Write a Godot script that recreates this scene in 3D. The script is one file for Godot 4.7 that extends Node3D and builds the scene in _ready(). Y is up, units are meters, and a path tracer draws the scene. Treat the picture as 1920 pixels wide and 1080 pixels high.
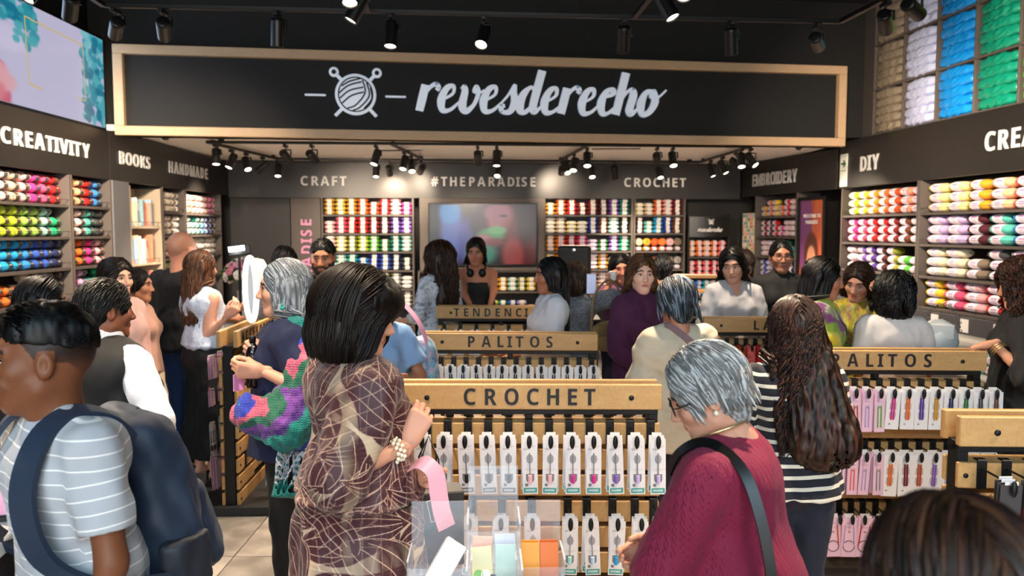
extends Node3D
func _ready() -> void:
	rng.seed = 7
	# camera
	var cam := Camera3D.new()
	cam.name = "camera"; add_child(cam)
	cam.position = Vector3(0, 1.75, 0)
	cam.rotation = Vector3(-atan(107.0 / 1500.0), 0, 0)
	var lens := CameraAttributesPhysical.new()
	lens.frustum_focal_length = 33.333; lens.frustum_focus_distance = 2.9; lens.exposure_aperture = 4.2
	cam.attributes = lens
	cam.fov = 39.6
	cam.near = 0.1; cam.far = 100.0
	# air and exposure
	var we := WorldEnvironment.new()
	we.name = "environment"; add_child(we)
	var env := Environment.new()
	env.background_mode = Environment.BG_COLOR
	env.background_color = Color(0.012, 0.013, 0.015)
	env.tonemap_mode = Environment.TONE_MAPPER_LINEAR
	env.tonemap_exposure = 1.12
	env.sdfgi_enabled = true; env.ssao_enabled = true; env.ssil_enabled = true
	we.environment = env
	# unseen panels past the open shop front, placed to light it from above
	unseen_mall_light(Vector3(0, 4.75, 2.9), Vector2(7.0, 1.6), 26.0, Color(0.68, 0.89, 1.0))
	unseen_mall_light(Vector3(0, 4.75, 6.2), Vector2(7.0, 2.2), 50.0, Color(0.82, 0.92, 1.0))
	unseen_front_pane()
	fold_noise = FastNoiseLite.new(); fold_noise.seed = 5; fold_noise.frequency = 1.0; fold_noise.fractal_octaves = 2
	make_materials()
	build_shell()
	build_signs()
	build_lamps()
	build_shelves()
	build_racks()
	build_people()
	build_props()
	finish_people()

const SOFFIT := 2.75
const CEIL := 4.3
const SPOT := 7.5
var FL: Transform3D; var FB: Transform3D; var FR1: Transform3D; var FR2: Transform3D; var FS: Transform3D
# a wall's own axes: origin at its left end seen from the room, x along it, z into the room; points are (x, distance from the shop front)
func frame(a: Vector2, b: Vector2) -> Transform3D:
	var x := Vector3(b.x - a.x, 0, -(b.y - a.y)).normalized()
	return Transform3D(Basis(x, Vector3.UP, x.cross(Vector3.UP)), Vector3(a.x, 0, -a.y))
func mv(f: Transform3D, u: float, y: float, z := 0.0, turn := 0.0) -> Transform3D:
	return f * Transform3D(Basis(Vector3.UP, deg_to_rad(turn)), Vector3(u, y, z))

func unseen_mall_light(p: Vector3, size: Vector2, energy: float, col: Color) -> void:  # out of view; tint and strength chosen to light hair and tracks
	var t := thing("unseen_ceiling_panel", "unseen long panel in the mall ceiling, placed to light the shop from above", "light", Transform3D(Basis(), p), "unseen panels of the mall ceiling")
	part("frame", MB.new().box(Vector3(0, 0.04, 0), Vector3(size.x + 0.1, 0.06, size.y + 0.1), 0.01).mesh(), mat("panel_frame", Color(0.75, 0.75, 0.75), 0.5), t)
	part("diffuser", MB.new().box(Vector3.ZERO, Vector3(size.x, 0.02, size.y)).mesh(), glow("skylight_glow", col, 1.5), t)
	var l := AreaLight3D.new()
	l.name = "unseen_panel_light"; t.add_child(l)
	l.area_size = size; l.light_color = col; l.light_energy = energy; l.shadow_enabled = true; l.area_range = 30.0
	l.position = Vector3(0, -0.03, 0); l.rotation = Vector3(-PI / 2, 0, 0)

# unseen glowing pane out of view, placed to light faces from the front
func unseen_front_pane() -> void:
	var t := thing("unseen_front_pane", "unseen wide glowing pane out of view, placed to light the faces", "window", at(0, 1.9, 8.5, 180))
	part("frame", MB.new().box(Vector3(0, 0, -0.03), Vector3(9.2, 3.0, 0.05), 0.01).mesh(), mats.get("panel_frame"), t)
	part("lit_pane", MB.new().box(Vector3.ZERO, Vector3(9.0, 2.8, 0.02)).mesh(), glow("window_glow", Color(1.0, 0.95, 0.9), 1.0), t)
	var l := AreaLight3D.new()
	l.name = "unseen_pane_light"; t.add_child(l)
	l.area_size = Vector2(9.0, 2.8); l.light_color = Color(1.0, 0.96, 0.92); l.light_energy = 45.0; l.shadow_enabled = true; l.area_range = 40.0
	l.position = Vector3(0, 0, 0.03); l.rotation.y = PI

func weave(key: String, col: Color, scale := 26.0, rough := 0.85, depth := 0.35) -> StandardMaterial3D:
	if mats.has(key): return mats[key]
	var m := mat(key, col, rough)
	m.albedo_texture = tex.cloth; m.normal_enabled = true; m.normal_texture = tex.cloth_n; m.normal_scale = depth
	m.rim_enabled = true; m.rim = 0.25; m.rim_tint = 0.6
	return tri_map(m, scale)
func normal_from(t: ImageTexture, k: float) -> ImageTexture:
	var im := t.get_image().duplicate()
	im.bump_map_to_normal_map(k)
	return ImageTexture.create_from_image(im)
var tex := {}
func make_materials() -> void:
	tex.cloth = noise_tex(0.25, Color(0.8, 0.8, 0.8), Color(1, 1, 1), 128, 3, Vector2(1, 1), 2)
	tex.cloth_n = normal_from(tex.cloth, 4.0)
	# wood: long soft grain with darker lines
	var f := FastNoiseLite.new(); f.seed = 11; f.frequency = 0.02; f.fractal_octaves = 4
	var im := Image.create(512, 256, false, Image.FORMAT_RGB8)
	for y in 256:
		for x in 512:
			var w := f.get_noise_2d(x * 0.5, y * 3.0) * 0.5 + 0.5
			var l := absf(sin(y * 0.11 + f.get_noise_2d(x * 0.6, y * 0.5) * 9.0))
			var s := f.get_noise_2d(x * 1.5, y * 26.0) * 0.5 + 0.5
			im.set_pixel(x, y, Color(0.79, 0.63, 0.41).lerp(Color(0.66, 0.48, 0.28), clampf(w * 0.45 + pow(1.0 - l, 5.0) * 0.35 + s * 0.3, 0, 1)))
	tex.wood = ImageTexture.create_from_image(im)
	var wood := mat("wood", Color(1, 1, 1), 0.5)
	wood.albedo_texture = tex.wood; tri_map(wood, 1.3)
	for y in 256:
		for x in 512: im.set_pixel(x, y, im.get_pixel(x, y).lerp(Color(0.70, 0.62, 0.54), 0.62))
	var sw := mat("sign_wood", Color.WHITE, 0.55)
	sw.albedo_texture = ImageTexture.create_from_image(im); tri_map(sw, 0.8)
	mat("black_metal", Color(0.045, 0.045, 0.05), 0.45, 0.3)
	mat("taupe", Color(0.33, 0.30, 0.285), 0.6)
	mat("fascia", Color(0.13, 0.122, 0.118), 0.42)
	mat("black_paint", Color(0.05, 0.05, 0.052), 0.8)
	mat("letter_white", Color(0.86, 0.86, 0.86), 0.5)
	mat("steel", Color(0.75, 0.75, 0.76), 0.25, 0.9)
	mat("paper", Color(0.93, 0.91, 0.9), 0.7)
	mat("chrome", Color(0.8, 0.8, 0.82), 0.15, 1.0)
	# yarn strands; shade in the grooves between them is painted into the colour
	im = Image.create(128, 256, false, Image.FORMAT_RGB8)
	f.frequency = 0.03
	for y in 256:
		for x in 128:
			var q := y * 18.0 / 256.0 + sin(x * TAU / 128.0) * 0.5 + x * 2.0 / 128.0 + f.get_noise_2d(x, y) * 1.2
			var h := pow(absf(sin(q * PI)), 0.6)
			var g := 0.80 + 0.2 * h
			im.set_pixel(x, y, Color(g, g, g))
	tex.yarn = ImageTexture.create_from_image(im)
	tex.yarn_n = normal_from(tex.yarn, 9.0)
	# skein label print: pale band with lines of small print
	for k in 3:
		var bg: Color = [Color(0.16, 0.155, 0.155), Color(0.90, 0.86, 0.90), Color(0.93, 0.92, 0.90)][k]
		var fg: Color = [Color(0.75, 0.7, 0.62), Color(0.62, 0.42, 0.66), Color(0.70, 0.68, 0.66)][k]
		im = Image.create(64, 128, false, Image.FORMAT_RGB8)
		im.fill(bg)
		for y0 in [0, 64]:
			im.fill_rect(Rect2i(12, y0 + 22, 40, 7), fg.lerp(bg, 0.2))
			im.fill_rect(Rect2i(18, y0 + 33, 28, 3), fg.lerp(bg, 0.45)); im.fill_rect(Rect2i(15, y0 + 40, 34, 2), fg.lerp(bg, 0.55)); im.fill_rect(Rect2i(20, y0 + 46, 24, 2), fg.lerp(bg, 0.55))
		var m := mat(["label_black", "label_lilac", "label_cream"][k], Color.WHITE, 0.45)
		m.albedo_texture = ImageTexture.create_from_image(im)

# ---------------------------------------------------------------- shell
func slab(n: String, f: Transform3D, u0: float, u1: float, y0: float, y1: float, z0: float, z1: float, m: Material) -> MeshInstance3D:
	return struct(n, MB.new().box(Vector3(0, (y1 - y0) * 0.5, 0), Vector3(u1 - u0, y1 - y0, z1 - z0)).mesh(), m, mv(f, (u0 + u1) * 0.5, y0, (z0 + z1) * 0.5))
func build_shell() -> void:
	FL = frame(Vector2(-3.883, 4.9), Vector2(-4.02, 11.4))
	FB = frame(Vector2(-4.02, 11.4), Vector2(3.42, 12.0))
	FR2 = frame(Vector2(3.42, 12.0), Vector2(3.9, 9.6))
	FR1 = frame(Vector2(3.9, 9.6), Vector2(4.35, 5.0))
	FS = frame(Vector2(-3.86, 7.90), Vector2(3.67, 8.96))
	var dark := mat("wall_dark", Color(0.13, 0.122, 0.118), 0.7)
	slab("wall_left", FL, -7.9, 7.0, 0, CEIL, -0.42, -0.34, dark)
	slab("wall_back", FB, -0.8, 8.2, 0, CEIL, -0.42, -0.34, dark)
	slab("wall_right", FR2, -0.6, 2.45, 0, CEIL, -0.42, -0.34, dark)
	slab("wall_right", FR1, -0.1, 12.2, 0, CEIL, -0.42, -0.34, dark)
	var mallw := mat("mall_wall", Color(0.80, 0.79, 0.77), 0.8)  # unseen mall walls, kept pale to bounce light into the shop
	struct("wall_mall", bx(14, 5, 0.1), mallw, at(0, 2.5, 8.6))
	struct("wall_mall", bx(0.1, 5, 5.6), mallw, at(-6.9, 2.5, 5.9))
	struct("wall_mall", bx(0.1, 5, 5.6), mallw, at(6.9, 2.5, 5.9))
	struct("wall_front", bx(3.1, 5, 0.1), mat("wall_dark", Color.BLACK), at(-5.3, 2.5, 3.1))
	struct("wall_front", bx(2.1, 5, 0.1), mat("wall_dark", Color.BLACK), at(5.9, 2.5, 3.1))
	var bl := mat("black_paint", Color.BLACK)
	struct("ceiling", bx(9.6, 0.1, 14.2), bl, at(0, CEIL + 0.05, -5.9))
	struct("ceiling", bx(14, 0.1, 7.5), mallw, at(0, 4.95, 4.9))
	struct("wall_bulkhead", bx(9.6, 0.7, 0.06), bl, at(0, 4.65, 1.2))
	# white plaster soffit over the back of the shop, behind the big sign
	var white := mat("plaster", Color(0.95, 0.93, 0.91), 0.8)
	var poly := PackedVector2Array()
	for p in [FS * Vector3(-0.25, 0, -0.2), FS * Vector3(7.75, 0, -0.2), FR2 * Vector3(0.2, 0, -0.34), FB * Vector3(7.6, 0, -0.34), FB * Vector3(-0.5, 0, -0.34)]: poly.append(Vector2(p.x, -p.z))
	struct("ceiling_soffit", MB.new().prism(poly, 0.0, 0.06).mesh(), white, Transform3D(Basis(Vector3.RIGHT, -PI / 2), Vector3(0, SOFFIT, 0)))
	slab("wall_bulkhead", FS, -0.3, 7.95, SOFFIT + 0.06, CEIL, -0.26, -0.2, bl)
	build_floor()
	# air outlets and cameras in the soffit
	for p in [Vector3(-1.4, SOFFIT, -9.9), Vector3(1.25, SOFFIT, -9.7)]:
		var t := thing("ceiling_vent", "slim slotted air outlet flush in the white soffit", "vent", Transform3D(Basis(Vector3.UP, -0.08), p - Vector3(0, 0.008, 0)), "air outlets in the soffit")
		part("frame", MB.new().box(Vector3(0, 0, 0.1), Vector3(0.62, 0.016, 0.02)).box(Vector3(0, 0, -0.1), Vector3(0.62, 0.016, 0.02)).box(Vector3(0.3, 0, 0), Vector3(0.02, 0.016, 0.2)).box(Vector3(-0.3, 0, 0), Vector3(0.02, 0.016, 0.2)).mesh(), white, t)
		for k in 4: part("slat", bx(0.58, 0.012, 0.02), mat("vent_slat", Color(0.35, 0.33, 0.31), 0.6), t, Transform3D(Basis(Vector3.RIGHT, 0.5), Vector3(0, 0, -0.07 + k * 0.047)))
	for a in [[Vector3(-3.55, SOFFIT, -8.28), "white dome security camera under the soffit above BOOKS lettering"], [Vector3(3.3, SOFFIT, -9.3), "white dome security camera under the soffit above the exit sign"]]:
		var t := thing("security_camera", a[1], "camera", Transform3D(Basis(), a[0]))
		part("housing", MB.new().lathe([Vector2(0.0, -0.035), Vector2(0.045, -0.035), Vector2(0.06, -0.02), Vector2(0.062, 0)], 20).mesh(), mat("white_plastic", Color(0.85, 0.84, 0.82), 0.4), t)
		part("dome", MB.new().lathe([Vector2(0.0, -0.075), Vector2(0.022, -0.07), Vector2(0.037, -0.052), Vector2(0.041, -0.034)], 18).mesh(), mat("dome_black", Color(0.02, 0.02, 0.02), 0.1), t)

func build_floor() -> void:
	var sub := struct("floor", MB.new().box(Vector3(0, -0.05, -2.2), Vector3(14.5, 0.06, 22)).mesh(), mat("grout", Color(0.42, 0.40, 0.38), 0.9))
	var plain := []
	for k in 3:
		var m := mat("floor_tile_%d" % k, [Color(0.60, 0.57, 0.54), Color(0.56, 0.535, 0.51), Color(0.63, 0.60, 0.57)][k], 0.35)
		m.albedo_texture = noise_tex(0.03, Color(0.82, 0.82, 0.82), Color(1, 1, 1), 128, 20 + k); tri_map(m, 1.1, true)
		plain.append(m)
	# patterned cement tile: a rosette with a border
	var im := Image.create(128, 128, false, Image.FORMAT_RGB8)
	for y in 128:
		for x in 128:
			var p := Vector2(x - 63.5, y - 63.5) / 64.0
			var r := p.length(); var a := atan2(p.y, p.x)
			var c := Color(0.84, 0.80, 0.74)
			if r < 0.62 + 0.2 * cos(a * 8.0): c = Color(0.33, 0.45, 0.50)
			if r < 0.45 + 0.16 * cos(a * 8.0): c = Color(0.87, 0.82, 0.72)
			if r < 0.26 + 0.08 * cos(a * 4.0): c = Color(0.72, 0.50, 0.30)
			if (p.abs() - Vector2.ONE).length() < 0.42: c = Color(0.70, 0.48, 0.30)
			if (p.abs() - Vector2.ONE).length() < 0.26: c = Color(0.26, 0.30, 0.33)
			im.set_pixel(x, y, c)
	var pm := mat("cement_tile", Color.WHITE, 0.45)
	pm.albedo_texture = ImageTexture.create_from_image(im)
	var tile := MB.new()
	tile.box(Vector3.ZERO, Vector3(0.594, 0.02, 0.594), 0.002)
	var small := MB.new()
	small.quad(Vector3(-0.099, 0.01, 0.099), Vector3(0.099, 0.01, 0.099), Vector3(0.099, 0.01, -0.099), Vector3(-0.099, 0.01, -0.099))
	small.box(Vector3(0, -0.0005, 0), Vector3(0.198, 0.02, 0.198), 0.001)
	var tm := tile.mesh(); var sm := small.mesh()
	var count := 0
	for i in 15:
		for j in 20:
			var x := -4.2 + i * 0.6; var z := -11.7 + j * 0.6
			var pat: bool = x > 0.2 and x < 1.6 and z > -4.6 and z < -1.0
			if pat:
				for a in 3:
					for b in 3: part("tile", sm, pm, sub, at(x - 0.2 + a * 0.2, -0.01, z - 0.2 + b * 0.2))
			else: part("tile", tm, plain[(i * 7 + j * 3 + i * j) % 3], sub, at(x, -0.01, z))
	part("outer_paving", bx(14.4, 0.02, 8.6, 0, Vector3(0, -0.01, 4.4)), plain[0], sub)

# ---------------------------------------------------------------- signs
func ribbon(m: MB, pts: Array, wid: Array, z0: float, z1: float) -> void:
	var c := Curve2D.new()
	for i in pts.size():
		var a: Vector2 = pts[maxi(i - 1, 0)]; var b: Vector2 = pts[mini(i + 1, pts.size() - 1)]
		var t := (b - a) * 0.17
		c.add_point(pts[i], -t, t)
	c.bake_interval = 0.02
	var L := PackedVector2Array(); var Rr := PackedVector2Array()
	var n := (pts.size() - 1) * 6
	for k in n + 1:
		var q := float(k) / 6.0
		var i := mini(int(q), pts.size() - 2)
		var p := c.sample(i, q - i)
		var d := (c.sample(i, minf(q - i + 0.03, 1.0)) - c.sample(i, maxf(q - i - 0.03, 0.0))).normalized()
		var w: float = lerpf(wid[i], wid[i + 1], smoothstep(0.0, 1.0, q - i)) * 0.5
		L.append(p + Vector2(-d.y, d.x) * w); Rr.append(p - Vector2(-d.y, d.x) * w)
	for k in n:
		m.quad(Vector3(Rr[k].x, Rr[k].y, z1), Vector3(Rr[k + 1].x, Rr[k + 1].y, z1), Vector3(L[k + 1].x, L[k + 1].y, z1), Vector3(L[k].x, L[k].y, z1))
		m.quad(Vector3(L[k].x, L[k].y, z0), Vector3(L[k].x, L[k].y, z1), Vector3(L[k + 1].x, L[k + 1].y, z1), Vector3(L[k + 1].x, L[k + 1].y, z0))
		m.quad(Vector3(Rr[k + 1].x, Rr[k + 1].y, z0), Vector3(Rr[k + 1].x, Rr[k + 1].y, z1), Vector3(Rr[k].x, Rr[k].y, z1), Vector3(Rr[k].x, Rr[k].y, z0))
# brush-script letters: strokes in units of the x-height, then slanted
const SCRIPT := {
	"r": [0.62, [[[0.10, 0.98], [0.10, 0.5], [0.10, 0.0]], [0.26, 0.27, 0.25]], [[[0.12, 0.55], [0.26, 0.88], [0.44, 1.02], [0.55, 0.88], [0.50, 0.78]], [0.08, 0.12, 0.15, 0.16, 0.12]]],
	"e": [0.68, [[[0.0, 0.36], [0.22, 0.48], [0.46, 0.70], [0.40, 0.97], [0.20, 0.86], [0.12, 0.45], [0.24, 0.06], [0.50, 0.08], [0.72, 0.36]], [0.06, 0.08, 0.10, 0.12, 0.20, 0.26, 0.20, 0.12, 0.07]]],
	"v": [0.74, [[[0.0, 0.86], [0.10, 0.98], [0.16, 0.75], [0.18, 0.25], [0.34, 0.02], [0.56, 0.28], [0.62, 0.72], [0.50, 0.97], [0.46, 0.78], [0.66, 0.74], [0.80, 0.84]], [0.06, 0.10, 0.22, 0.26, 0.20, 0.13, 0.14, 0.12, 0.10, 0.08, 0.06]]],
	"s": [0.60, [[[-0.06, 0.20], [0.20, 0.62], [0.36, 1.06], [0.38, 0.80], [0.50, 0.42], [0.42, 0.06], [0.16, 0.04], [0.08, 0.24], [0.20, 0.26]], [0.06, 0.08, 0.10, 0.20, 0.25, 0.20, 0.14, 0.16, 0.12]]],
	"d": [0.80, [[[0.50, 0.86], [0.32, 0.98], [0.12, 0.66], [0.14, 0.14], [0.34, 0.04], [0.54, 0.34]], [0.08, 0.12, 0.24, 0.25, 0.16, 0.08]], [[[0.58, 1.62], [0.56, 0.9], [0.56, 0.25], [0.66, 0.04], [0.86, 0.30]], [0.26, 0.26, 0.25, 0.16, 0.07]]],
	"c": [0.62, [[[0.0, 0.36], [0.08, 0.62], [0.44, 0.80], [0.40, 0.98], [0.18, 0.86], [0.11, 0.45], [0.24, 0.06], [0.46, 0.08], [0.66, 0.36]], [0.05, 0.06, 0.16, 0.14, 0.18, 0.26, 0.20, 0.12, 0.07]]],
	"h": [0.80, [[[0.10, 1.62], [0.10, 0.8], [0.10, 0.0]], [0.26, 0.26, 0.25]], [[[0.14, 0.50], [0.30, 0.88], [0.48, 0.98], [0.56, 0.74], [0.54, 0.22], [0.64, 0.03], [0.84, 0.30]], [0.07, 0.10, 0.16, 0.25, 0.25, 0.16, 0.07]]],
	"o": [0.70, [[[0.42, 0.94], [0.18, 0.88], [0.10, 0.45], [0.24, 0.04], [0.48, 0.16], [0.58, 0.55], [0.44, 0.96], [0.38, 0.74], [0.62, 0.68], [0.88, 1.0]], [0.12, 0.18, 0.26, 0.18, 0.20, 0.24, 0.14, 0.08, 0.07, 0.06]]],
}
func script_word(word: String, size: float, parent: Node, mt: Material, xf: Transform3D) -> void:
	var adv := 0.0
	for ch in word: adv += SCRIPT[ch][0]
	var x := -adv * 0.5
	var zz := 0.0
	for ch in word:
		var m := MB.new()
		for k in range(1, SCRIPT[ch].size()):
			var pts := []
			for q in SCRIPT[ch][k][0]: pts.append(Vector2(x + q[0] + 0.22 * q[1], q[1] - 0.5) * size)
			var ws := []
			for q in SCRIPT[ch][k][1]: ws.append(q * size * 1.06)
			zz += 0.0006
			ribbon(m, pts, ws, 0.0, 0.03 + zz)
		part("letter", m.mesh(), mt, parent, xf)
		x += SCRIPT[ch][0]

func logo(parent: Node, r: float, xf: Transform3D, white: Material, blk: Material) -> void:
	# two crossed needles behind a ball of yarn with wound strands
	for s in [-1.0, 1.0]:
		var nd := MB.new()
		var b := Basis(Vector3.BACK, s * deg_to_rad(-44))
		nd.box(b * Vector3(0, -r * 0.0, 0.008), Vector3(r * 0.17, r * 2.9, 0.016), 0.006, b)
		nd.lathe([Vector2(0, 0), Vector2(r * 0.24, 0), Vector2(r * 0.24, 0.02), Vector2(0, 0.02)], 24, Transform3D(Basis(Vector3.RIGHT, PI / 2), b * Vector3(0, r * 1.5, 0)))
		part("needle", nd.mesh(), white, parent, xf)
		part("needle_eye", MB.new().lathe([Vector2(0, 0), Vector2(r * 0.11, 0), Vector2(r * 0.11, 0.004), Vector2(0, 0.004)], 18, Transform3D(Basis(Vector3.RIGHT, PI / 2), b * Vector3(0, r * 1.5, 0.0215))).mesh(), blk, parent, xf)
	part("ball", MB.new().lathe([Vector2(0, 0), Vector2(r * 1.0, 0), Vector2(r * 1.0, 0.034), Vector2(0, 0.034)], 48, Transform3D(Basis(Vector3.RIGHT, PI / 2), Vector3.ZERO)).mesh(), white, parent, xf)
	part("ring_gap", MB.new().lathe([Vector2(r * 0.80, 0.033), Vector2(r * 0.80, 0.038), Vector2(r * 0.86, 0.038), Vector2(r * 0.86, 0.033)], 48, Transform3D(Basis(Vector3.RIGHT, PI / 2), Vector3.ZERO)).mesh(), blk, parent, xf)
	var set_a := [[[-0.80, 0.05], [-0.35, 0.42], [0.30, 0.62]], [[-0.76, -0.20], [-0.30, 0.18], [0.38, 0.36]], [[-0.66, -0.44], [-0.20, -0.06], [0.40, 0.12]], [[-0.66, 0.40], [-0.30, 0.62], [0.24, 0.78]],
		[[0.34, 0.70], [0.46, 0.10], [0.02, -0.50], [-0.40, -0.68]], [[0.54, 0.58], [0.66, -0.05], [0.20, -0.62], [-0.14, -0.78]], [[0.72, 0.35], [0.78, -0.20], [0.40, -0.68]]]
	for q in set_a:
		var m := MB.new()
		var pts := []; var ws := []
		for p in q: pts.append(Vector2(p[0], p[1]) * r); ws.append(r * 0.07)
		ribbon(m, pts, ws, 0.033, 0.038)
		part("strand_gap", m.mesh(), blk, parent, xf)

func fascia(n: String, f: Transform3D, u0: float, u1: float, y0: float, y1: float, words: Array, label: String) -> void:
	var t := thing(n, label, "sign", mv(f, u0, y0))
	part("panel", MB.new().box(Vector3((u1 - u0) * 0.5, (y1 - y0) * 0.5, -0.02), Vector3(u1 - u0, y1 - y0, 0.04), 0.004).mesh(), mats.fascia, t)
	for w in words:   # [word, centre u, cap height, width, y]
		letters(w[0], w[2], w[3], mats.letter_white, t, Transform3D(Basis(), Vector3(w[1] - u0, w[4] - y0, 0.006)), 0.009, true, w[5] if w.size() > 5 else 0.9)

func build_signs() -> void:
	var wood: Material = mats.sign_wood
	var W := 7.6
	var H := 0.87
	var t := thing("shop_sign", "long black shop sign in a pale wooden frame with revesderecho lettering", "sign", mv(FS, 0, 2.68))
	var blk := mat("sign_black", Color(0.02, 0.022, 0.027), 0.75)
	part("panel", MB.new().box(Vector3(W * 0.5, H * 0.5, -0.08), Vector3(W, H, 0.14)).mesh(), blk, t)
	for e in [[Vector3(W * 0.5, H - 0.045, -0.04), Vector3(W, 0.09, 0.2)], [Vector3(W * 0.5, 0.045, -0.04), Vector3(W, 0.09, 0.2)], [Vector3(0.045, H * 0.5, -0.04), Vector3(0.09, H - 0.18, 0.2)], [Vector3(W - 0.045, H * 0.5, -0.04), Vector3(0.09, H - 0.18, 0.2)]]:
		part("frame_board", MB.new().box(e[0], e[1], 0.006).mesh(), wood, t)
	var mt := glow("logo_sign_white", Color(0.78, 0.88, 1.0), 0.22)
	var uo := 2.30
	logo(t, 0.205, Transform3D(Basis(), Vector3(uo, H * 0.5 + 0.01, -0.008)), mt, blk)
	for sx in [-1.0, 1.0]: part("dash", bx(0.21, 0.022, 0.02, 0.006), mt, t, Transform3D(Basis(), Vector3(uo + sx * 0.40, H * 0.5, 0)))
	script_word("revesderecho", 0.272, t, mt, Transform3D(Basis.from_scale(Vector3(1.13, 1, 1)), Vector3(4.17, H * 0.5 - 0.005, -0.008)))
	# fascias over the shelves
	fascia("fascia_panel", FL, -7.0, 3.02, 2.25, 2.72, [["CREATIVITY", 1.95, 0.128, 1.38, 2.485, 1.22]], "dark fascia panel with CREATIVITY lettering under the wall screen")
	fascia("fascia_panel", FL, 3.02, 6.5, 2.25, SOFFIT - 0.015, [["BOOKS", 3.57, 0.128, 0.76, 2.485, 1.2], ["HANDMADE", 5.06, 0.135, 1.3, 2.49, 1.05]], "dark fascia panel with BOOKS and HANDMADE lettering")
	fascia("fascia_panel", FB, 0.0, 7.45, 2.22, SOFFIT - 0.015, [["CRAFT", 1.33, 0.132, 0.68, 2.46, 1.0], ["#THEPARADISE", 3.62, 0.132, 1.55, 2.46, 0.95], ["CROCHET", 6.15, 0.132, 0.96, 2.46, 1.0]], "dark back wall fascia with CRAFT, THEPARADISE and CROCHET lettering")
	fascia("fascia_panel", FR2, 0.0, 2.4, 2.25, SOFFIT - 0.015, [["EMBROIDERY", 0.93, 0.17, 1.2, 2.47, 0.82]], "dark fascia panel with EMBROIDERY lettering beside the exit sign")
	fascia("fascia_panel", FR1, 0.0, 11.5, 2.25, 2.80, [["DIY", 0.66, 0.165, 0.42, 2.50, 1.0], ["CREATIVITY", 3.2, 0.165, 1.36, 2.52, 1.0]], "long dark fascia panel with DIY lettering under the bagged yarn")
	# dark wall panelling between the shelves of the back wall
	t = thing("wall_panel", "tall taupe panel with vertical pink PARADISE lettering beside the back shelves", "panel", mv(FB, 0.86, 0.0))
	part("board", MB.new().box(Vector3(0.21, 1.11, -0.05), Vector3(0.42, 2.22, 0.08), 0.004).mesh(), mats.taupe, t)
	var pink := mat("letter_pink", Color(0.85, 0.55, 0.72), 0.5)
	letters("PARADISE", 0.15, 1.25, pink, t, Transform3D(Basis(Vector3.BACK, PI / 2), Vector3(0.22, 1.32, 0.0)), 0.02)
	letters("THE", 0.15, 0.42, pink, t, Transform3D(Basis(Vector3.BACK, PI / 2), Vector3(0.22, 0.42, 0.0)), 0.02)
	struct("door_1", MB.new().box(Vector3(0.43, 1.11, -0.06), Vector3(0.84, 2.22, 0.06), 0.004).mesh(), mat("door_dark", Color(0.09, 0.085, 0.08), 0.5), mv(FB, 0.0, 0.0))
	# exit sign
	t = thing("exit_sign", "white upright emergency exit sign with a green arrow on the dark fascia", "sign", mv(FR1, 0.12, 2.27, 0.005))
	part("plate", MB.new().box(Vector3(0, 0.19, 0.006), Vector3(0.16, 0.38, 0.012), 0.002).mesh(), mat("exit_white", Color(0.93, 0.95, 0.92), 0.4), t)
	var grn := mat("exit_green", Color(0.05, 0.38, 0.24), 0.5)
	part("arrow", MB.new().prism(PackedVector2Array([Vector2(-0.055, 0.255), Vector2(0.01, 0.255), Vector2(-0.01, 0.225), Vector2(0.015, 0.225), Vector2(0.055, 0.268), Vector2(0.015, 0.312), Vector2(-0.01, 0.312), Vector2(0.01, 0.28), Vector2(-0.055, 0.28)]), 0.012, 0.014).mesh(), grn, t)
	part("border_line", MB.new().box(Vector3(0, 0.185, 0.0125), Vector3(0.12, 0.006, 0.003)).mesh(), grn, t)
	# poster
	t = thing("poster", "framed WELCOME TO PARADISE poster of a smiling woman on the right wall", "poster", mv(FR2, 1.62, 1.18, 0.0))
	part("frame", MB.new().box(Vector3(0.28, 0.98, 0.01), Vector3(0.60, 0.04, 0.04), 0.004).box(Vector3(0.28, -0.22, 0.01), Vector3(0.60, 0.04, 0.04), 0.004).box(Vector3(0, 0.38, 0.01), Vector3(0.04, 1.2, 0.04), 0.004).box(Vector3(0.56, 0.38, 0.01), Vector3(0.04, 1.2, 0.04), 0.004).mesh(), mats.black_metal, t)
	var pm := mat("poster_print", Color.WHITE, 0.3)
	pm.albedo_texture = paint(96, 192, Color(0.62, 0.30, 0.22), [[0.2, 0.3, 0.3, 0.5, Color(0.45, 0.25, 0.5)], [0.8, 0.5, 0.3, 0.6, Color(0.75, 0.38, 0.25)], [0.5, 0.62, 0.30, 0.27, Color(0.32, 0.16, 0.10)], [0.5, 0.66, 0.19, 0.17, Color(0.86, 0.62, 0.50)], [0.5, 0.735, 0.09, 0.02, Color(0.95, 0.92, 0.9)], [0.5, 0.98, 0.5, 0.16, Color(0.90, 0.72, 0.68)], [0.42, 0.64, 0.035, 0.012, Color(0.2, 0.1, 0.08)], [0.58, 0.64, 0.035, 0.012, Color(0.2, 0.1, 0.08)]], 0.12)
	part("print", MB.new().box(Vector3(0.28, 0.38, 0.004), Vector3(0.53, 1.17, 0.008)).mesh(), pm, t)
	letters("WELCOME", 0.045, 0.30, mats.letter_white, t, Transform3D(Basis(), Vector3(0.24, 0.76, 0.01)), 0.003)
	letters("TO", 0.045, 0.08, mats.letter_white, t, Transform3D(Basis(), Vector3(0.44, 0.76, 0.01)), 0.003)
	letters("PARADISE", 0.045, 0.28, mats.letter_white, t, Transform3D(Basis(), Vector3(0.28, 0.68, 0.01)), 0.003)
	# television
	t = thing("television", "large wall television showing a woman with green crochet work", "television", mv(FB, 2.83, 1.24, 0.02))
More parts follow.
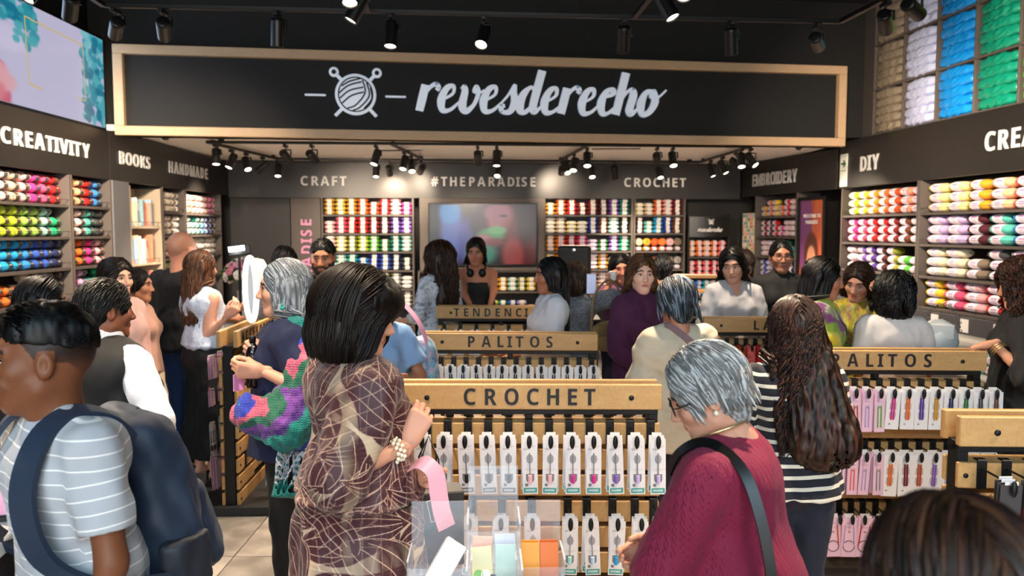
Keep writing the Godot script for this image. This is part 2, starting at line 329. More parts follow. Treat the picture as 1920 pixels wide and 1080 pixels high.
	part("surround", MB.new().box(Vector3(0.77, 0.455, -0.03), Vector3(1.82, 1.06, 0.05), 0.006).mesh(), mats.taupe, t)
	part("casing", MB.new().box(Vector3(0.78, 0.455, 0.02), Vector3(1.58, 0.92, 0.05), 0.008).mesh(), mat("tv_black", Color(0.02, 0.02, 0.022), 0.25), t)
	var sc := mat("tv_screen", Color(0.02, 0.02, 0.02), 0.2)
	sc.emission_enabled = true; sc.emission = Color.WHITE; sc.emission_operator = BaseMaterial3D.EMISSION_OP_MULTIPLY; sc.emission_energy_multiplier = 0.5
	sc.emission_texture = paint(224, 128, Color(0.10, 0.05, 0.10), [[0.06, 0.5, 0.06, 0.7, Color(0.05, 0.04, 0.12)], [0.20, 0.45, 0.11, 0.60, Color(0.42, 0.52, 0.85)], [0.34, 0.62, 0.08, 0.42, Color(0.34, 0.36, 0.70)], [0.18, 0.1, 0.10, 0.22, Color(0.30, 0.66, 0.92)], [0.46, 0.25, 0.09, 0.35, Color(0.16, 0.10, 0.30)], [0.66, 0.25, 0.22, 0.45, Color(0.22, 0.09, 0.10)], [0.66, 0.22, 0.13, 0.30, Color(0.78, 0.45, 0.48)], [0.62, 0.12, 0.12, 0.14, Color(0.70, 0.42, 0.50)], [0.86, 0.7, 0.20, 0.5, Color(0.45, 0.12, 0.14)], [0.78, 0.85, 0.10, 0.3, Color(0.72, 0.32, 0.30)], [0.92, 0.25, 0.1, 0.35, Color(0.14, 0.04, 0.08)], [0.48, 0.80, 0.15, 0.22, Color(0.25, 0.62, 0.50)], [0.57, 0.50, 0.13, 0.12, Color(0.35, 0.68, 0.42)], [0.63, 0.42, 0.09, 0.07, Color(0.45, 0.75, 0.45)], [0.50, 0.58, 0.08, 0.09, Color(0.80, 0.42, 0.48)], [0.60, 0.62, 0.09, 0.07, Color(0.55, 0.22, 0.25)], [0.69, 0.18, 0.035, 0.02, Color(0.2, 0.06, 0.08)]], 0.35)
	part("screen", MB.new().box(Vector3(0.78, 0.455, 0.047), Vector3(1.53, 0.86, 0.006)).mesh(), sc, t)
	# tall LED wall on the left
	t = thing("wall_screen", "big glowing wall screen with teal and pink petals above CREATIVITY lettering", "screen", mv(FL, -0.9, 2.73, -0.02))
	part("casing", MB.new().box(Vector3(1.95, 0.44, -0.04), Vector3(3.94, 0.90, 0.08), 0.006).mesh(), mats.black_metal, t)
	var led := mat("led_screen", Color(0.05, 0.05, 0.05), 0.3)
	led.emission_enabled = true; led.emission = Color.WHITE; led.emission_operator = BaseMaterial3D.EMISSION_OP_MULTIPLY; led.emission_energy_multiplier = 0.62
	var sh := [[0.60, 0.40, 0.07, 0.12, Color(0.88, 0.86, 0.97)]]
	var r := RandomNumberGenerator.new(); r.seed = 4
	for k in 90: sh.append([r.randf_range(0.50, 0.70), r.randf_range(-0.05, 0.30) - 0.1, r.randf_range(0.010, 0.024), r.randf_range(0.03, 0.07), [Color(0.18, 0.62, 0.70), Color(0.32, 0.74, 0.78), Color(0.12, 0.52, 0.64)][k % 3]])
	for k in 16: sh.append([r.randf_range(0.63, 0.70), r.randf_range(0.2, 0.52) - 0.1, r.randf_range(0.01, 0.022), r.randf_range(0.03, 0.07), [Color(0.22, 0.64, 0.72), Color(0.34, 0.74, 0.78)][k % 2]])
	for k in 110: sh.append([r.randf_range(0.90, 1.0), r.randf_range(0.0, 1.0), r.randf_range(0.008, 0.02), r.randf_range(0.03, 0.07), [Color(0.16, 0.60, 0.70), Color(0.34, 0.74, 0.80), Color(0.55, 0.84, 0.88), Color(0.10, 0.50, 0.62)][k % 4]])
	for k in 26: sh.append([r.randf_range(0.36, 0.585), r.randf_range(0.68, 1.05), r.randf_range(0.02, 0.045), r.randf_range(0.06, 0.14), [Color(0.93, 0.55, 0.62), Color(0.88, 0.42, 0.52), Color(0.97, 0.72, 0.76)][k % 3]])
	led.emission_texture = paint(512, 128, Color(0.84, 0.82, 0.94), sh, 0.3, [[0.665, 0.13, 0.90, 0.16], [0.665, 0.13, 0.672, 0.76], [0.672, 0.76, 0.72, 0.78], [0.90, 0.16, 0.905, 0.75], [0.87, 0.75, 0.905, 0.75]])
	part("screen", MB.new().box(Vector3(1.95, 0.44, 0.004), Vector3(3.86, 0.84, 0.008)).mesh(), led, t)
	var l := AreaLight3D.new(); l.name = "screen_light"; t.add_child(l)
	l.area_size = Vector2(3.8, 0.8); l.light_color = Color(0.75, 0.88, 1.0); l.light_energy = 2.2; l.position = Vector3(1.95, 0.44, 0.02); l.rotation.y = PI; l.shadow_enabled = true; l.area_range = 20.0

# a flat print: soft ellipses [x, y, rx, ry, colour] over a ground, then thin gold lines
func paint(w: int, h: int, ground: Color, sh: Array, soft: float, lines := []) -> ImageTexture:
	var im := Image.create(w, h, false, Image.FORMAT_RGB8)
	im.fill(ground)
	for e in sh:
		var x0 := maxi(0, int((e[0] - e[2] * 1.3) * w)); var x1 := mini(w - 1, int((e[0] + e[2] * 1.3) * w))
		var y0 := maxi(0, int((e[1] - e[3] * 1.3) * h)); var y1 := mini(h - 1, int((e[1] + e[3] * 1.3) * h))
		for y in range(y0, y1 + 1):
			for x in range(x0, x1 + 1):
				var q := Vector2((float(x) / w - e[0]) / e[2], (float(y) / h - e[1]) / e[3]).length()
				var k := 1.0 - smoothstep(1.0 - soft, 1.0 + soft, q)
				if k > 0.0: im.set_pixel(x, y, im.get_pixel(x, y).lerp(e[4], k * 0.9))
	for g in lines:
		for k in 200:
			var p := Vector2(lerpf(g[0], g[2], k / 199.0) * w, lerpf(g[1], g[3], k / 199.0) * h)
			im.fill_rect(Rect2i(int(p.x), int(p.y), 2, 2), Color(0.93, 0.80, 0.55))
	return ImageTexture.create_from_image(im)

# ---------------------------------------------------------------- lamps on tracks
func rail(a: Vector3, b: Vector3, label: String) -> void:
	var d := b - a
	var t := thing("light_track", label, "track", Transform3D(Basis.looking_at(d.normalized()), a))
	part("channel", MB.new().box(Vector3(0, 0, -d.length() * 0.5), Vector3(0.036, 0.03, d.length()), 0.003).mesh(), mats.black_metal, t)
	if a.y > 3.0:
		var k := int(d.length() / 1.4) + 1
		for i in k: part("hanging_wire", MB.new().tube([Vector3.ZERO, Vector3(0, CEIL - a.y, 0)], 0.0025, 5).mesh(), mats.black_metal, t, Transform3D(Basis(), Vector3(0, 0.01, -d.length() * (i + 0.5) / k)))
	else: part("mounting_clip", MB.new().box(Vector3(0, 0.02, -0.15), Vector3(0.03, 0.03, 0.06)).box(Vector3(0, 0.02, 0.15 - d.length()), Vector3(0.03, 0.03, 0.06)).mesh(), mats.black_metal, t)
var lamp_mesh := {}
func lamp(p: Vector3, target: Vector3, label: String, group: String, power := 1.0, sc := 1.0) -> void:
	var t := thing("track_spotlight", label, "spotlight", Transform3D(Basis.from_scale(Vector3.ONE * sc), p), group)
	if lamp_mesh.is_empty():
		lamp_mesh.adapter = MB.new().box(Vector3(0, -0.022, 0), Vector3(0.034, 0.03, 0.11), 0.004).mesh()
		lamp_mesh.arm = MB.new().tube([Vector3(0, -0.03, 0), Vector3(0, -0.06, 0), Vector3(0.055, -0.062, 0), Vector3(0.056, -0.12, 0)], 0.009, 8).mesh()
		lamp_mesh.body = MB.new().lathe([Vector2(0, 0.085), Vector2(0.030, 0.085), Vector2(0.043, 0.078), Vector2(0.045, 0.06), Vector2(0.045, -0.10), Vector2(0.041, -0.104), Vector2(0.039, -0.09)], 24).mesh()
		lamp_mesh.face = MB.new().lathe([Vector2(0.0, -0.092), Vector2(0.039, -0.092), Vector2(0.039, -0.088), Vector2(0, -0.088)], 20).mesh()
	part("adapter", lamp_mesh.adapter, mats.black_metal, t)
	part("bracket", lamp_mesh.arm, mats.black_metal, t)
	var c := Vector3(0, -0.13, 0)
	var d := (target - (p + c)).normalized()
	var q := Basis(Quaternion(Vector3.DOWN, d)) 
	part("housing", lamp_mesh.body, mat("lamp_black", Color(0.06, 0.06, 0.065), 0.38, 0.2), t, Transform3D(q, c))
	part("lens", lamp_mesh.face, glow("lamp_glow", Color(1.0, 0.93, 0.82), 9.0), t, Transform3D(q, c))
	var l := SpotLight3D.new()
	l.name = "beam"; t.add_child(l)
	l.light_color = Color(1.0, 0.90, 0.78); l.light_energy = SPOT * power; l.spot_angle = 33.0; l.spot_angle_attenuation = 0.9; l.spot_range = 20.0; l.light_size = 0.04; l.shadow_enabled = true
	l.transform = Transform3D(q * Basis(Vector3.RIGHT, -PI / 2), c + d * 0.112)

func build_lamps() -> void:
	var y := 3.25
	var a := Vector3(-2.72, y, -5.45); var b := Vector3(2.36, y, -5.87)
	rail(a, b, "long black lighting track hung on wires before the shop sign")
	rail(a, Vector3(-2.45, y, -1.6), "black lighting track running out from the left end of the long track")
	rail(b, Vector3(2.75, y, -1.6), "black lighting track running out from the right end of the long track")
	rail(Vector3(-0.98, y, -5.57), Vector3(-0.72, y, -1.6), "black lighting track running out beside the CROCHET rack aisle")
	rail(Vector3(0.86, y, -5.72), Vector3(1.12, y, -1.6), "black lighting track running out above the burgundy sweater aisle")
	var G := "spotlights on the front tracks"
	var lab := ""
	var aims := ["CREATIVITY fascia", "HANDMADE shelves", "ACCESORIOS rack", "PALITOS rack behind CROCHET", "CROCHET rack aisle", "loudspeaker", "LANAS rack", "DIY lettering"]
	# along the long track: [share of its length, target]
	for e in [[0.015, Vector3(-3.9, 2.35, -7.5)], [0.075, Vector3(-3.6, 1.6, -9.0)], [0.222, Vector3(-1.75, 0.9, -5.9)], [0.372, Vector3(-0.9, 1.0, -5.0)], [0.497, Vector3(-0.65, 1.1, -4.2)], [0.69, Vector3(0.9, 1.0, -7.0)], [0.842, Vector3(1.9, 1.0, -6.6)], [0.966, Vector3(3.95, 2.4, -8.9)]]:
		lamp(a.lerp(b, e[0]) - Vector3(0, 0.015, 0), e[1], "black spotlight on the long front track aimed at the %s" % aims.pop_front(), G)
	lab = "black cylindrical spotlight on a side track running out to the shop front"
	for e in [[Vector3(-2.64, y, -4.55), Vector3(-3.4, 1.0, -3.2)], [Vector3(-2.62, y, -4.2), Vector3(-2.2, 0.9, -2.6)], [Vector3(-0.93, y, -4.95), Vector3(-2.1, 0.9, -4.6)], [Vector3(-0.91, y, -4.6), Vector3(-0.7, 0.5, -3.3)],
			[Vector3(0.92, y, -4.9), Vector3(1.9, 0.9, -4.2)], [Vector3(0.95, y, -4.5), Vector3(0.4, 0.6, -3.0)], [Vector3(0.97, y, -4.2), Vector3(1.6, 0.9, -3.4)], [Vector3(2.45, y, -5.0), Vector3(4.3, 2.6, -6.6)], [Vector3(2.5, y, -4.4), Vector3(4.3, 3.3, -6.9)],
			[Vector3(2.6, y, -3.4), Vector3(4.3, 1.4, -6.0)], [Vector3(-2.5, y, -2.6), Vector3(-1.6, 0.8, -2.4)], [Vector3(-0.8, y, -2.6), Vector3(-0.9, 0.8, -2.9)], [Vector3(1.08, y, -2.5), Vector3(0.5, 0.8, -2.3)], [Vector3(2.68, y, -2.2), Vector3(1.9, 0.8, -2.7)], [Vector3(-2.56, y, -3.4), Vector3(-4.0, 1.5, -6.4)], [Vector3(-2.67, y, -4.95), Vector3(-3.95, 1.9, -6.9)], [Vector3(-2.6, y, -3.85), Vector3(-3.95, 2.0, -5.9)], [Vector3(2.42, y, -5.3), Vector3(4.05, 1.8, -8.1)]]:
		lamp(e[0] - Vector3(0, 0.015, 0), e[1], lab, G, 1.25 if e[1].x < -3.6 else 1.0)  # lamps beyond the view are unseen; the stronger ones brighten the left shelves
	# grid under the soffit
	y = SOFFIT - 0.04
	var p := [Vector3(-3.30, y, -8.75), Vector3(2.72, y, -9.20), Vector3(-3.12, y, -10.75), Vector3(2.62, y, -11.25)]
	rail(p[0], p[1], "front rail of the black track grid under the white soffit")
	rail(p[2], p[3], "rear rail of the black track grid under the white soffit")
	rail(p[0], p[2], "left cross rail of the black track grid under the white soffit")
	rail(p[1], p[3], "right cross rail of the black track grid under the white soffit")
	rail(p[0].lerp(p[1], 0.325), p[2].lerp(p[3], 0.335), "cross rail between CRAFT lettering and the television, under the soffit")
	rail(p[0].lerp(p[1], 0.69), p[2].lerp(p[3], 0.655), "cross rail between the television and CROCHET lettering, under the soffit")
	G = "spotlights under the white soffit"
	lab = "black cylindrical spotlight on the track grid under the white soffit"
	var fr := func(u: float, v: float) -> Vector3: return (p[0] as Vector3).lerp(p[1], u).lerp((p[2] as Vector3).lerp(p[3], u), v) - Vector3(0, 0.015, 0)
	for e in [[0.012, 0.02, Vector3(-3.0, 0.4, -8.1)], [0.0, 0.3, Vector3(-3.7, 1.0, -8.6)], [0.0, 0.5, Vector3(-2.2, 0.3, -8.4)], [0.0, 0.75, Vector3(-4.0, 1.9, -10.2)], [0.0, 1.0, Vector3(-2.9, 0.3, -9.7)], [0.138, 0.0, Vector3(-2.0, 1.5, -11.4)], [0.185, 0.0, Vector3(-1.6, 1.5, -11.4)],
			[0.225, 1.0, Vector3(-1.8, 0.4, -9.9)], [0.255, 1.0, Vector3(-1.7, 2.3, -11.4)], [0.30, 0.0, Vector3(-2.0, 0.5, -7.9)], [0.33, 0.35, Vector3(-1.6, 0.3, -8.3)], [0.33, 0.6, Vector3(-0.9, 0.6, -8.6)], [0.335, 0.9, Vector3(-1.45, 2.3, -11.5)],
			[0.485, 0.0, Vector3(-0.4, 1.0, -11.4)], [0.52, 0.0, Vector3(-0.2, 0.3, -8.3)], [0.51, 1.0, Vector3(-0.4, 0.6, -9.3)], [0.69, 0.05, Vector3(0.8, 0.3, -7.8)], [0.675, 0.4, Vector3(0.4, 0.3, -8.4)], [0.665, 0.65, Vector3(1.2, 0.3, -8.6)], [0.66, 0.9, Vector3(0.7, 2.3, -11.8)],
			[0.735, 1.0, Vector3(1.2, 0.5, -9.6)], [0.79, 1.0, Vector3(1.7, 1.5, -11.7)], [0.82, 0.0, Vector3(2.2, 1.4, -11.5)], [0.85, 0.0, Vector3(1.9, 0.4, -7.8)], [0.90, 1.0, Vector3(2.3, 0.4, -9.8)], [1.0, 0.75, Vector3(3.3, 0.7, -10.2)], [1.0, 0.5, Vector3(3.4, 0.9, -9.6)], [1.0, 0.25, Vector3(3.9, 1.7, -9.2)], [0.985, 0.03, Vector3(2.5, 0.3, -8.0)], [1.0, 0.0, Vector3(3.7, 0.9, -8.0)]]:
		lamp(fr.call(e[0], e[1]), e[2], lab, G, 0.3 if e[1] > 0.8 and e[2].y > 2.2 else 0.85)
# ---------------------------------------------------------------- shelves and yarn
const HUE := {"orange": Color(0.93, 0.45, 0.16), "salmon": Color(0.93, 0.58, 0.48), "light pink": Color(0.93, 0.70, 0.72), "pale pink": Color(0.92, 0.80, 0.80), "beige": Color(0.85, 0.74, 0.64), "magenta": Color(0.85, 0.20, 0.55), "hot pink": Color(0.92, 0.33, 0.52), "red": Color(0.80, 0.10, 0.12),
	"lavender grey": Color(0.68, 0.70, 0.86), "purple": Color(0.36, 0.22, 0.62), "lime": Color(0.76, 0.83, 0.20), "light green": Color(0.62, 0.78, 0.36), "pale aqua": Color(0.62, 0.83, 0.80), "emerald": Color(0.08, 0.66, 0.44), "pale blue": Color(0.72, 0.82, 0.92), "cyan": Color(0.10, 0.62, 0.86), "sky blue": Color(0.20, 0.55, 0.88), "blue": Color(0.20, 0.35, 0.74), "navy": Color(0.10, 0.15, 0.36),
	"peach": Color(0.95, 0.72, 0.56), "brown": Color(0.42, 0.22, 0.14), "grey": Color(0.58, 0.58, 0.58), "dark grey": Color(0.26, 0.26, 0.28), "mustard": Color(0.86, 0.62, 0.14), "cream": Color(0.93, 0.89, 0.78), "white": Color(0.92, 0.91, 0.90), "teal": Color(0.06, 0.52, 0.50), "aqua": Color(0.34, 0.74, 0.70), "lilac": Color(0.78, 0.68, 0.86), "violet": Color(0.55, 0.38, 0.76), "dark red": Color(0.50, 0.06, 0.10), "maroon": Color(0.30, 0.06, 0.14),
	"yellow": Color(0.94, 0.82, 0.22), "olive": Color(0.55, 0.56, 0.14), "bright green": Color(0.34, 0.74, 0.22), "green": Color(0.14, 0.48, 0.22), "turquoise": Color(0.16, 0.70, 0.68), "taupe": Color(0.52, 0.45, 0.38), "dark brown": Color(0.24, 0.14, 0.10), "black": Color(0.05, 0.05, 0.06), "coral": Color(0.95, 0.45, 0.42), "royal blue": Color(0.10, 0.22, 0.66), "burnt orange": Color(0.78, 0.30, 0.10), "pale yellow": Color(0.95, 0.88, 0.60)}
func yarn_mat(h: String, batch := 0) -> StandardMaterial3D:
	var key := "yarn " + h
	if not mats.has(key):
		var m := mat(key, HUE[h], 0.85)
		m.albedo_texture = tex.yarn; m.normal_enabled = true; m.normal_texture = tex.yarn_n; m.normal_scale = 0.9
		m.uv1_scale = Vector3(1, 1, 1); m.rim_enabled = true; m.rim = 0.3; m.rim_tint = 0.7
	return mats[key]
# a skein lies along x on its base: two soft ends bulge out of a paper band
func skein_meshes(w: float, h: float, dp: float, band: float) -> Array:
	var key := "sk%.3f%.3f%.3f" % [w, h, band]
	if meshes.has(key): return meshes[key]
	var out := []
	for variant in 3:
		var m := MB.new()
		var na := 16; var nr := 20
		for i in na + 1:
			var x := -0.5 + float(i) / na
			var r := pow(maxf(1.0 - pow(absf(2.0 * x), 3.2), 0.0), 0.5) * (1.0 - 0.13 * exp(-pow(x / (band * 0.55), 4.0)))
			r = maxf(r, 0.12)
			for k in nr + 1:
				var a := TAU * k / nr
				var rr := r * (1.0 + 0.035 * sin(a * 5.0 + x * 9.0 + variant * 2.0) + 0.02 * sin(a * 11.0 - x * 14.0 + variant))
				var p := Vector3(x * w * 1.02, sin(a) * rr * h * 0.5 + h * 0.5, cos(a) * rr * dp * 0.5)
				m.vert(p, Vector3(signf(x) * pow(absf(2.0 * x), 3.0), sin(a), cos(a) * h / dp).normalized(), Vector2(x * 1.2 + 0.1 * sin(a), a / TAU * 2.0 + x * 0.35))
		for i in na:
			for k in nr:
				var a := i * (nr + 1) + k
				m.tri(a, a + nr + 2, a + 1); m.tri(a, a + nr + 1, a + nr + 2)
		out.append(m.mesh())
	var b := MB.new()
	for i in 2:
		for k in 25:
			var a := TAU * k / 24.0
			b.vert(Vector3((i - 0.5) * w * band, sin(a) * 0.9 * h * 0.52 + h * 0.5, cos(a) * 0.9 * dp * 0.52), Vector3(0, sin(a), cos(a)), Vector2(i, 1.25 - k / 24.0))
	for k in 24: b.tri(k, k + 26, k + 1); b.tri(k, k + 25, k + 26)
	out.append(b.mesh())
	meshes[key] = out
	return out
func skein(kind: String, xf: Transform3D, w: float, h: float, dp: float, band: float, hue: String, lab: Material, label: String, group: String) -> void:
	var ms := skein_meshes(w, h, dp, band)
	var t := thing(kind, label, "yarn", xf, group)
	part("yarn", ms[rng.randi() % 3], yarn_mat(hue), t)
	part("paper_band", ms[3], lab, t)
func stock(f: Transform3D, u0: float, u1: float, y: float, n: int, stack: int, hues: Array, h: float, dp: float, band: float, lab: String, where: String, z := -0.12, kind := "yarn_skein", from := 0) -> void:
	var w := (u1 - u0) / n
	for i in range(from, mini(n, hues.size())):
		var k := stack - (1 if rng.randf() < 0.12 and stack > 2 else 0)
		for j in k:
			var hue: String = hues[i]
			var tone := {"label_black": "black", "label_lilac": "lilac", "label_cream": "cream"}[lab] as String
			var band_y := rng.randf_range(-2.0, 2.0)
			skein(kind, mv(f, u0 + w * (i + 0.5) + rng.randf_range(-0.004, 0.004), y + j * h * 0.97, z - rng.randf() * 0.012, band_y), w * 0.985, h, dp, band, hue, mats[lab], "%s yarn skein, %s band, %s" % [hue, tone, where], "%s skeins %s" % [hue, where])

func shelf_unit(n: String, f: Transform3D, u0: float, u1: float, ys: Array, label: String, top := 2.25, rails := true, depth := 0.34, m: Material = null) -> void:
	if m == null: m = mats.taupe
	var t := thing(n, label, "shelf", mv(f, u0, 0.0))
	var w := u1 - u0
	part("back_panel", MB.new().box(Vector3(w * 0.5, top * 0.5, -depth + 0.01), Vector3(w, top, 0.018)).mesh(), m, t)
	for x in [0.0125, w - 0.0125]: part("upright", MB.new().box(Vector3(x, top * 0.5, -depth * 0.5 + 0.01), Vector3(0.025, top, depth - 0.02), 0.002).mesh(), m, t)
	for y in ys:
		part("shelf_board", MB.new().box(Vector3(w * 0.5, y - 0.0125, -depth * 0.5 + 0.008), Vector3(w - 0.05, 0.025, depth - 0.03), 0.002).mesh(), m, t)
		if rails:
			var r := MB.new()
			r.tube([Vector3(0.03, y + 0.045, -0.004), Vector3(w - 0.03, y + 0.045, -0.004)], 0.0022, 5)
			for k in 4: r.tube([Vector3(w * (k + 0.5) / 4.0, y, -0.004), Vector3(w * (k + 0.5) / 4.0, y + 0.045, -0.004)], 0.0022, 5)
			part("wire_rail", r.mesh(), mats.black_metal, t)

func build_shelves() -> void:
	# left wall: CREATIVITY
	var ysL := [1.98, 1.70, 1.425, 1.145, 0.87, 0.55]
	shelf_unit("shelf_unit", FL, 0.0, 2.27, ysL, "wide taupe shelf unit of black banded yarn under CREATIVITY lettering")
	shelf_unit("shelf_unit", FL, 2.28, 3.03, ysL, "narrow taupe shelf unit of black banded yarn between CREATIVITY and the bookcase")
	var w1 := "under CREATIVITY lettering, "
	var rows := [
		["orange", "red", "orange", "salmon", "light pink", "peach", "orange", "salmon", "light pink", "pale pink", "beige", "light pink", "magenta", "hot pink", "red"],
		["lavender grey", "navy", "blue", "teal", "grey", "white", "purple", "lavender grey", "purple", "lime", "lime", "light green", "light green", "pale aqua", "emerald"],
		["pale blue", "aqua", "white", "pale aqua", "cream", "grey", "pale aqua", "pale blue", "pale blue", "cyan", "cyan", "sky blue", "blue", "blue", "navy"],
		["beige", "peach", "brown", "cream", "taupe", "orange", "grey", "peach", "orange", "orange", "peach", "beige", "beige", "grey", "dark brown"],
		["red", "hot pink", "grey", "cream", "teal", "navy", "mustard", "lime", "beige", "white", "pale pink", "grey", "lilac", "aqua", "brown"]]
	var nm := ["top shelf", "second shelf", "third shelf", "fourth shelf", "fifth shelf"]
	for r in 4: stock(FL, 0.04, 2.24, ysL[r], 15, 3, rows[r], 0.089, 0.14, 0.34, "label_black", w1 + nm[r], -0.12, "yarn_ball", 6)
	rows = [["mustard", "peach", "red", "sky blue"], ["cream", "pale pink", "aqua", "dark grey"], ["mustard", "orange", "magenta", "light pink"], ["red", "lilac", "teal", "emerald"]]
	for r in 4: stock(FL, 2.32, 3.0, ysL[r], 4, 3, rows[r], 0.089, 0.15, 0.36, "label_black", "narrow unit by the bookcase, " + nm[r], -0.12, "yarn_ball")
	# pillar, bookcase, HANDMADE
	var t := thing("wall_pillar", "plain grey pillar panel between the yarn shelves and the bookcase", "pillar", mv(FL, 3.04, 0))
	part("casing", MB.new().box(Vector3(0.18, 1.125, -0.14), Vector3(0.36, 2.25, 0.3), 0.004).mesh(), mat("pillar_grey", Color(0.40, 0.40, 0.42), 0.6), t)
	part("skirting", MB.new().box(Vector3(0.18, 0.05, 0.015), Vector3(0.36, 0.1, 0.02), 0.003).mesh(), mats.black_metal, t)
	shelf_unit("bookcase", FL, 3.42, 4.2, [1.80, 1.40, 1.0, 0.6], "pale wooden bookcase under BOOKS lettering", 2.22, true, 0.30, mat("pale_oak", Color(0.70, 0.64, 0.56), 0.55))
	var bc := [Color(0.62, 0.74, 0.86), Color(0.85, 0.85, 0.82), Color(0.80, 0.55, 0.45), Color(0.90, 0.82, 0.70), Color(0.55, 0.66, 0.70), Color(0.88, 0.62, 0.55), Color(0.93, 0.92, 0.90), Color(0.70, 0.40, 0.36)]
	var bn := ["pale blue", "light grey", "terracotta", "cream", "slate blue", "salmon", "white", "brick red"]
	for r in 4:
		var u := 3.47
		for k in 9:
			var w := rng.randf_range(0.012, 0.03); var hh := rng.randf_range(0.24, 0.31)
			var ci := (k * 3 + r * 5) % 8
			var face: bool = k % 3 == 0
			t = thing("book", "%s %s on the %s of the wooden bookcase" % [bn[ci], "book facing out" if face else "book standing upright", nm[r]], "book", mv(FL, u + (0.09 if face else w * 0.5), [1.80, 1.40, 1.0, 0.6][r], -0.05 if face else -0.12, 0.0) * Transform3D(Basis(Vector3.RIGHT, -0.12 if face else 0.0), Vector3.ZERO), "%s books on the bookcase %s %s" % [bn[ci], nm[r], face])
			var cm := mat("cover_" + bn[ci], bc[ci], 0.4)
			if face:
				part("cover", MB.new().box(Vector3(0, hh * 0.5, 0), Vector3(0.18, hh, 0.008), 0.001).mesh(), cm, t)
				part("picture", MB.new().box(Vector3(0, hh * 0.42, 0.0045), Vector3(0.13, hh * 0.5, 0.001)).mesh(), mat("cover_" + bn[(ci + 3) % 8], bc[(ci + 3) % 8], 0.4), t)
				u += 0.13
			else:
				part("cover", MB.new().box(Vector3(0, hh * 0.5, 0), Vector3(w, hh, 0.19), 0.002).mesh(), cm, t)
				part("pages", MB.new().box(Vector3(0, hh * 0.5 + 0.001, 0.002), Vector3(w * 0.8, hh, 0.18)).mesh(), mats.paper, t)
				u += w + 0.008
			if u > 4.02: break
	var ysH := [1.97, 1.70, 1.43, 1.15, 0.88]
	shelf_unit("shelf_unit", FL, 4.25, 4.92, ysH, "narrow dark shelf unit of pastel yarn under HANDMADE lettering next to the bookcase")
	shelf_unit("shelf_unit", FL, 4.93, 6.2, ysH, "wider dark shelf unit of yarn under HANDMADE lettering by the dark corner")
	rows = [["beige", "peach", "cream", "beige", "taupe"], ["white", "navy", "beige", "taupe", "white"], ["peach", "salmon", "peach", "beige", "orange"], ["cream", "lilac", "lime", "pale pink", "grey"], ["cream", "lilac", "lime", "pale pink", "grey"]]
	for r in 4: stock(FL, 4.28, 4.89, ysH[r], 5, 3, rows[r], 0.083, 0.13, 0.45, "label_cream", "under HANDMADE near the books, " + nm[r], -0.12, "wool_skein")
	rows = [["lime", "pale yellow", "peach", "salmon", "light pink", "light pink", "hot pink", "magenta"], ["dark red", "light pink", "pale aqua", "aqua", "teal", "sky blue", "royal blue", "navy"], ["beige", "yellow", "cream", "cream", "white", "grey", "white", "white"], ["yellow", "orange", "lime", "pale pink", "salmon", "mustard", "red", "coral"], ["yellow", "orange", "lime", "pale pink", "salmon", "mustard", "red", "coral"]]
	for r in 4: stock(FL, 4.97, 6.17, ysH[r], 8, 3, rows[r], 0.083, 0.13, 0.42, "label_cream", "under HANDMADE by the dark corner, " + nm[r], -0.12, "wool_skein")
	# back wall
	var ysB := [1.985, 1.715, 1.45, 1.18, 0.91, 0.64, 0.37]
	shelf_unit("shelf_unit", FB, 1.29, 2.61, ysB, "shelf unit of rainbow ordered cotton yarn beside the television", 2.23, false)
	shelf_unit("shelf_unit", FB, 4.50, 5.83, ysB, "shelf unit of cotton yarn under CROCHET lettering next to the television", 2.23, false)
	shelf_unit("shelf_unit", FB, 5.84, 6.62, ysB, "narrow shelf unit of cotton yarn under CROCHET lettering by the display kiosk", 2.23, false)
	rows = [["mustard", "yellow", "mustard", "orange", "burnt orange", "red", "light pink", "magenta"], ["light pink", "hot pink", "red", "red", "dark red", "maroon", "purple", "violet"], ["pale pink", "pale yellow", "olive", "lime", "bright green", "green", "teal", "pale aqua"], ["pale blue", "pale aqua", "turquoise", "sky blue", "royal blue", "blue", "navy", "dark grey"], ["white", "cream", "grey", "beige", "lime", "olive", "grey", "white"], ["beige", "taupe", "brown", "cream", "olive", "lime", "pale blue", "grey"]]
	nm.append("sixth shelf")
	for r in 6: stock(FB, 1.32, 2.58, ysB[r], 8, 4, rows[r], 0.062, 0.12, 0.42, "label_cream", "rainbow unit beside the television, " + nm[r], -0.12, "cotton_skein", 0 if r < 4 else 5)
	rows = [["mustard", "orange", "red", "dark red", "dark red", "maroon", "violet", "teal"], ["cream", "beige", "pale yellow", "cream", "royal blue", "brown", "pale aqua", "black"], ["mustard", "orange", "red", "hot pink", "lilac", "green", "violet", "emerald"], ["yellow", "orange", "light pink", "pale pink", "white", "mustard", "white", "white"], ["white", "light pink", "red", "pale pink", "white", "beige", "grey", "white"], ["red", "dark red", "magenta", "red", "light pink", "white", "lilac", "beige"]]
	for r in 5: stock(FB, 4.53, 5.80, ysB[r], 8, 4, rows[r], 0.062, 0.12, 0.42, "label_cream" if r < 2 else "label_lilac", "under CROCHET near the television, " + nm[r], -0.12, "cotton_skein")
	rows = [["pale yellow", "beige", "orange", "light pink", "dark red"], ["maroon", "aqua", "cyan", "royal blue", "brown"]]
	for r in 2: stock(FB, 5.88, 6.59, ysB[r], 5, 4, rows[r], 0.062, 0.12, 0.42, "label_cream", "under CROCHET by the kiosk, " + nm[r], -0.12, "cotton_skein")
	# round cakes of yarn standing on edge over lying ones
	rows = [["beige", "mustard", "burnt orange", "orange", "light pink", "taupe"], ["white", "beige", "brown", "taupe", "taupe", "grey"], ["red", "coral", "peach", "grey", "navy", "white"]]
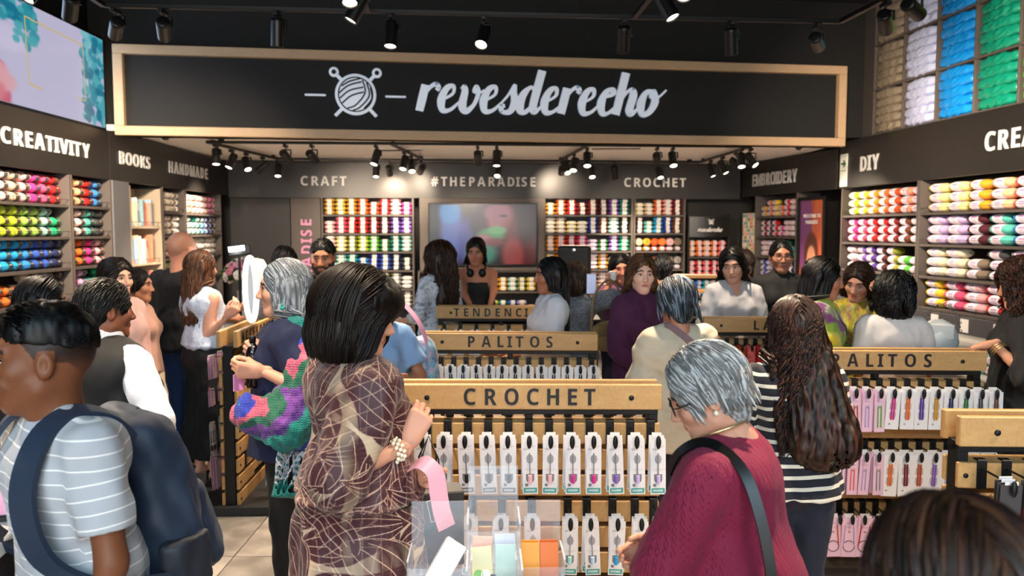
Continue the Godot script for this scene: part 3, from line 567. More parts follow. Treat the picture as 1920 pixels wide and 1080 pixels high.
	var cake := MB.new().lathe([Vector2(0.0, -0.035), Vector2(0.018, -0.045), Vector2(0.048, -0.046), Vector2(0.058, -0.03), Vector2(0.060, 0.0), Vector2(0.058, 0.03), Vector2(0.048, 0.046), Vector2(0.018, 0.045), Vector2(0.0, 0.035)], 22, Transform3D(Basis(Vector3.RIGHT, PI / 2), Vector3(0, 0.06, 0))).mesh()
	var core := MB.new().lathe([Vector2(0.009, 0.0), Vector2(0.013, 0.0), Vector2(0.013, 0.048), Vector2(0.009, 0.048), Vector2(0.009, 0.0)], 14, Transform3D(Basis(Vector3.RIGHT, PI / 2), Vector3(0, 0.06, 0))).mesh()
	for r in 3:
		stock(FB, 5.88, 6.59, ysB[r + 2], 6, 1, rows[r], 0.07, 0.12, 0.5, "label_lilac", "lying under the yarn cakes, " + nm[r + 2])
		for k in 6:
			t = thing("yarn_cake", "%s round yarn cake on the %s by the kiosk" % [rows[r][k], nm[r + 2]], "yarn", mv(FB, 5.94 + k * 0.118, ysB[r + 2] + 0.075, -0.10), "%s yarn cakes %s" % [rows[r][k], nm[r + 2]])
			part("yarn", cake, yarn_mat(rows[r][k]), t)
			part("card_core", core, mat("card_core", Color(0.72, 0.62, 0.50), 0.8), t)
	# low unit under the television
	shelf_unit("low_shelf_unit", FB, 2.66, 4.46, [1.17, 0.86, 0.52], "low dark shelf unit under the television", 1.17, false)
	for r in 2: stock(FB, 2.72, 4.40, [0.86, 0.52][r], 12, 3, ["orange", "mustard", "red", "lime", "turquoise", "green", "blue", "yellow", "mustard", "pale aqua", "olive", "yellow"] if r == 0 else ["navy", "grey", "aqua", "white", "red", "coral", "mustard", "lime", "teal", "blue", "lilac", "beige"], 0.07, 0.11, 0.42, "label_cream", "low unit under the television, " + nm[r], -0.12, "acrylic_skein")
	# display kiosk in the corner
	t = thing("display_kiosk", "black display kiosk with curved revesderecho header beside the back shelves", "kiosk", mv(FB, 6.66, 0, 0.0))
	var bm := mat("kiosk_black", Color(0.06, 0.055, 0.055), 0.4)
	part("back_panel", MB.new().box(Vector3(0.33, 1.0, -0.3), Vector3(0.66, 2.0, 0.02)).mesh(), bm, t)
	for x in [0.02, 0.64]: part("upright", MB.new().box(Vector3(x, 1.0, -0.16), Vector3(0.03, 2.0, 0.28), 0.003).mesh(), bm, t)
	var hd := MB.new()
	for k in 12:
		var a0 := -1.0 + k / 6.0; var a1 := -1.0 + (k + 1) / 6.0
		var p0 := Vector3(0.33 + 0.31 * a0, 0, 0.06 * (1.0 - a0 * a0)); var p1 := Vector3(0.33 + 0.31 * a1, 0, 0.06 * (1.0 - a1 * a1))
		hd.quad(p0 + Vector3(0, 1.66, 0), p1 + Vector3(0, 1.66, 0), p1 + Vector3(0, 1.96, 0), p0 + Vector3(0, 1.96, 0))
	hd.box(Vector3(0.33, 1.81, -0.14), Vector3(0.62, 0.30, 0.27))
	part("header", hd.mesh(), bm, t)
	script_word("revesderecho", 0.042, t, mats.letter_white, Transform3D(Basis.from_scale(Vector3(1.05, 1, 0.2)), Vector3(0.31, 1.76, 0.062)))
	logo(t, 0.034, Transform3D(Basis.from_scale(Vector3(1, 1, 0.4)), Vector3(0.33, 1.88, 0.062)), mats.letter_white, bm)
	for y in [1.36, 1.06, 0.76, 0.46, 0.16]: part("shelf_board", MB.new().box(Vector3(0.33, y - 0.01, -0.15), Vector3(0.6, 0.02, 0.28), 0.002).mesh(), mats.taupe, t)
	rows = [["mustard", "orange", "peach", "orange", "coral"], ["coral", "red", "coral", "red", "light pink"], ["blue", "sky blue", "turquoise", "light pink", "cyan"], ["navy", "teal", "beige", "grey", "lilac"]]
	for r in 4: stock(FB, 6.70, 7.28, [1.36, 1.06, 0.76, 0.46][r], 5, 3, rows[r], 0.085, 0.1, 0.4, "label_lilac", "in the black kiosk, " + nm[r], -0.12, "kiosk_skein")
	# thread card panel in the corner
	t = thing("thread_chart", "pale chart board of small thread samples in the dark corner niche", "chart", mv(FR2, 0.02, 1.42, 0.0))
	part("board", MB.new().box(Vector3(0.2, 0.28, -0.02), Vector3(0.36, 0.62, 0.02), 0.003).mesh(), mat("chart_board", Color(0.86, 0.82, 0.72), 0.6), t)
	for i in 8:
		for j in 11:
			var c: Color = HUE.values()[(i * 5 + j * 7) % HUE.size()].lerp(Color(0.9, 0.86, 0.78), 0.45)
			part("thread_card", bx(0.034, 0.044, 0.006, 0.001), mat("thread_%d" % ((i * 5 + j * 7) % HUE.size()), c, 0.7), t, Transform3D(Basis(), Vector3(0.05 + i * 0.043, 0.02 + j * 0.053, -0.007)))
	# right wall
	shelf_unit("shelf_unit", FR2, 0.42, 1.53, [1.95, 1.67, 1.39, 1.11, 0.83], "shelf unit of bright yarn under EMBROIDERY lettering", 2.25, false)
	rows = [["mustard", "orange", "yellow", "orange", "red", "pale pink", "magenta"], ["dark red", "maroon", "red", "magenta", "light pink", "white", "lilac"], ["pale pink", "white", "pale aqua", "teal", "emerald", "turquoise", "teal"], ["blue", "lavender grey", "purple", "white", "grey", "navy", "black"], ["brown", "beige", "grey", "red", "coral", "white", "navy"]]
	for r in 5: stock(FR2, 0.46, 1.50, [1.95, 1.67, 1.39, 1.11, 0.83][r], 7, 3, rows[r], 0.08, 0.12, 0.5, "label_lilac", "under EMBROIDERY lettering, " + nm[r])
	var ysR := [1.93, 1.62, 1.305, 1.0]
	shelf_unit("shelf_unit", FR1, 0.06, 1.58, ysR, "shelf unit of medium yarn under DIY lettering, far from the shop front")
	shelf_unit("shelf_unit", FR1, 1.59, 4.0, ysR, "long shelf unit of jumbo yarn skeins on the right wall")
	rows = [["lime", "yellow", "mustard", "orange", "burnt orange", "salmon", "light pink"], ["magenta", "hot pink", "red", "red", "dark red", "brown", "white"], ["pale pink", "violet", "purple", "maroon", "olive", "bright green", "lilac"], ["white", "royal blue", "royal blue", "white", "navy", "pale blue", "cyan"]]
	for r in 4: stock(FR1, 0.10, 1.55, ysR[r], 7, 3, rows[r], 0.095, 0.16, 0.46, "label_lilac", "under DIY lettering, " + nm[r])
	rows = [["pale yellow", "pale yellow", "mustard", "peach", "coral", "dark red", "red", "hot pink"], ["lilac", "lilac", "maroon", "aqua", "sky blue", "navy", "lilac", "grey"], ["cream", "cream", "taupe", "dark grey", "grey", "black", "white", "beige"], ["yellow", "hot pink", "light pink", "red", "magenta", "coral", "emerald", "green"]]
	for r in 4: stock(FR1, 1.63, 3.97, ysR[r], 8, 3, rows[r], 0.098, 0.18, 0.42, "label_lilac", "in the jumbo yarn unit, " + nm[r], -0.12, "jumbo_skein")
	# counter with price tags and a lit lower shelf
	t = thing("wall_counter", "grey counter front with white price tags below the jumbo yarn", "counter", mv(FR1, 0.06, 0.0))
	part("front", MB.new().box(Vector3(1.97, 0.90, 0.06), Vector3(3.94, 0.16, 0.03), 0.003).mesh(), mat("counter_grey", Color(0.27, 0.27, 0.29), 0.5), t)
	part("lower_shelf", MB.new().box(Vector3(1.97, 0.50, 0.02), Vector3(3.94, 0.03, 0.4), 0.003).mesh(), mat("white_laminate", Color(0.82, 0.82, 0.80), 0.4), t)
	part("back_panel", MB.new().box(Vector3(1.97, 0.66, -0.2), Vector3(3.94, 0.34, 0.02)).mesh(), mats.white_laminate, t)
	part("plinth", MB.new().box(Vector3(1.97, 0.24, 0.02), Vector3(3.94, 0.48, 0.4), 0.004).mesh(), mats.counter_grey, t)
	for k in 9: part("price_tag", bx(0.11, 0.12, 0.002), mats.paper, t, Transform3D(Basis(), Vector3(0.25 + k * 0.43, 0.90, 0.077)))
	stock(FR1, 1.7, 3.9, 0.515, 12, 2, ["light pink", "taupe", "pale blue", "grey", "lilac", "pale aqua", "beige", "light pink", "white", "pale blue", "lilac", "taupe"], 0.09, 0.14, 0.42, "label_lilac", "on the white lower shelf", 0.08)
	# bagged yarn above the right fascia
	var cols := [["grey beige", Color(0.50, 0.46, 0.40)], ["pale lavender", Color(0.70, 0.74, 0.88)], ["bright blue", Color(0.05, 0.52, 0.85)], ["sea green", Color(0.05, 0.55, 0.45)], ["grass green", Color(0.30, 0.72, 0.25)], ["olive green", Color(0.5, 0.62, 0.15)]]
	t = thing("upper_shelf", "tall divided upper shelf of bagged yarn above the right fascia", "shelf", mv(FR1, 0.62, 2.80, -0.04))
	part("back_panel", MB.new().box(Vector3(1.67, 0.75, -0.29), Vector3(3.34, 1.5, 0.02)).mesh(), mats.taupe, t)
	for k in 7: part("divider", MB.new().box(Vector3(k * 0.556, 0.75, -0.14), Vector3(0.022, 1.5, 0.28), 0.002).mesh(), mats.taupe, t)
	for k in 4: part("shelf_board", MB.new().box(Vector3(1.67, 0.01 + k * 0.485, -0.14), Vector3(3.34, 0.022, 0.28), 0.002).mesh(), mats.taupe, t)
	part("end_panel", MB.new().box(Vector3(-0.32, 0.75, -0.14), Vector3(0.6, 1.5, 0.26), 0.004).mesh(), mat("pillar_taupe", Color(0.27, 0.25, 0.24), 0.6), t)
	var bags := []
	var fn := FastNoiseLite.new(); fn.frequency = 1.0; fn.fractal_octaves = 3
	for v in 4:
		var m := MB.new()
		m.box(Vector3.ZERO, Vector3(0.01, 0.01, 0.01))
		m = MB.new().ball(Vector3(0, 0.046, 0), Vector3(0.262, 0.049, 0.10), 56, 18)
		for i in m.v.size():
			var p := m.v[i] - Vector3(0, 0.046, 0)
			var ex := pow(absf(p.x) / 0.262, 2.0)
			p.y = signf(p.y) * pow(absf(p.y) / 0.049, 0.55) * 0.049; p.z = signf(p.z) * pow(absf(p.z) / 0.1, 0.55) * 0.10
			var bump := 0.009 * absf(sin(p.x * 30.0 + v + p.y * 8.0)) + 0.022 * fn.get_noise_3d(p.x * 22.0 + v * 9.0, p.y * 34.0, p.z * 34.0) * (1.0 - ex)
			m.v[i] = Vector3(p.x, p.y + 0.046, p.z) + m.n[i] * bump
		bags.append(smooth_normals(m).mesh())
	for ci in 6:
		var bm2 := mat("bag " + cols[ci][0], cols[ci][1], 0.32)
		bm2.clearcoat_enabled = true; bm2.clearcoat = 1.0; bm2.clearcoat_roughness = 0.08
		for row in 3:
			for k in 5:
				var o := thing("yarn_bag", "%s yarn in a clear bag, %s above the right fascia" % [cols[ci][0], ["lowest tier", "middle tier", "top tier"][row]], "yarn bag", mv(FR1, 0.62 + 0.278 + ci * 0.556, 2.824 + row * 0.485 + k * 0.0885, -0.12 + rng.randf_range(-0.008, 0.012), rng.randf_range(-1.5, 1.5)), "%s yarn bags, tier %d" % [cols[ci][0], row])
				part("bagged_yarn", bags[rng.randi() % 4], bm2, o)

func smooth_normals(m: MB) -> MB:
	var acc := {}
	for i in range(0, m.ix.size(), 3):
		var a := m.v[m.ix[i]]; var b := m.v[m.ix[i + 1]]; var c := m.v[m.ix[i + 2]]
		var nn := (c - a).cross(b - a)
		for k in 3:
			var q := (m.v[m.ix[i + k]] * 5000.0).round()
			acc[q] = acc.get(q, Vector3.ZERO) + nn
	for i in m.v.size(): m.n[i] = (acc.get((m.v[i] * 5000.0).round(), m.n[i]) as Vector3).normalized()
	return m
# ---------------------------------------------------------------- slatted racks with hanging cards
var RK := {}
const RH := 1.14
func rack(a: Vector2, b: Vector2, word: String, label: String, hooks: Array, both := true) -> Transform3D:
	var f := frame(a, b)
	var W := a.distance_to(b)
	var t := thing("slat_rack", label, "display rack", f)
	var bm: Material = mats.black_metal
	part("base", MB.new().box(Vector3(W * 0.5, 0.03, 0), Vector3(W + 0.06, 0.06, 0.62), 0.006).mesh(), mat("base_grey", Color(0.11, 0.115, 0.13), 0.5), t)
	for x in [0.03, W - 0.03]: part("post", MB.new().box(Vector3(x, 0.55, 0), Vector3(0.04, 1.0, 0.06), 0.003).mesh(), bm, t)
	part("crossbar", MB.new().box(Vector3(W * 0.5, 1.028, 0), Vector3(W - 0.02, 0.03, 0.07), 0.003).mesh(), bm, t)
	part("centre_bar", MB.new().box(Vector3(W * 0.5, 0.55, 0), Vector3(0.03, 1.0, 0.04), 0.003).mesh(), bm, t)
	for s in [1.0, -1.0]:
		var pl := part("sign_plank", MB.new().box(Vector3(W * 0.5, RH - 0.05, 0), Vector3(W, 0.10, 0.028), 0.003).mesh(), mats.wood, t, Transform3D(Basis(), Vector3(0, 0, s * 0.052)))
		if s > 0:
			letters(word, 0.066, minf(0.079 * word.length(), W * 0.86), mat("letter_black", Color(0.02, 0.02, 0.02), 0.5), pl, Transform3D(Basis(), Vector3(W * 0.5, RH - 0.05, 0.0152)), 0.003, true, 0.95)
			for x in [0.115 * W, W * 0.885]: part("screw", MB.new().ball(Vector3(x, RH - 0.052, 0.015), Vector3(0.011, 0.011, 0.006), 10, 6).mesh(), bm, pl)
		for k in 9:
			part("slat", bx(W - 0.01, 0.086, 0.02, 0.003), mats.wood, t, Transform3D(Basis(), Vector3(W * 0.5 + (k % 3) * 0.001, 0.94 - k * 0.106, s * 0.045)))
		for x in [0.03, W - 0.03]:
			for k in 9: part("bolt", bolt_mesh(), bm, t, Transform3D(Basis(), Vector3(x, 0.94 - k * 0.106, s * 0.056)))
	if not RK.has("hook"):
		var m := MB.new()
		m.box(Vector3(0, 0, 0.003), Vector3(0.032, 0.098, 0.005), 0.001).box(Vector3(0, 0.048, -0.01), Vector3(0.032, 0.005, 0.03), 0.001)
		m.tube([Vector3(0, 0.02, 0.004), Vector3(0, 0.02, 0.17), Vector3(0, 0.026, 0.185)], 0.0035, 6)
		m.ball(Vector3(0, 0.010, 0.186), Vector3(0.010, 0.026, 0.008), 10, 8)
		RK.hook = m.mesh()
	for h in hooks:   # [x, y of the slat, side]
		part("hook", RK.hook, bm, t, Transform3D(Basis(Vector3.UP, 0.0 if h[2] > 0 else PI) * Basis.from_scale(Vector3(1, 1, 1.0 if h[2] > 0 else 0.6)), Vector3(h[0], h[1], 0.055 * h[2])))
	return f
func bolt_mesh() -> ArrayMesh:
	if not RK.has("bolt"): RK.bolt = MB.new().ball(Vector3.ZERO, Vector3(0.009, 0.009, 0.005), 8, 5).mesh()
	return RK.bolt

# printed cards: w x h metres, drawn once per kind
func card_print(kind: String) -> Material:
	if mats.has("card_" + kind): return mats["card_" + kind]
	var im := Image.create(96, 352, false, Image.FORMAT_RGB8)
	var dk := Color(0.25, 0.24, 0.25)
	match kind:
		"grey", "teal":
			im.fill(Color(0.90, 0.87, 0.86))
			for k in 40:      # handwritten name at the top
				im.fill_rect(Rect2i(12 + k, 64 - int(7 * sin(k * 0.55)) - k / 6, 2, 2), dk)
			for k in 12: im.fill_rect(Rect2i(62 + k * 2, 46 + int(5 * sin(k * 1.1)), 2, 2), Color(0.85, 0.35, 0.35))
			for y in 60:
				var w := int(22.0 * sqrt(maxf(0.0, 1.0 - pow((y - 30) / 30.0, 2.0))))
				im.fill_rect(Rect2i(48 - w, 96 + y, w * 2, 1), Color(0.62, 0.60, 0.61))
			im.fill_rect(Rect2i(12, 190, 72, 2), Color(0.7, 0.68, 0.68)); im.fill_rect(Rect2i(20, 198, 56, 2), Color(0.75, 0.73, 0.73))
			for y in 56:
				var w := 26 if y < 34 else int(26.0 * sqrt(maxf(0.0, 1.0 - pow((y - 34) / 23.0, 2.0))))
				im.fill_rect(Rect2i(48 - w, 222 + y, w * 2, 1), Color(0.50, 0.49, 0.50))
			for y in 18:
				for x in 18:
					var q := Vector2(x - 8.5, y - 8.5).length()
					if q < 9.0 and q > 3.5: im.set_pixel(16 + x, 284 + y, dk)
			var bc := Color(0.40, 0.40, 0.42) if kind == "grey" else Color(0.28, 0.62, 0.58)
			im.fill_rect(Rect2i(6, 312, 84, 32), bc)
			for k in 9: im.fill_rect(Rect2i(16 + k * 7, 321, 5, 13), Color(0.9, 0.9, 0.9)); im.fill_rect(Rect2i(18 + k * 7, 324 + (k % 3) * 2, 1, 5), bc)
		"pink", "ring":
			im.fill(Color(0.87, 0.70, 0.79))
			im.fill_rect(Rect2i(8, 8, 80, 336), Color(0.90, 0.75, 0.83))
			for k in 30: im.fill_rect(Rect2i(30 + k, 50 - int(5 * sin(k * 0.6)), 2, 2), dk)
			for y in 16:
				for x in 16:
					var q := Vector2(x - 7.5, y - 7.5).length()
					if q < 8.0 and q > 4.0: im.set_pixel(40 + x, (130 if kind == "pink" else 120) + y, dk)
			im.fill_rect(Rect2i(20, 84, 56, 2), Color(0.7, 0.5, 0.6)); im.fill_rect(Rect2i(26, 92, 44, 2), Color(0.7, 0.5, 0.6))
		"window":
			im.fill(Color(0.92, 0.91, 0.91))
			for k in 34: im.fill_rect(Rect2i(30 + k, 44 - int(5 * sin(k * 0.6)), 2, 2), Color(0.4, 0.4, 0.4))
			for b in [96, 190]:
				for y in 70:
					var w := 24 if (y > 24 and b == 96) or (y < 44 and b == 190) else int(24.0 * sqrt(maxf(0.0, 1.0 - pow(((y - 24) if b == 96 else (y - 44)) / 26.0, 2.0))))
					im.fill_rect(Rect2i(48 - w, b + y, w * 2, 1), Color(0.74, 0.72, 0.73))
			for y in 14:
				for x in 14:
					if absf(Vector2(x - 6.5, y - 6.5).length() - 5.0) < 1.8: im.set_pixel(24 + x, 296 + y, dk)
		"dark":
			im.fill(Color(0.26, 0.24, 0.24))
			im.fill_rect(Rect2i(10, 150, 76, 90), Color(0.55, 0.12, 0.12)); im.fill_rect(Rect2i(10, 256, 76, 70), Color(0.62, 0.15, 0.14))
			for k in 7: im.fill_rect(Rect2i(20 + k * 8, 286, 5, 7), Color(0.9, 0.85, 0.82)); im.fill_rect(Rect2i(28 + k * 6, 300, 4, 4), Color(0.9, 0.85, 0.82))
		"misc":
			im.fill(Color(0.86, 0.85, 0.84))
			im.fill_rect(Rect2i(10, 80, 76, 130), Color(0.55, 0.56, 0.58)); im.fill_rect(Rect2i(30, 100, 36, 90), Color(0.8, 0.8, 0.8)); im.fill_rect(Rect2i(10, 240, 76, 60), Color(0.15, 0.15, 0.16))
	var m := mat("card_" + kind, Color.WHITE, 0.45)
	m.albedo_texture = ImageTexture.create_from_image(im)
	return m
var tints := {}
func tint(c: Color) -> Material:
	return mat("tint_" + c.to_html(false), c, 0.35)
func card(kind: String, xf: Transform3D, w: float, h: float, hue: String, label: String, group: String, front := true) -> void:
	var t := thing({"grey": "hook_card", "teal": "hook_card", "pink": "needle_card", "ring": "circular_needle_card", "window": "windowed_card", "dark": "dark_card", "misc": "accessory_pack"}[kind], label, "pack", xf, group)
	part("card", bx(w, h, 0.0016, 0.0, Vector3(0, -h * 0.5, 0)), card_print(kind), t)
	part("hang_tab", bx(w * 0.62, 0.012, 0.0012, 0.0, Vector3(0, 0.005, 0)), mat("tab_white", Color(0.9, 0.88, 0.87), 0.5), t)
	if not front: return
	var c := tint(HUE[hue])
	match kind:
		"grey", "teal":
			part("handle", RK.get_or_add("handle", MB.new().tube([Vector3(0, -0.0, 0.004), Vector3(0, -0.03, 0.004)], [0.008, 0.0075], 10).mesh()), c, t, Transform3D(Basis(), Vector3(0, -h * 0.65, 0)))
			part("shaft", RK.get_or_add("shaft", MB.new().tube([Vector3(0, 0, 0.003), Vector3(0, 0.085, 0.003)], [0.0028, 0.0022], 6).mesh()), mats.steel, t, Transform3D(Basis(), Vector3(0, -h * 0.64, 0)))
		"pink":
			for s in [-1.0, 1.0]: part("needle", RK.get_or_add("needle", MB.new().tube([Vector3(0, 0, 0.003), Vector3(0, 0.10, 0.003), Vector3(0, 0.115, 0.003)], [0.003, 0.003, 0.0005], 6).mesh()), c, t, Transform3D(Basis(), Vector3(s * 0.008, -h * 0.88, 0)))
		"ring":
			part("cable_loop", RK.get_or_add("loop", ring_mesh(0.028, 0.0016)), mats.black_metal, t, Transform3D(Basis(), Vector3(0, -h * 0.72, 0.003)))
			for s in [-1.0, 1.0]: part("needle", RK.get_or_add("needle", null), c, t, Transform3D(Basis(Vector3.BACK, s * 0.06), Vector3(s * 0.027, -h * 0.72, 0)))
		"window":
			part("hook_grip", RK.get_or_add("grip", MB.new().tube([Vector3(-0.006, 0, 0.003), Vector3(-0.006, 0.11, 0.003)], 0.0042, 6).tube([Vector3(0.006, 0, 0.003), Vector3(0.006, 0.11, 0.003)], 0.0042, 6).mesh()), c, t, Transform3D(Basis(), Vector3(0, -h * 0.74, 0)))
func ring_mesh(r: float, w: float) -> ArrayMesh:
	var p := []
	for k in 25: p.append(Vector3(cos(TAU * k / 24.0), sin(TAU * k / 24.0), 0) * r)
	return MB.new().tube(p, w, 6, false).mesh()
# a row of packs: hues one per hook, depth packs behind the first
func row(f: Transform3D, xs: Array, y: float, side: float, kind, w: float, h: float, hues: Array, deep: int, where: String) -> void:
	for i in xs.size():
		var k: String = kind[i] if kind is Array else kind
		var nn: String = {"grey": "grey bannered hook card with %s handle", "teal": "teal bannered hook card with %s handle", "pink": "pink needle card with %s needles", "ring": "circular needle card with %s tips", "window": "white windowed card with %s hooks", "dark": "dark red panelled card with %s edge", "misc": "grey accessory pack with %s trim"}[k] % hues[i % hues.size()]
		for j in deep:
			var tilt := rng.randf_range(-0.05, 0.05) if j == 0 else rng.randf_range(-0.03, 0.03)
			var z := 0.055 + (0.172 if side > 0 else 0.10) - j * 0.016
			var xf := f * Transform3D(Basis(Vector3.UP, 0.0 if side > 0 else PI), Vector3(xs[i], y, z * side)) * Transform3D(Basis(Vector3.BACK, tilt) * Basis(Vector3.RIGHT, 0.04), Vector3(rng.randf_range(-0.003, 0.003), 0.018 + j * 0.004, 0))
			card(k, xf, w, h, hues[i % hues.size()], nn + (", " if j == 0 else " behind others, ") + where, "%s %s %s" % [k, hues[i % hues.size()], where + (" back" if j else "")], j == 0)
func spread(x0: float, x1: float, n: int) -> Array:
	var o := []
	for i in n: o.append(lerpf(x0, x1, (i + 0.5) / n))
	return o
func hooks_at(rows_: Array) -> Array:
	var o := []
	for r in rows_:
		for x in r[0]: o.append([x, r[1], r[2]])
	return o
func build_racks() -> void:
	var y := [0.945, 0.627, 0.309]
	# CROCHET
	var x0 := spread(0.0, 1.055, 13); var x1 := [0.14, 0.3, 0.42, 0.54, 0.685, 0.762, 0.865, 0.955, 1.03]; var x2 := spread(0.5, 1.05, 5)
	var f := rack(Vector2(-0.46, 3.215), Vector2(0.597, 3.205), "CROCHET", "wooden slat rack with CROCHET plank hung with crochet hook cards", hooks_at([[x0, y[0], 1], [x1, y[1], 1], [x2, y[2], 1], [x0, y[0], -1]]))
	row(f, x0, y[0], 1, ["grey", "grey", "grey", "grey", "grey", "grey", "teal", "teal", "teal", "teal", "teal", "teal", "teal"], 0.058, 0.215, ["black", "black", "dark grey", "black", "dark brown", "black", "light pink", "light pink", "magenta", "magenta", "violet", "lilac", "lilac"], 3, "upper CROCHET rack row")
	row(f, x1, y[1], 1, "teal", 0.058, 0.215, ["cream", "mustard", "pale aqua", "white", "pale aqua", "pale blue", "cyan", "royal blue", "aqua"], 3, "middle CROCHET rack row")
	row(f, x2, y[2], 1, "teal", 0.058, 0.215, ["red", "coral", "green", "navy", "olive"], 2, "low CROCHET rack row")
	row(f, spread(0.0, 1.055, 12), y[0], -1, "window", 0.066, 0.2, ["white", "grey"], 1, "back of the CROCHET rack")
	# PALITOS in the middle aisle
	x0 = spread(0.0, 1.05, 14)
	f = rack(Vector2(-0.535, 4.815), Vector2(0.512, 4.775), "PALITOS", "wooden slat rack with PALITOS plank behind the CROCHET rack", hooks_at([[x0, y[0], 1], [x0, y[1], 1]]))
	row(f, x0, y[0], 1, "window", 0.066, 0.2, ["black", "grey", "black", "navy", "maroon", "black", "dark grey"], 2, "upper row, PALITOS rack behind CROCHET")
	row(f, x0, y[1], 1, "window", 0.066, 0.2, ["black", "grey", "violet", "navy"], 1, "lower row, PALITOS rack behind CROCHET")
	# TENDENCIAS
	x0 = spread(0.0, 1.05, 8)
	f = rack(Vector2(-0.615, 6.53), Vector2(0.435, 6.5), "TENDENCIAS", "wooden slat rack with TENDENCIAS plank in front of the music desk", hooks_at([[x0, y[0], 1]]))
	row(f, x0, y[0], 1, "misc", 0.09, 0.2, ["teal", "coral", "navy"], 1, "TENDENCIAS rack")
	# LANAS
	x0 = spread(0.0, 1.05, 16)
	f = rack(Vector2(1.35, 5.65), Vector2(2.40, 5.60), "LANAS", "wooden slat rack with LANAS plank hung with plaited yarn hanks", hooks_at([[x0, y[0], 1]]))
	hanks(f, x0, y[0])
	# right PALITOS
	var xa := spread(0.02, 0.50, 8); var xb := spread(0.50, 1.06, 8)
	f = rack(Vector2(1.35, 4.13), Vector2(2.415, 4.09), "PALITOS", "wooden slat rack with PALITOS plank gripped by a hand with bangles", hooks_at([[xa + xb, y[0], 1], [xa + xb, y[1], 1], [xa + xb, y[2], 1]]))
	var pk := ["red", "royal blue", "coral", "lilac", "cyan", "burnt orange", "lilac", "bright green"]
	row(f, xa, y[0], 1, "pink", 0.052, 0.205, pk, 3, "upper row, hand-gripped PALITOS rack")
	row(f, xb, y[0], 1, "window", 0.066, 0.19, ["magenta", "orange", "purple", "mustard", "navy", "green", "dark grey", "brown"], 3, "upper row, hand-gripped PALITOS rack")
	row(f, xa, y[1], 1, "pink", 0.052, 0.205, ["light pink", "blue", "cyan", "teal", "violet", "coral", "lilac", "grey"], 3, "middle row, hand-gripped PALITOS rack")
	row(f, xb, y[1], 1, "window", 0.074, 0.21, ["orange", "dark red", "burnt orange", "violet", "navy", "green", "grey", "lilac"], 3, "middle row, hand-gripped PALITOS rack")
	xa = spread(0.06, 0.54, 6); xb = spread(0.56, 1.06, 7)
	row(f, xa, y[2], 1, "ring", 0.076, 0.205, ["red", "blue", "burnt orange", "lilac"], 2, "low row, hand-gripped PALITOS rack")
	row(f, xb, y[2], 1, "window", 0.060, 0.2, ["green", "purple", "violet", "pale blue", "mustard", "grey", "navy"], 2, "low row, hand-gripped PALITOS rack")
	# near right rack, word out of the picture
	x0 = spread(0.04, 1.0, 12)
	f = rack(Vector2(1.478, 2.66), Vector2(2.53, 2.62), "", "plain ended wooden slat rack of dark needle cards near the shop front", hooks_at([[x0, y[0], 1], [x0, y[1], 1]]))
	row(f, x0, y[0], 1, "dark", 0.066, 0.22, ["grey", "red", "dark red", "grey"], 3, "rack near the shop front")
	row(f, x0, y[1], 1, "dark", 0.066, 0.22, ["grey", "red"], 1, "lower row, rack near the shop front")
	# ACCESORIOS, seen from its end
	x0 = spread(0.05, 0.95, 5)
	f = rack(Vector2(-1.735, 4.83), Vector2(-1.775, 5.75), "ACCESORIOS", "wooden slat rack with ACCESORIOS plank standing end on in the left aisle", hooks_at([[x0, y[0], 1], [x0, y[1], 1], [x0, y[2], 1], [x0, y[0], -1], [x0, 0.733, -1], [x0, y[1] - 0.106, -1], [x0, y[2], -1]]))
	for r in 3: row(f, x0, y[r], 1, ["misc", "misc", "window"][r], 0.08, 0.19, ["grey", "black", "light pink"], 3, "ACCESORIOS rack inner side, %s row" % ["upper", "middle", "low"][r])
	row(f, x0, y[0], -1, "pink", 0.07, 0.14, ["hot pink", "magenta"], 3, "ACCESORIOS rack outer side, top row")
	row(f, x0, 0.733, -1, "pink", 0.07, 0.10, ["hot pink", "coral"], 2, "ACCESORIOS rack outer side, second row")
	row(f, x0, y[1] - 0.106, -1, "misc", 0.07, 0.2, ["grey", "white"], 2, "ACCESORIOS rack outer side, third row")
	row(f, x0, y[2], -1, "pink", 0.07, 0.21, ["magenta", "hot pink"], 3, "ACCESORIOS rack outer side, bottom row")
func hanks(f: Transform3D, xs: Array, y: float) -> void:
	var m := MB.new()
	for s in 3:
		var p := []; var r := []
		for k in 29:
			var u := k / 28.0
			var a := u * 26.0 + s * TAU / 3.0
			p.append(Vector3(cos(a) * 0.016, -u * 0.36, sin(a) * 0.013)); r.append(0.016 if k < 26 else 0.010)
		m.tube(p, r, 8)
	var tie := MB.new().tube([Vector3(0, -0.325, 0), Vector3(0, -0.34, 0)], 0.03, 10).mesh()
	var hm := m.mesh()
	var hs := ["yellow", "mustard", "orange", "burnt orange", "coral", "red", "red", "dark red", "magenta", "magenta", "hot pink", "violet", "purple", "blue", "teal", "green"]
	for i in xs.size():
		for j in 2:
			var t := thing("yarn_hank", "%s plaited yarn hank hanging on the LANAS rack%s" % [hs[i], "" if j == 0 else ", behind another"], "yarn", mv(f, xs[i], y + 0.012, 0.055 + 0.16 - j * 0.06), "%s hanks on the LANAS rack %d" % [hs[i], j])
			part("plait", hm, yarn_mat(hs[i]), t)
			part("tie", tie, tint(HUE[hs[i]].darkened(0.3)), t)
# ---------------------------------------------------------------- the people in the shop
func stripes(key: String, base: Color, line: Color, share: float) -> StandardMaterial3D:
	var im := Image.create(8, 64, false, Image.FORMAT_RGB8)
	im.fill(base); im.fill_rect(Rect2i(0, 0, 8, int(64 * share)), line)
	var m := mat(key, Color.WHITE, 0.85)
	m.albedo_texture = ImageTexture.create_from_image(im)
	m.rim_enabled = true; m.rim = 0.2
	return m
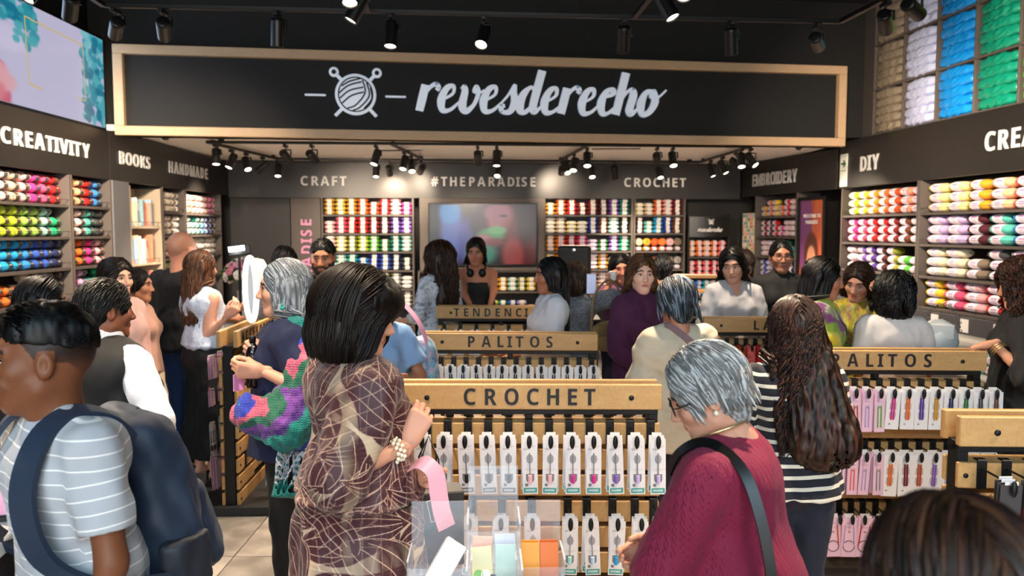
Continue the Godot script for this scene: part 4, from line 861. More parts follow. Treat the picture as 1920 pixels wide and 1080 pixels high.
# along the trunk stripes follow the height, along a sleeve the length of the arm
func stripe_uv(w: MB, J: Dictionary, period: float) -> void:
	var s: float = J.s
	for i in w.v.size():
		var p := w.v[i] / s
		var v := p.y + 0.006 * sin(p.x * 9.0)
		for sd in ["r", "l"]:
			var a: Vector3 = J["sh_" + sd]; var b: Vector3 = J["el_" + sd]; var c: Vector3 = J["wr_" + sd]
			var t := clampf((p - a).dot(b - a) / (b - a).length_squared(), 0.0, 1.0)
			var d1 := (p - a - (b - a) * t).length()
			var t2 := clampf((p - b).dot(c - b) / (c - b).length_squared(), 0.0, 1.0)
			var d2 := (p - b - (c - b) * t2).length()
			if d2 < 0.075 and d2 < d1 and t2 > 0.0: v = 1.33 - 0.275 - t2 * 0.245
			elif d1 < 0.072 and t > 0.22 and absf(p.x) > 0.125 * J.w: v = 1.33 - t * 0.275
		w.uv[i] = Vector2(0.5, v * s / period)
func bands(w: MB, cols: Array, dir: Vector3, freq: float, wob := 0.4) -> void:
	for i in w.v.size():
		var p := w.v[i]
		var q := p.dot(dir) * freq + fold_noise.get_noise_3dv(p * 6.0) * wob
		w.c[i] = lin(cols[int(fposmod(q, cols.size()))])
func vc(key: String, rough := 0.85) -> StandardMaterial3D:
	var m := mat(key, Color.WHITE, rough)
	m.vertex_color_use_as_albedo = true
	m.normal_enabled = true; m.normal_texture = tex.knit_n; m.normal_scale = 0.7; m.rim_enabled = true; m.rim = 0.25
	return tri_map(m, 9.0)
func print_tex(seed_: int, cols: Array, scale: float, lines: float) -> ImageTexture:
	var f := FastNoiseLite.new(); f.seed = seed_; f.noise_type = FastNoiseLite.TYPE_CELLULAR; f.frequency = scale
	f.cellular_return_type = FastNoiseLite.RETURN_CELL_VALUE; f.cellular_jitter = 1.0
	f.domain_warp_enabled = true; f.domain_warp_amplitude = 46.0; f.domain_warp_frequency = scale * 0.9
	var g := f.duplicate() as FastNoiseLite
	g.cellular_return_type = FastNoiseLite.RETURN_DISTANCE2_SUB
	var im := Image.create(512, 512, false, Image.FORMAT_RGB8)
	for y in 512:
		for x in 512:
			var sx := x * 0.8; var sy := y * 0.5
			var v := f.get_noise_2d(sx, sy) * 0.5 + 0.5
			var d := g.get_noise_2d(sx, sy) * 0.5 + 0.5
			var c: Color = cols[0] if v > 0.22 else cols[1]
			if d < 0.055: c = cols[1]
			elif v > 0.22 and lines > 0.0 and fposmod(d * lines + v * 3.0, 1.0) < 0.17: c = cols[1]
			elif lines == 0.0: c = cols[int(v * cols.size() * 0.999)]
			im.set_pixel(x, y, c)
	return ImageTexture.create_from_image(im)
# overlapping curved leaves with outlines and veins on a plain ground; the tile repeats
func leaf_tex(seed_: int, ground: Color, leaf: Color, line: Color, n: int, L: float, W: float, lw: float) -> ImageTexture:
	var r := RandomNumberGenerator.new(); r.seed = seed_
	var im := Image.create(512, 512, false, Image.FORMAT_RGB8)
	im.fill(ground)
	for k in n:
		var o := Vector2(r.randf(), r.randf()) * 512.0
		var a := r.randf() * TAU
		var l := L * r.randf_range(0.7, 1.3); var w := W * r.randf_range(0.7, 1.25); var bend := r.randf_range(-0.5, 0.5)
		var ax := Vector2(cos(a), sin(a)); var ay := Vector2(-sin(a), cos(a))
		var rad := int(l * 0.62 + w)
		for y in range(-rad, rad):
			for x in range(-rad, rad):
				var u := (x * ax.x + y * ax.y) / l + 0.5
				if u <= 0.0 or u >= 1.0: continue
				var v := x * ay.x + y * ay.y + bend * l * (u - 0.5) * (u - 0.5) * 2.0 - bend * l * 0.2 + 5.0 * sin(u * 9.0 + k)
				var hw := w * pow(sin(PI * pow(u, 0.8)), 0.8)
				var q := absf(v)
				if q > hw: continue
				var c := leaf
				if hw - q < lw: c = line
				elif hw > 8.0 and absf(fposmod(q / hw * 2.0 + 0.5, 1.0) - 0.5) * hw / 2.0 < lw * 0.5 and u > 0.12 and u < 0.9: c = line
				im.set_pixel(posmod(int(o.x) + x, 512), posmod(int(o.y) + y, 512), c)
	return ImageTexture.create_from_image(im)
func printed(key: String, t: Texture2D, scale: float) -> StandardMaterial3D:
	var m := mat(key, Color.WHITE, 0.6)
	m.albedo_texture = t; m.rim_enabled = true; m.rim = 0.2
	return tri_map(m, scale)

const DARK := Color(0.045, 0.04, 0.042)
const DARK2 := Color(0.10, 0.09, 0.09)
func pants(c: String, col: Color, wide := 0.0, hem := 0.06, o := 0.012) -> Dictionary: return {"kind": "pants", "name": "trousers", "mat": weave(c, col, 30.0), "wide": wide, "hem": hem, "o": o, "fold": 0.012, "cell": 0.021}
func shoes(col := Color(0.08, 0.08, 0.085)) -> Dictionary: return {"kind": "shoes", "name": "shoes", "mat": mat("shoe_" + col.to_html(false), col, 0.5), "fold": 0.0}
func hang(parent: Node, n: String, pts: Array, r: float, m: Material, flat := 1.0, sides := 8) -> void:
	if flat < 1.0: part(n, MB.new().band(smooth_path(pts), Vector3(0, 1.15, 0), r * 2.0, 0.006).mesh(), m, parent)
	else: part(n, MB.new().tube(pts, r, sides, true).mesh(), m, parent)

func build_people() -> void:
	# knit: interlocking rows
	var im := Image.create(128, 128, false, Image.FORMAT_RGB8)
	for y in 128:
		for x in 128:
			var u := fposmod(x / 16.0, 1.0) - 0.5; var q := fposmod(y / 10.67 + absf(u) * 1.1, 1.0)
			var h := sin(q * PI) * (1.0 - pow(absf(u) * 1.9, 4.0))
			im.set_pixel(x, y, Color(h, h, h))
	tex.knit = ImageTexture.create_from_image(im); tex.knit_n = normal_from(tex.knit, 6.0)
	# cable: twisted ropes side by side
	im = Image.create(128, 128, false, Image.FORMAT_RGB8)
	for y in 128:
		for x in 128:
			var u := fposmod(x / 32.0, 1.0); var ph := y / 64.0 * TAU
			var a := 1.0 - absf(u - 0.5 - 0.22 * sin(ph)) * 4.5; var b := 1.0 - absf(u - 0.5 + 0.22 * sin(ph)) * 4.5
			var h := maxf(maxf(a * (0.75 + 0.25 * cos(ph)), b * (0.75 - 0.25 * cos(ph))), 0.0)
			im.set_pixel(x, y, Color(h, h, h))
	tex.cable_n = normal_from(ImageTexture.create_from_image(im), 6.0)
	var cable := mat("burgundy_knit", Color(0.50, 0.045, 0.20), 0.8)
	cable.normal_enabled = true; cable.normal_texture = tex.cable_n; cable.normal_scale = 0.9; cable.rim_enabled = true; cable.rim = 0.3; tri_map(cable, 14.0)
	var pale := Color(0.82, 0.62, 0.52); var tan := Color(0.72, 0.50, 0.38); var brown := Color(0.52, 0.33, 0.22)
	# --- foreground
	var tee := stripes("striped_tee", Color(0.66, 0.665, 0.68), Color(0.90, 0.88, 0.86), 0.12)
	person({"x": -1.065, "D": 1.93, "yaw": -38, "lean": 8, "fade": -0.045, "hs": 1.07, "h": 1.55, "male": true, "w": 1.06, "skin": Color(0.46, 0.27, 0.18), "head": [-26, -2, 0], "buzz": Color(0.05, 0.045, 0.045), "buzz_k": 0.75, "label": "young man in grey striped T-shirt with a blue backpack, short black hair",
		"hair": {"style": "crop", "col": Color(0.02, 0.02, 0.022), "col2": Color(0.07, 0.065, 0.065), "vol": -0.0005, "lock": 0.034, "n": 2600, "r": 0.0028, "puff": [Vector3(0, 0.078, -0.005), Vector3(0.060, 0.054, 0.082)], "cuty": 0.046, "flow": Vector3(0.15, 0.8, 0.9), "back": -0.3, "cell": 0.006},
		"la": {"up": Vector3(0.18, -1, -0.05), "fore": Vector3(0.05, -1, 0.25)},
		"wear": [{"kind": "top", "name": "t_shirt", "mat": tee, "sleeve": 0.72, "hem": 0.84, "o": 0.014, "so": 0.02, "fold": 0.014, "ff": Vector3(7, 5, 7), "cell": 0.008, "uv": func(w, J): stripe_uv(w, J, 0.033)}, pants("jeans_navy", Color(0.10, 0.13, 0.22)), shoes()], "after": backpack})
	var dress := printed("dress_print", leaf_tex(3, Color(0.80, 0.71, 0.59), Color(0.22, 0.032, 0.08), Color(0.78, 0.66, 0.56), 50, 200.0, 52.0, 2.4), 1.5)
	person({"x": -0.475, "D": 2.42, "yaw": 128, "h": 1.595, "bulk": 1.12, "skin": Color(0.80, 0.58, 0.48), "head": [-38, 8, 0], "label": "woman with a dark bob in a maroon and cream printed dress, lifting one hand",
		"hair": {"style": "bob", "col": Color(0.035, 0.024, 0.022), "col2": Color(0.11, 0.07, 0.055), "vol": 0.030, "len": 0.135, "n": 2200, "r": 0.0031, "back": 0.1, "puff": [Vector3(0, 0.055, 0.03), Vector3(0.098, 0.083, 0.105)], "facew": 0.07, "faceh": 0.13},
		"ra": {"to": Vector3(-0.315, 1.115, -2.34), "pole": Vector3(-0.1, -1, -0.35), "pose": "pinch", "fd": Vector3(-0.1, 0.85, 0.5), "palm": Vector3(0.9, -0.2, 0.5)}, "la": {"to": Vector3(-0.31, 1.0, -2.45), "pole": Vector3(0.5, -1, 0), "pose": "grip"},
		"wear": [{"kind": "top", "name": "dress", "mat": dress, "sleeve": 1.25, "so": 0.040, "hem": 0.98, "o": 0.022, "fold": 0.018, "ff": Vector3(8, 4, 8), "cell": 0.0085, "extra": [cap(Vector3(0, 1.06, 0), Vector3(0, 0.36, 0.0), 0.152, 0.265, Vector3(1.12, 1, 1.0), 0.04, 2), cap(Vector3(0, 0.95, 0), Vector3(0, 0.8, 0), 0.185, 0.20, Vector3(1.12, 1, 0.95), 0.05)]},
			{"kind": "free", "name": "belt", "mat": weave("belt_brown", Color(0.10, 0.06, 0.06), 30.0), "prims": [cap(Vector3(0, 1.045, 0), Vector3(0, 1.075, 0), 0.165, 0.165, Vector3(1.12, 1, 0.88), 0.01, 3)], "fold": 0.006}, shoes()],
		"after": func(d, root): bracelet(root, d, "r", Color(0.90, 0.86, 0.76), 12, 0.0065)})
	person({"x": 0.565, "D": 1.92, "yaw": -122, "h": 1.455, "bulk": 1.22, "w": 1.02, "lean": 9, "skin": Color(0.80, 0.58, 0.48), "head": [24, 24, 0], "label": "elderly woman with short grey hair and glasses in a burgundy knit sweater",
		"hair": {"style": "short", "col": Color(0.38, 0.37, 0.36), "col2": Color(0.74, 0.74, 0.735), "vol": 0.017, "n": 2600, "r": 0.0024, "lock": 0.055, "ears": true, "streak": true, "back": 0.1, "flow": Vector3(0, -0.6, -0.15), "cell": 0.007},
		"la": {"up": Vector3(0.30, -1, 0.42), "fore": Vector3(-1, 0.1, 0.28)}, "ra": {"up": Vector3(-0.2, -1, 0.40), "fore": Vector3(1, -0.1, 0.45)},
		"wear": [{"kind": "top", "name": "sweater", "mat": cable, "sleeve": 1.95, "so": 0.030, "hem": 0.80, "o": 0.026, "fold": 0.014, "ff": Vector3(6, 5, 6), "cell": 0.009}, pants("slacks_black", Color(0.06, 0.06, 0.07)), shoes()], "after": old_lady})
	person({"x": 0.485, "D": 0.86, "yaw": 178, "h": 1.425, "skin": tan, "label": "person with brown hair seen from behind in the near foreground", "eyes": false,
		"hair": {"style": "short", "col": Color(0.10, 0.06, 0.045), "col2": Color(0.30, 0.19, 0.13), "vol": 0.024, "n": 1500, "r": 0.0034, "lock": 0.11, "flow": Vector3(0, -0.5, -0.2)}, "wear": [{"kind": "top", "name": "shirt", "mat": weave("shirt_charcoal", Color(0.15, 0.15, 0.16)), "sleeve": 0.7}, pants("jeans_navy", Color.BLACK)]})
	var navy := stripes("navy_stripes", Color(0.045, 0.055, 0.11), Color(0.82, 0.79, 0.72), 0.34)
	person({"x": 1.065, "D": 3.0, "yaw": 172, "h": 1.475, "skin": tan, "label": "woman with very long curly dark hair in a navy and cream striped shirt", "eyes": false,
		"hair": {"style": "long", "col": Color(0.040, 0.024, 0.022), "col2": Color(0.28, 0.16, 0.115), "len": 0.49, "vol": 0.018, "wave": 0.012, "freq": 95.0, "tip": 0.115, "out": 0.04, "sway": -0.10, "n": 1150, "r": 0.0046, "st": 0.022, "groove": 0.014},
		"ra": {"up": Vector3(-0.2, -1, 0.2), "fore": Vector3(-0.05, -0.5, 1)}, "la": {"up": Vector3(0.2, -1, 0.25), "fore": Vector3(-0.2, -0.3, 1)},
		"wear": [{"kind": "top", "name": "striped_shirt", "mat": navy, "sleeve": 1.8, "hem": 0.84, "o": 0.016, "fold": 0.014, "cell": 0.009, "uv": func(w, J): stripe_uv(w, J, 0.042)}, pants("jeans_dark", Color(0.07, 0.09, 0.17)), shoes()]})
	# --- left side
	person({"lo": true, "x": -2.10, "D": 3.58, "yaw": 118, "h": 1.52, "skin": tan, "label": "woman with dark hair in a dark top at the left counter", "hair": {"style": "long", "col": DARK, "col2": DARK2, "len": 0.24, "n": 420, "r": 0.0055}, "wear": [{"kind": "top", "name": "blouse", "mat": weave("top_charcoal", Color(0.10, 0.09, 0.10)), "sleeve": 1.9}, pants("slacks_black", Color.BLACK)]})
	person({"x": -1.63, "D": 3.2, "yaw": 152, "h": 1.53, "male": true, "w": 1.1, "bulk": 1.22, "skin": Color(0.50, 0.31, 0.22), "head": [-18, 2, 0], "buzz": Color(0.05, 0.05, 0.05), "label": "man in a black waistcoat over a white shirt, seen from behind",
		"hair": {"style": "short", "col": Color(0.02, 0.02, 0.022), "col2": Color(0.06, 0.06, 0.065), "vol": 0.012, "n": 1100, "r": 0.0036, "lock": 0.032, "ears": true, "flow": Vector3(0, -0.3, -0.5)},
		"ra": {"up": Vector3(-0.55, -1, 0.0), "fore": Vector3(0.75, -0.45, 0.75)}, "la": {"up": Vector3(0.4, -1, 0.1), "fore": Vector3(-0.3, -0.4, 1)},
		"wear": [{"kind": "top", "name": "white_shirt", "mat": weave("shirt_white", Color(0.86, 0.87, 0.90), 26.0, 0.8), "sleeve": 1.9, "so": 0.026, "hem": 0.9, "o": 0.006, "fold": 0.012, "ff": Vector3(9, 7, 9), "extra": [cap(Vector3(0, 1.37, -0.015), Vector3(0, 1.452, -0.008), 0.085, 0.072, Vector3.ONE, 0.01, 3)]}, {"kind": "vest", "name": "waistcoat", "mat": mat("waistcoat_black", Color(0.04, 0.042, 0.05), 0.75), "o": 0.036, "hem": 0.86, "fold": 0.008,
			"extra": []}, pants("slacks_black", Color.BLACK), shoes()]})
	person({"x": -2.47, "D": 5.0, "yaw": 62, "h": 1.55, "skin": pale, "label": "smiling woman with dark wavy hair in a blush pink blouse by the shelves", "hair": {"style": "bob", "col": Color(0.06, 0.045, 0.04), "col2": Color(0.14, 0.10, 0.08), "len": 0.13, "vol": 0.018, "wave": 0.006, "n": 350, "r": 0.006}, "wear": [{"kind": "top", "name": "blouse", "mat": weave("blouse_blush", Color(0.85, 0.68, 0.64)), "sleeve": 1.8, "fold": 0.014}, pants("slacks_black", Color.BLACK)]})
	person({"x": -2.55, "D": 5.45, "yaw": 95, "h": 1.47, "skin": tan, "label": "dark haired woman half hidden behind the woman in the blush blouse", "hair": {"style": "bun", "col": DARK, "col2": DARK2, "vol": 0.008, "n": 250, "r": 0.005}, "wear": [{"kind": "top", "name": "blouse", "mat": weave("blouse_peach", Color(0.80, 0.62, 0.55)), "sleeve": 1.0}, pants("slacks_black", Color.BLACK)]})
	person({"x": -2.46, "D": 5.98, "yaw": 158, "h": 1.715, "hs": 1.1, "male": true, "w": 1.30, "bulk": 1.28, "skin": Color(0.78, 0.54, 0.44), "buzz": Color(0.45, 0.34, 0.29), "buzz_k": 0.5, "label": "bald man in a black T-shirt and blue jeans seen from behind", "la": {"up": Vector3(0.3, -1, 0), "fore": Vector3(0.1, -1, 0.2)}, "ra": {"up": Vector3(-0.2, -1, 0.2), "fore": Vector3(0.2, -0.2, 1)},
		"wear": [{"kind": "top", "name": "t_shirt", "mat": weave("tee_black", Color(0.055, 0.055, 0.062)), "sleeve": 0.75, "so": 0.02, "hem": 0.82, "fold": 0.012}, pants("jeans_blue", Color(0.16, 0.27, 0.45)), shoes()]})
	var gingham := printed("gingham", noise_tex(0.3, Color(0.62, 0.68, 0.78), Color(0.90, 0.91, 0.94), 64, 8, Vector2.ONE, 1), 8.0)
	person({"x": -2.17, "D": 5.6, "yaw": 142, "h": 1.59, "skin": Color(0.83, 0.62, 0.52), "label": "woman with long auburn hair in a pale sleeveless top and wide black trousers", "hair": {"style": "long", "col": Color(0.18, 0.10, 0.06), "col2": Color(0.42, 0.27, 0.17), "len": 0.40, "vol": 0.010, "wave": 0.004, "tip": 0.075, "n": 520, "r": 0.006},
		"ra": {"to": Vector3(-1.94, 1.17, -5.42), "pole": Vector3(-0.5, -1, 0), "pose": "pinch"}, "la": {"to": Vector3(-1.95, 1.2, -5.75), "pole": Vector3(0.4, -1, 0), "pose": "pinch"},
		"wear": [{"kind": "top", "name": "sleeveless_top", "mat": gingham, "sleeve": 0.0, "hem": 0.97, "o": 0.018, "fold": 0.014}, pants("trousers_wide_black", Color(0.045, 0.045, 0.05), 0.95, 0.16), {"kind": "free", "name": "heels", "mat": mats.black_metal, "fold": 0.0, "cell": 0.008, "prims": [cap(Vector3(-0.1, 0.022, 0.13), Vector3(-0.09, 0.06, -0.02), 0.03, 0.024, Vector3(1, 0.7, 1), 0.01), cap(Vector3(0.1, 0.022, 0.13), Vector3(0.09, 0.06, -0.02), 0.03, 0.024, Vector3(1, 0.7, 1), 0.01), cap(Vector3(-0.09, 0.07, -0.05), Vector3(-0.09, 0.0, -0.06), 0.016, 0.006, Vector3.ONE, 0.01), cap(Vector3(0.09, 0.07, -0.05), Vector3(0.09, 0.0, -0.06), 0.016, 0.006, Vector3.ONE, 0.01)]}]})
	var shawl := [cap(Vector3(0.10, 1.36, -0.06), Vector3(0.22, 1.18, -0.10), 0.07, 0.085, Vector3.ONE, 0.06), cap(Vector3(0.22, 1.18, -0.10), Vector3(0.25, 0.98, -0.02), 0.085, 0.11, Vector3.ONE, 0.06), cap(Vector3(0.25, 0.98, -0.02), Vector3(0.19, 1.02, 0.14), 0.10, 0.08, Vector3.ONE, 0.06), cap(Vector3(-0.05, 1.20, -0.16), Vector3(0.15, 1.08, -0.15), 0.06, 0.08, Vector3.ONE, 0.06)]
	person({"x": -1.0, "D": 3.48, "yaw": -74, "h": 1.60, "skin": Color(0.78, 0.57, 0.47), "head": [-4, 0, 0], "gaze": Vector2(0.2, 0), "label": "grey haired woman in navy jacket and knitted shawl holding a cola bottle",
		"hair": {"style": "long", "col": Color(0.30, 0.32, 0.34), "col2": Color(0.58, 0.61, 0.64), "len": 0.27, "vol": 0.010, "wave": 0.003, "n": 1100, "r": 0.0034, "streak": true, "part": 0.01, "tip": 0.07},
		"la": {"to": Vector3(-1.03, 1.17, -3.28), "pole": Vector3(0.4, -1, -0.2), "pose": "grip", "fd": Vector3(0.05, 0.1, 1), "palm": Vector3(-0.9, 0.3, 0)}, "ra": {"to": Vector3(-1.05, 1.235, -3.46), "pole": Vector3(-0.5, -1, 0), "pose": "grip", "fd": Vector3(0.3, 0.25, 1), "palm": Vector3(0.9, -0.3, 0)},
		"wear": [{"kind": "top", "name": "jacket", "mat": weave("jacket_navy", Color(0.065, 0.11, 0.25)), "sleeve": 1.55, "so": 0.030, "hem": 0.80, "o": 0.022, "fold": 0.016}, {"kind": "free", "name": "shawl", "mat": vc("shawl_knit"), "prims": shawl, "fold": 0.02, "ff": Vector3(14, 10, 14), "cell": 0.009, "paint": func(w, _J): bands(w, [Color(0.02, 0.42, 0.40), Color(0.06, 0.50, 0.46), Color(0.30, 0.16, 0.48), Color(0.45, 0.25, 0.58), Color(0.10, 0.36, 0.28), Color(0.72, 0.32, 0.42), Color(0.12, 0.20, 0.60), Color(0.02, 0.45, 0.42)], Vector3(0.45, 0.75, 0.7), 30.0, 1.4)},
			{"kind": "free", "name": "shawl_panel", "mat": vc("shawl_knit"), "cell": 0.0075, "fold": 0.008, "prims": [cap(Vector3(0.245, 1.0, -0.11), Vector3(0.265, 0.66, -0.08), 0.11, 0.15, Vector3(0.35, 1, 1.0), 0.01, 2)], "paint": dots_paint}, pants("slacks_black", Color.BLACK), shoes()],
		"after": grey_lady})
	person({"x": -1.87, "D": 6.6, "yaw": 175, "h": 1.59, "skin": tan, "label": "dark haired person behind the ring light, mostly hidden", "eyes": false, "hair": {"style": "short", "col": DARK, "col2": DARK2, "vol": 0.018, "n": 250}, "wear": [{"kind": "top", "name": "shirt", "mat": weave("top_charcoal", Color.BLACK), "sleeve": 1.0}, pants("slacks_black", Color.BLACK)]})
	person({"x": -1.385, "D": 5.85, "yaw": -4, "h": 1.66, "hs": 1.06, "male": true, "w": 1.12, "bulk": 1.1, "skin": Color(0.66, 0.44, 0.33), "beard": Color(0.07, 0.055, 0.05), "buzz": Color(0.04, 0.035, 0.035), "lips": Color(0.55, 0.32, 0.28), "head": [8, 6, 0], "label": "bearded man in a plain black T-shirt facing out of the shop", "hair": {"style": "crop", "col": DARK, "col2": DARK2, "vol": 0.007, "lock": 0.03, "n": 400, "r": 0.004, "cuty": 0.04}, "ra": {"up": Vector3(-0.2, -1, 0.1), "fore": Vector3(0.5, -0.2, 1)}, "la": {"up": Vector3(0.2, -1, 0.1), "fore": Vector3(-0.5, -0.2, 1)}, "wear": [{"kind": "top", "name": "t_shirt", "mat": weave("tee_black", Color.BLACK), "sleeve": 0.8, "so": 0.02, "fold": 0.01}, pants("slacks_black", Color.BLACK), shoes()]})
	# --- middle
	person({"x": -0.725, "D": 4.25, "yaw": 18, "h": 1.47, "bulk": 1.1, "skin": Color(0.66, 0.44, 0.33), "head": [10, 5, 0], "label": "woman in a light blue T-shirt with folded arms behind the woman in maroon", "hair": {"style": "short", "col": DARK, "col2": DARK2, "vol": 0.01, "n": 250},
		"la": {"up": Vector3(0.42, -1, 0.15), "fore": Vector3(-1, -0.08, 0.55)}, "ra": {"up": Vector3(-0.3, -1, 0.2), "fore": Vector3(1, 0.1, 0.6)}, "wear": [{"kind": "top", "name": "t_shirt", "mat": weave("tee_sky", Color(0.55, 0.70, 0.88)), "sleeve": 0.72, "so": 0.03, "hem": 0.9, "fold": 0.014}, pants("jeans_mid", Color(0.20, 0.29, 0.42)), {"kind": "free", "name": "belt", "mat": weave("belt_red", Color(0.25, 0.06, 0.06)), "prims": [cap(Vector3(0, 0.90, 0), Vector3(0, 0.93, 0), 0.155, 0.155, Vector3(1.2, 1, 0.95), 0.01, 3)]}]})
	var scribble := printed("black_white_print", leaf_tex(9, Color(0.80, 0.83, 0.88), Color(0.05, 0.06, 0.09), Color(0.78, 0.81, 0.86), 46, 90.0, 22.0, 4.0), 3.2)
	person({"x": -0.64, "D": 6.9, "yaw": -128, "hs": 1.14, "w": 1.0, "h": 1.61, "skin": pale, "head": [12, 0, 0], "label": "woman with long wavy brown hair in a black and white printed blouse", "hair": {"style": "long", "col": Color(0.07, 0.04, 0.03), "col2": Color(0.26, 0.15, 0.09), "len": 0.36, "wave": 0.008, "freq": 55.0, "tip": 0.095, "vol": 0.024, "n": 520, "st": 0.022, "r": 0.006}, "la": {"up": Vector3(0.2, -1, 0.1), "fore": Vector3(-0.1, -0.3, 1), "pose": "grip"}, "wear": [{"kind": "top", "name": "blouse", "mat": scribble, "sleeve": 1.5, "so": 0.024, "hem": 0.86, "fold": 0.014}, pants("slacks_black", Color.BLACK)], "after": glasses_on})
	person({"x": -0.335, "D": 7.52, "yaw": 2, "h": 1.665, "hs": 1.0, "skin": Color(0.70, 0.47, 0.37), "head": [-8, 12, 0], "label": "woman in a black strapless top with headphones round her neck at the music desk", "hair": {"style": "long", "col": Color(0.045, 0.03, 0.025), "col2": Color(0.12, 0.08, 0.06), "len": 0.18, "vol": 0.006, "n": 330, "tip": 0.05}, "ra": {"to": Vector3(-0.36, 1.07, -7.08), "pole": Vector3(-1, -0.3, -0.4), "pose": "relaxed"}, "la": {"to": Vector3(-0.20, 1.07, -7.08), "pole": Vector3(1, -0.3, -0.4), "pose": "relaxed"},
		"wear": [{"kind": "tube_top", "name": "strapless_top", "mat": weave("tee_black", Color.BLACK), "top": 1.245, "o": 0.020, "fold": 0.006}, pants("slacks_black", Color.BLACK)], "after": headphones})
	person({"x": 0.25, "D": 5.35, "yaw": -78, "h": 1.55, "skin": Color(0.62, 0.41, 0.31), "label": "woman with very long straight black hair in a white shirt, in profile", "hair": {"style": "long", "col": Color(0.018, 0.017, 0.02), "col2": Color(0.055, 0.052, 0.058), "len": 0.60, "vol": 0.010, "tip": 0.06, "n": 420, "r": 0.006, "groove": 0.004}, "ra": {"up": Vector3(-0.1, -1, 0.2), "fore": Vector3(0, -0.3, 1)}, "la": {"up": Vector3(0.1, -1, 0.2), "fore": Vector3(0, -0.3, 1)}, "wear": [{"kind": "top", "name": "white_shirt", "mat": weave("shirt_white", Color.BLACK), "sleeve": 1.9, "so": 0.024, "fold": 0.014}, pants("jeans_navy", Color.BLACK)]})
	var tweed := printed("grey_tweed", noise_tex(0.35, Color(0.20, 0.22, 0.24), Color(0.62, 0.64, 0.66), 64, 14, Vector2.ONE, 1), 7.0)
	person({"x": 0.47, "D": 6.0, "yaw": 172, "h": 1.49, "skin": pale, "label": "person with brown hair in a grey patterned top, holding up a phone", "eyes": false, "hair": {"style": "bob", "col": Color(0.12, 0.08, 0.055), "col2": Color(0.30, 0.21, 0.14), "len": 0.13, "vol": 0.016, "n": 320, "wave": 0.005}, "ra": {"to": Vector3(0.60, 1.27, -5.93), "pole": Vector3(-1, -1, 0), "pose": "grip", "fd": Vector3(0, 1, 0.2), "palm": Vector3(0.3, 0, 1)}, "wear": [{"kind": "top", "name": "cardigan", "mat": tweed, "sleeve": 1.85, "so": 0.026, "fold": 0.014}, pants("slacks_black", Color.BLACK)]})
	person({"x": 0.885, "D": 6.45, "yaw": 6, "h": 1.54, "skin": Color(0.70, 0.46, 0.36), "head": [-6, 3, 6], "label": "smiling woman in a plum blouse holding a small white cup", "lips": Color(0.75, 0.4, 0.38), "hair": {"style": "long", "col": DARK, "col2": DARK2, "len": 0.26, "n": 330, "tip": 0.07}, "ra": {"to": Vector3(0.765, 1.33, -6.28), "pole": Vector3(-0.6, -1, 0), "pose": "grip", "fd": Vector3(0.1, 1, 0.1), "palm": Vector3(0.6, 0, 0.8)}, "wear": [{"kind": "top", "name": "blouse", "mat": weave("blouse_plum", Color(0.42, 0.24, 0.36)), "sleeve": 0.7, "so": 0.03, "hem": 0.85}, pants("jeans_navy", Color.BLACK)]})
	person({"x": 0.825, "D": 5.05, "yaw": 34, "h": 1.575, "skin": Color(0.86, 0.68, 0.60), "head": [-28, 0, -2], "lips": Color(0.55, 0.20, 0.24), "brow": Color(0.18, 0.12, 0.09), "label": "woman with long light brown hair in a purple high necked sweater", "hair": {"style": "long", "col": Color(0.16, 0.10, 0.07), "col2": Color(0.45, 0.31, 0.20), "len": 0.28, "n": 480, "r": 0.0055, "tip": 0.075}, "ra": {"up": Vector3(-0.2, -1, 0.1), "fore": Vector3(0.3, -0.6, 1)}, "la": {"up": Vector3(0.15, -1, 0.3), "fore": Vector3(-0.5, -0.2, 1)}, "wear": [{"kind": "top", "name": "sweater", "mat": weave("sweater_purple", Color(0.29, 0.085, 0.25), 40.0), "sleeve": 1.85, "so": 0.034, "hem": 0.84, "o": 0.020, "high": true, "fold": 0.018}, pants("trousers_brown", Color(0.28, 0.20, 0.17))]})
	person({"x": 1.30, "D": 6.9, "yaw": 168, "h": 1.52, "male": true, "skin": Color(0.72, 0.50, 0.41), "buzz": Color(0.06, 0.06, 0.065), "buzz_k": 0.45, "label": "balding man in a dark grey T-shirt seen from behind", "eyes": false, "hair": {"style": "short", "col": DARK, "col2": Color(0.22, 0.22, 0.22), "vol": 0.006, "n": 260, "lock": 0.04, "faceh": 0.17}, "wear": [{"kind": "top", "name": "t_shirt", "mat": weave("tee_slate", Color(0.15, 0.16, 0.18)), "sleeve": 0.7}, pants("slacks_black", Color.BLACK)]})
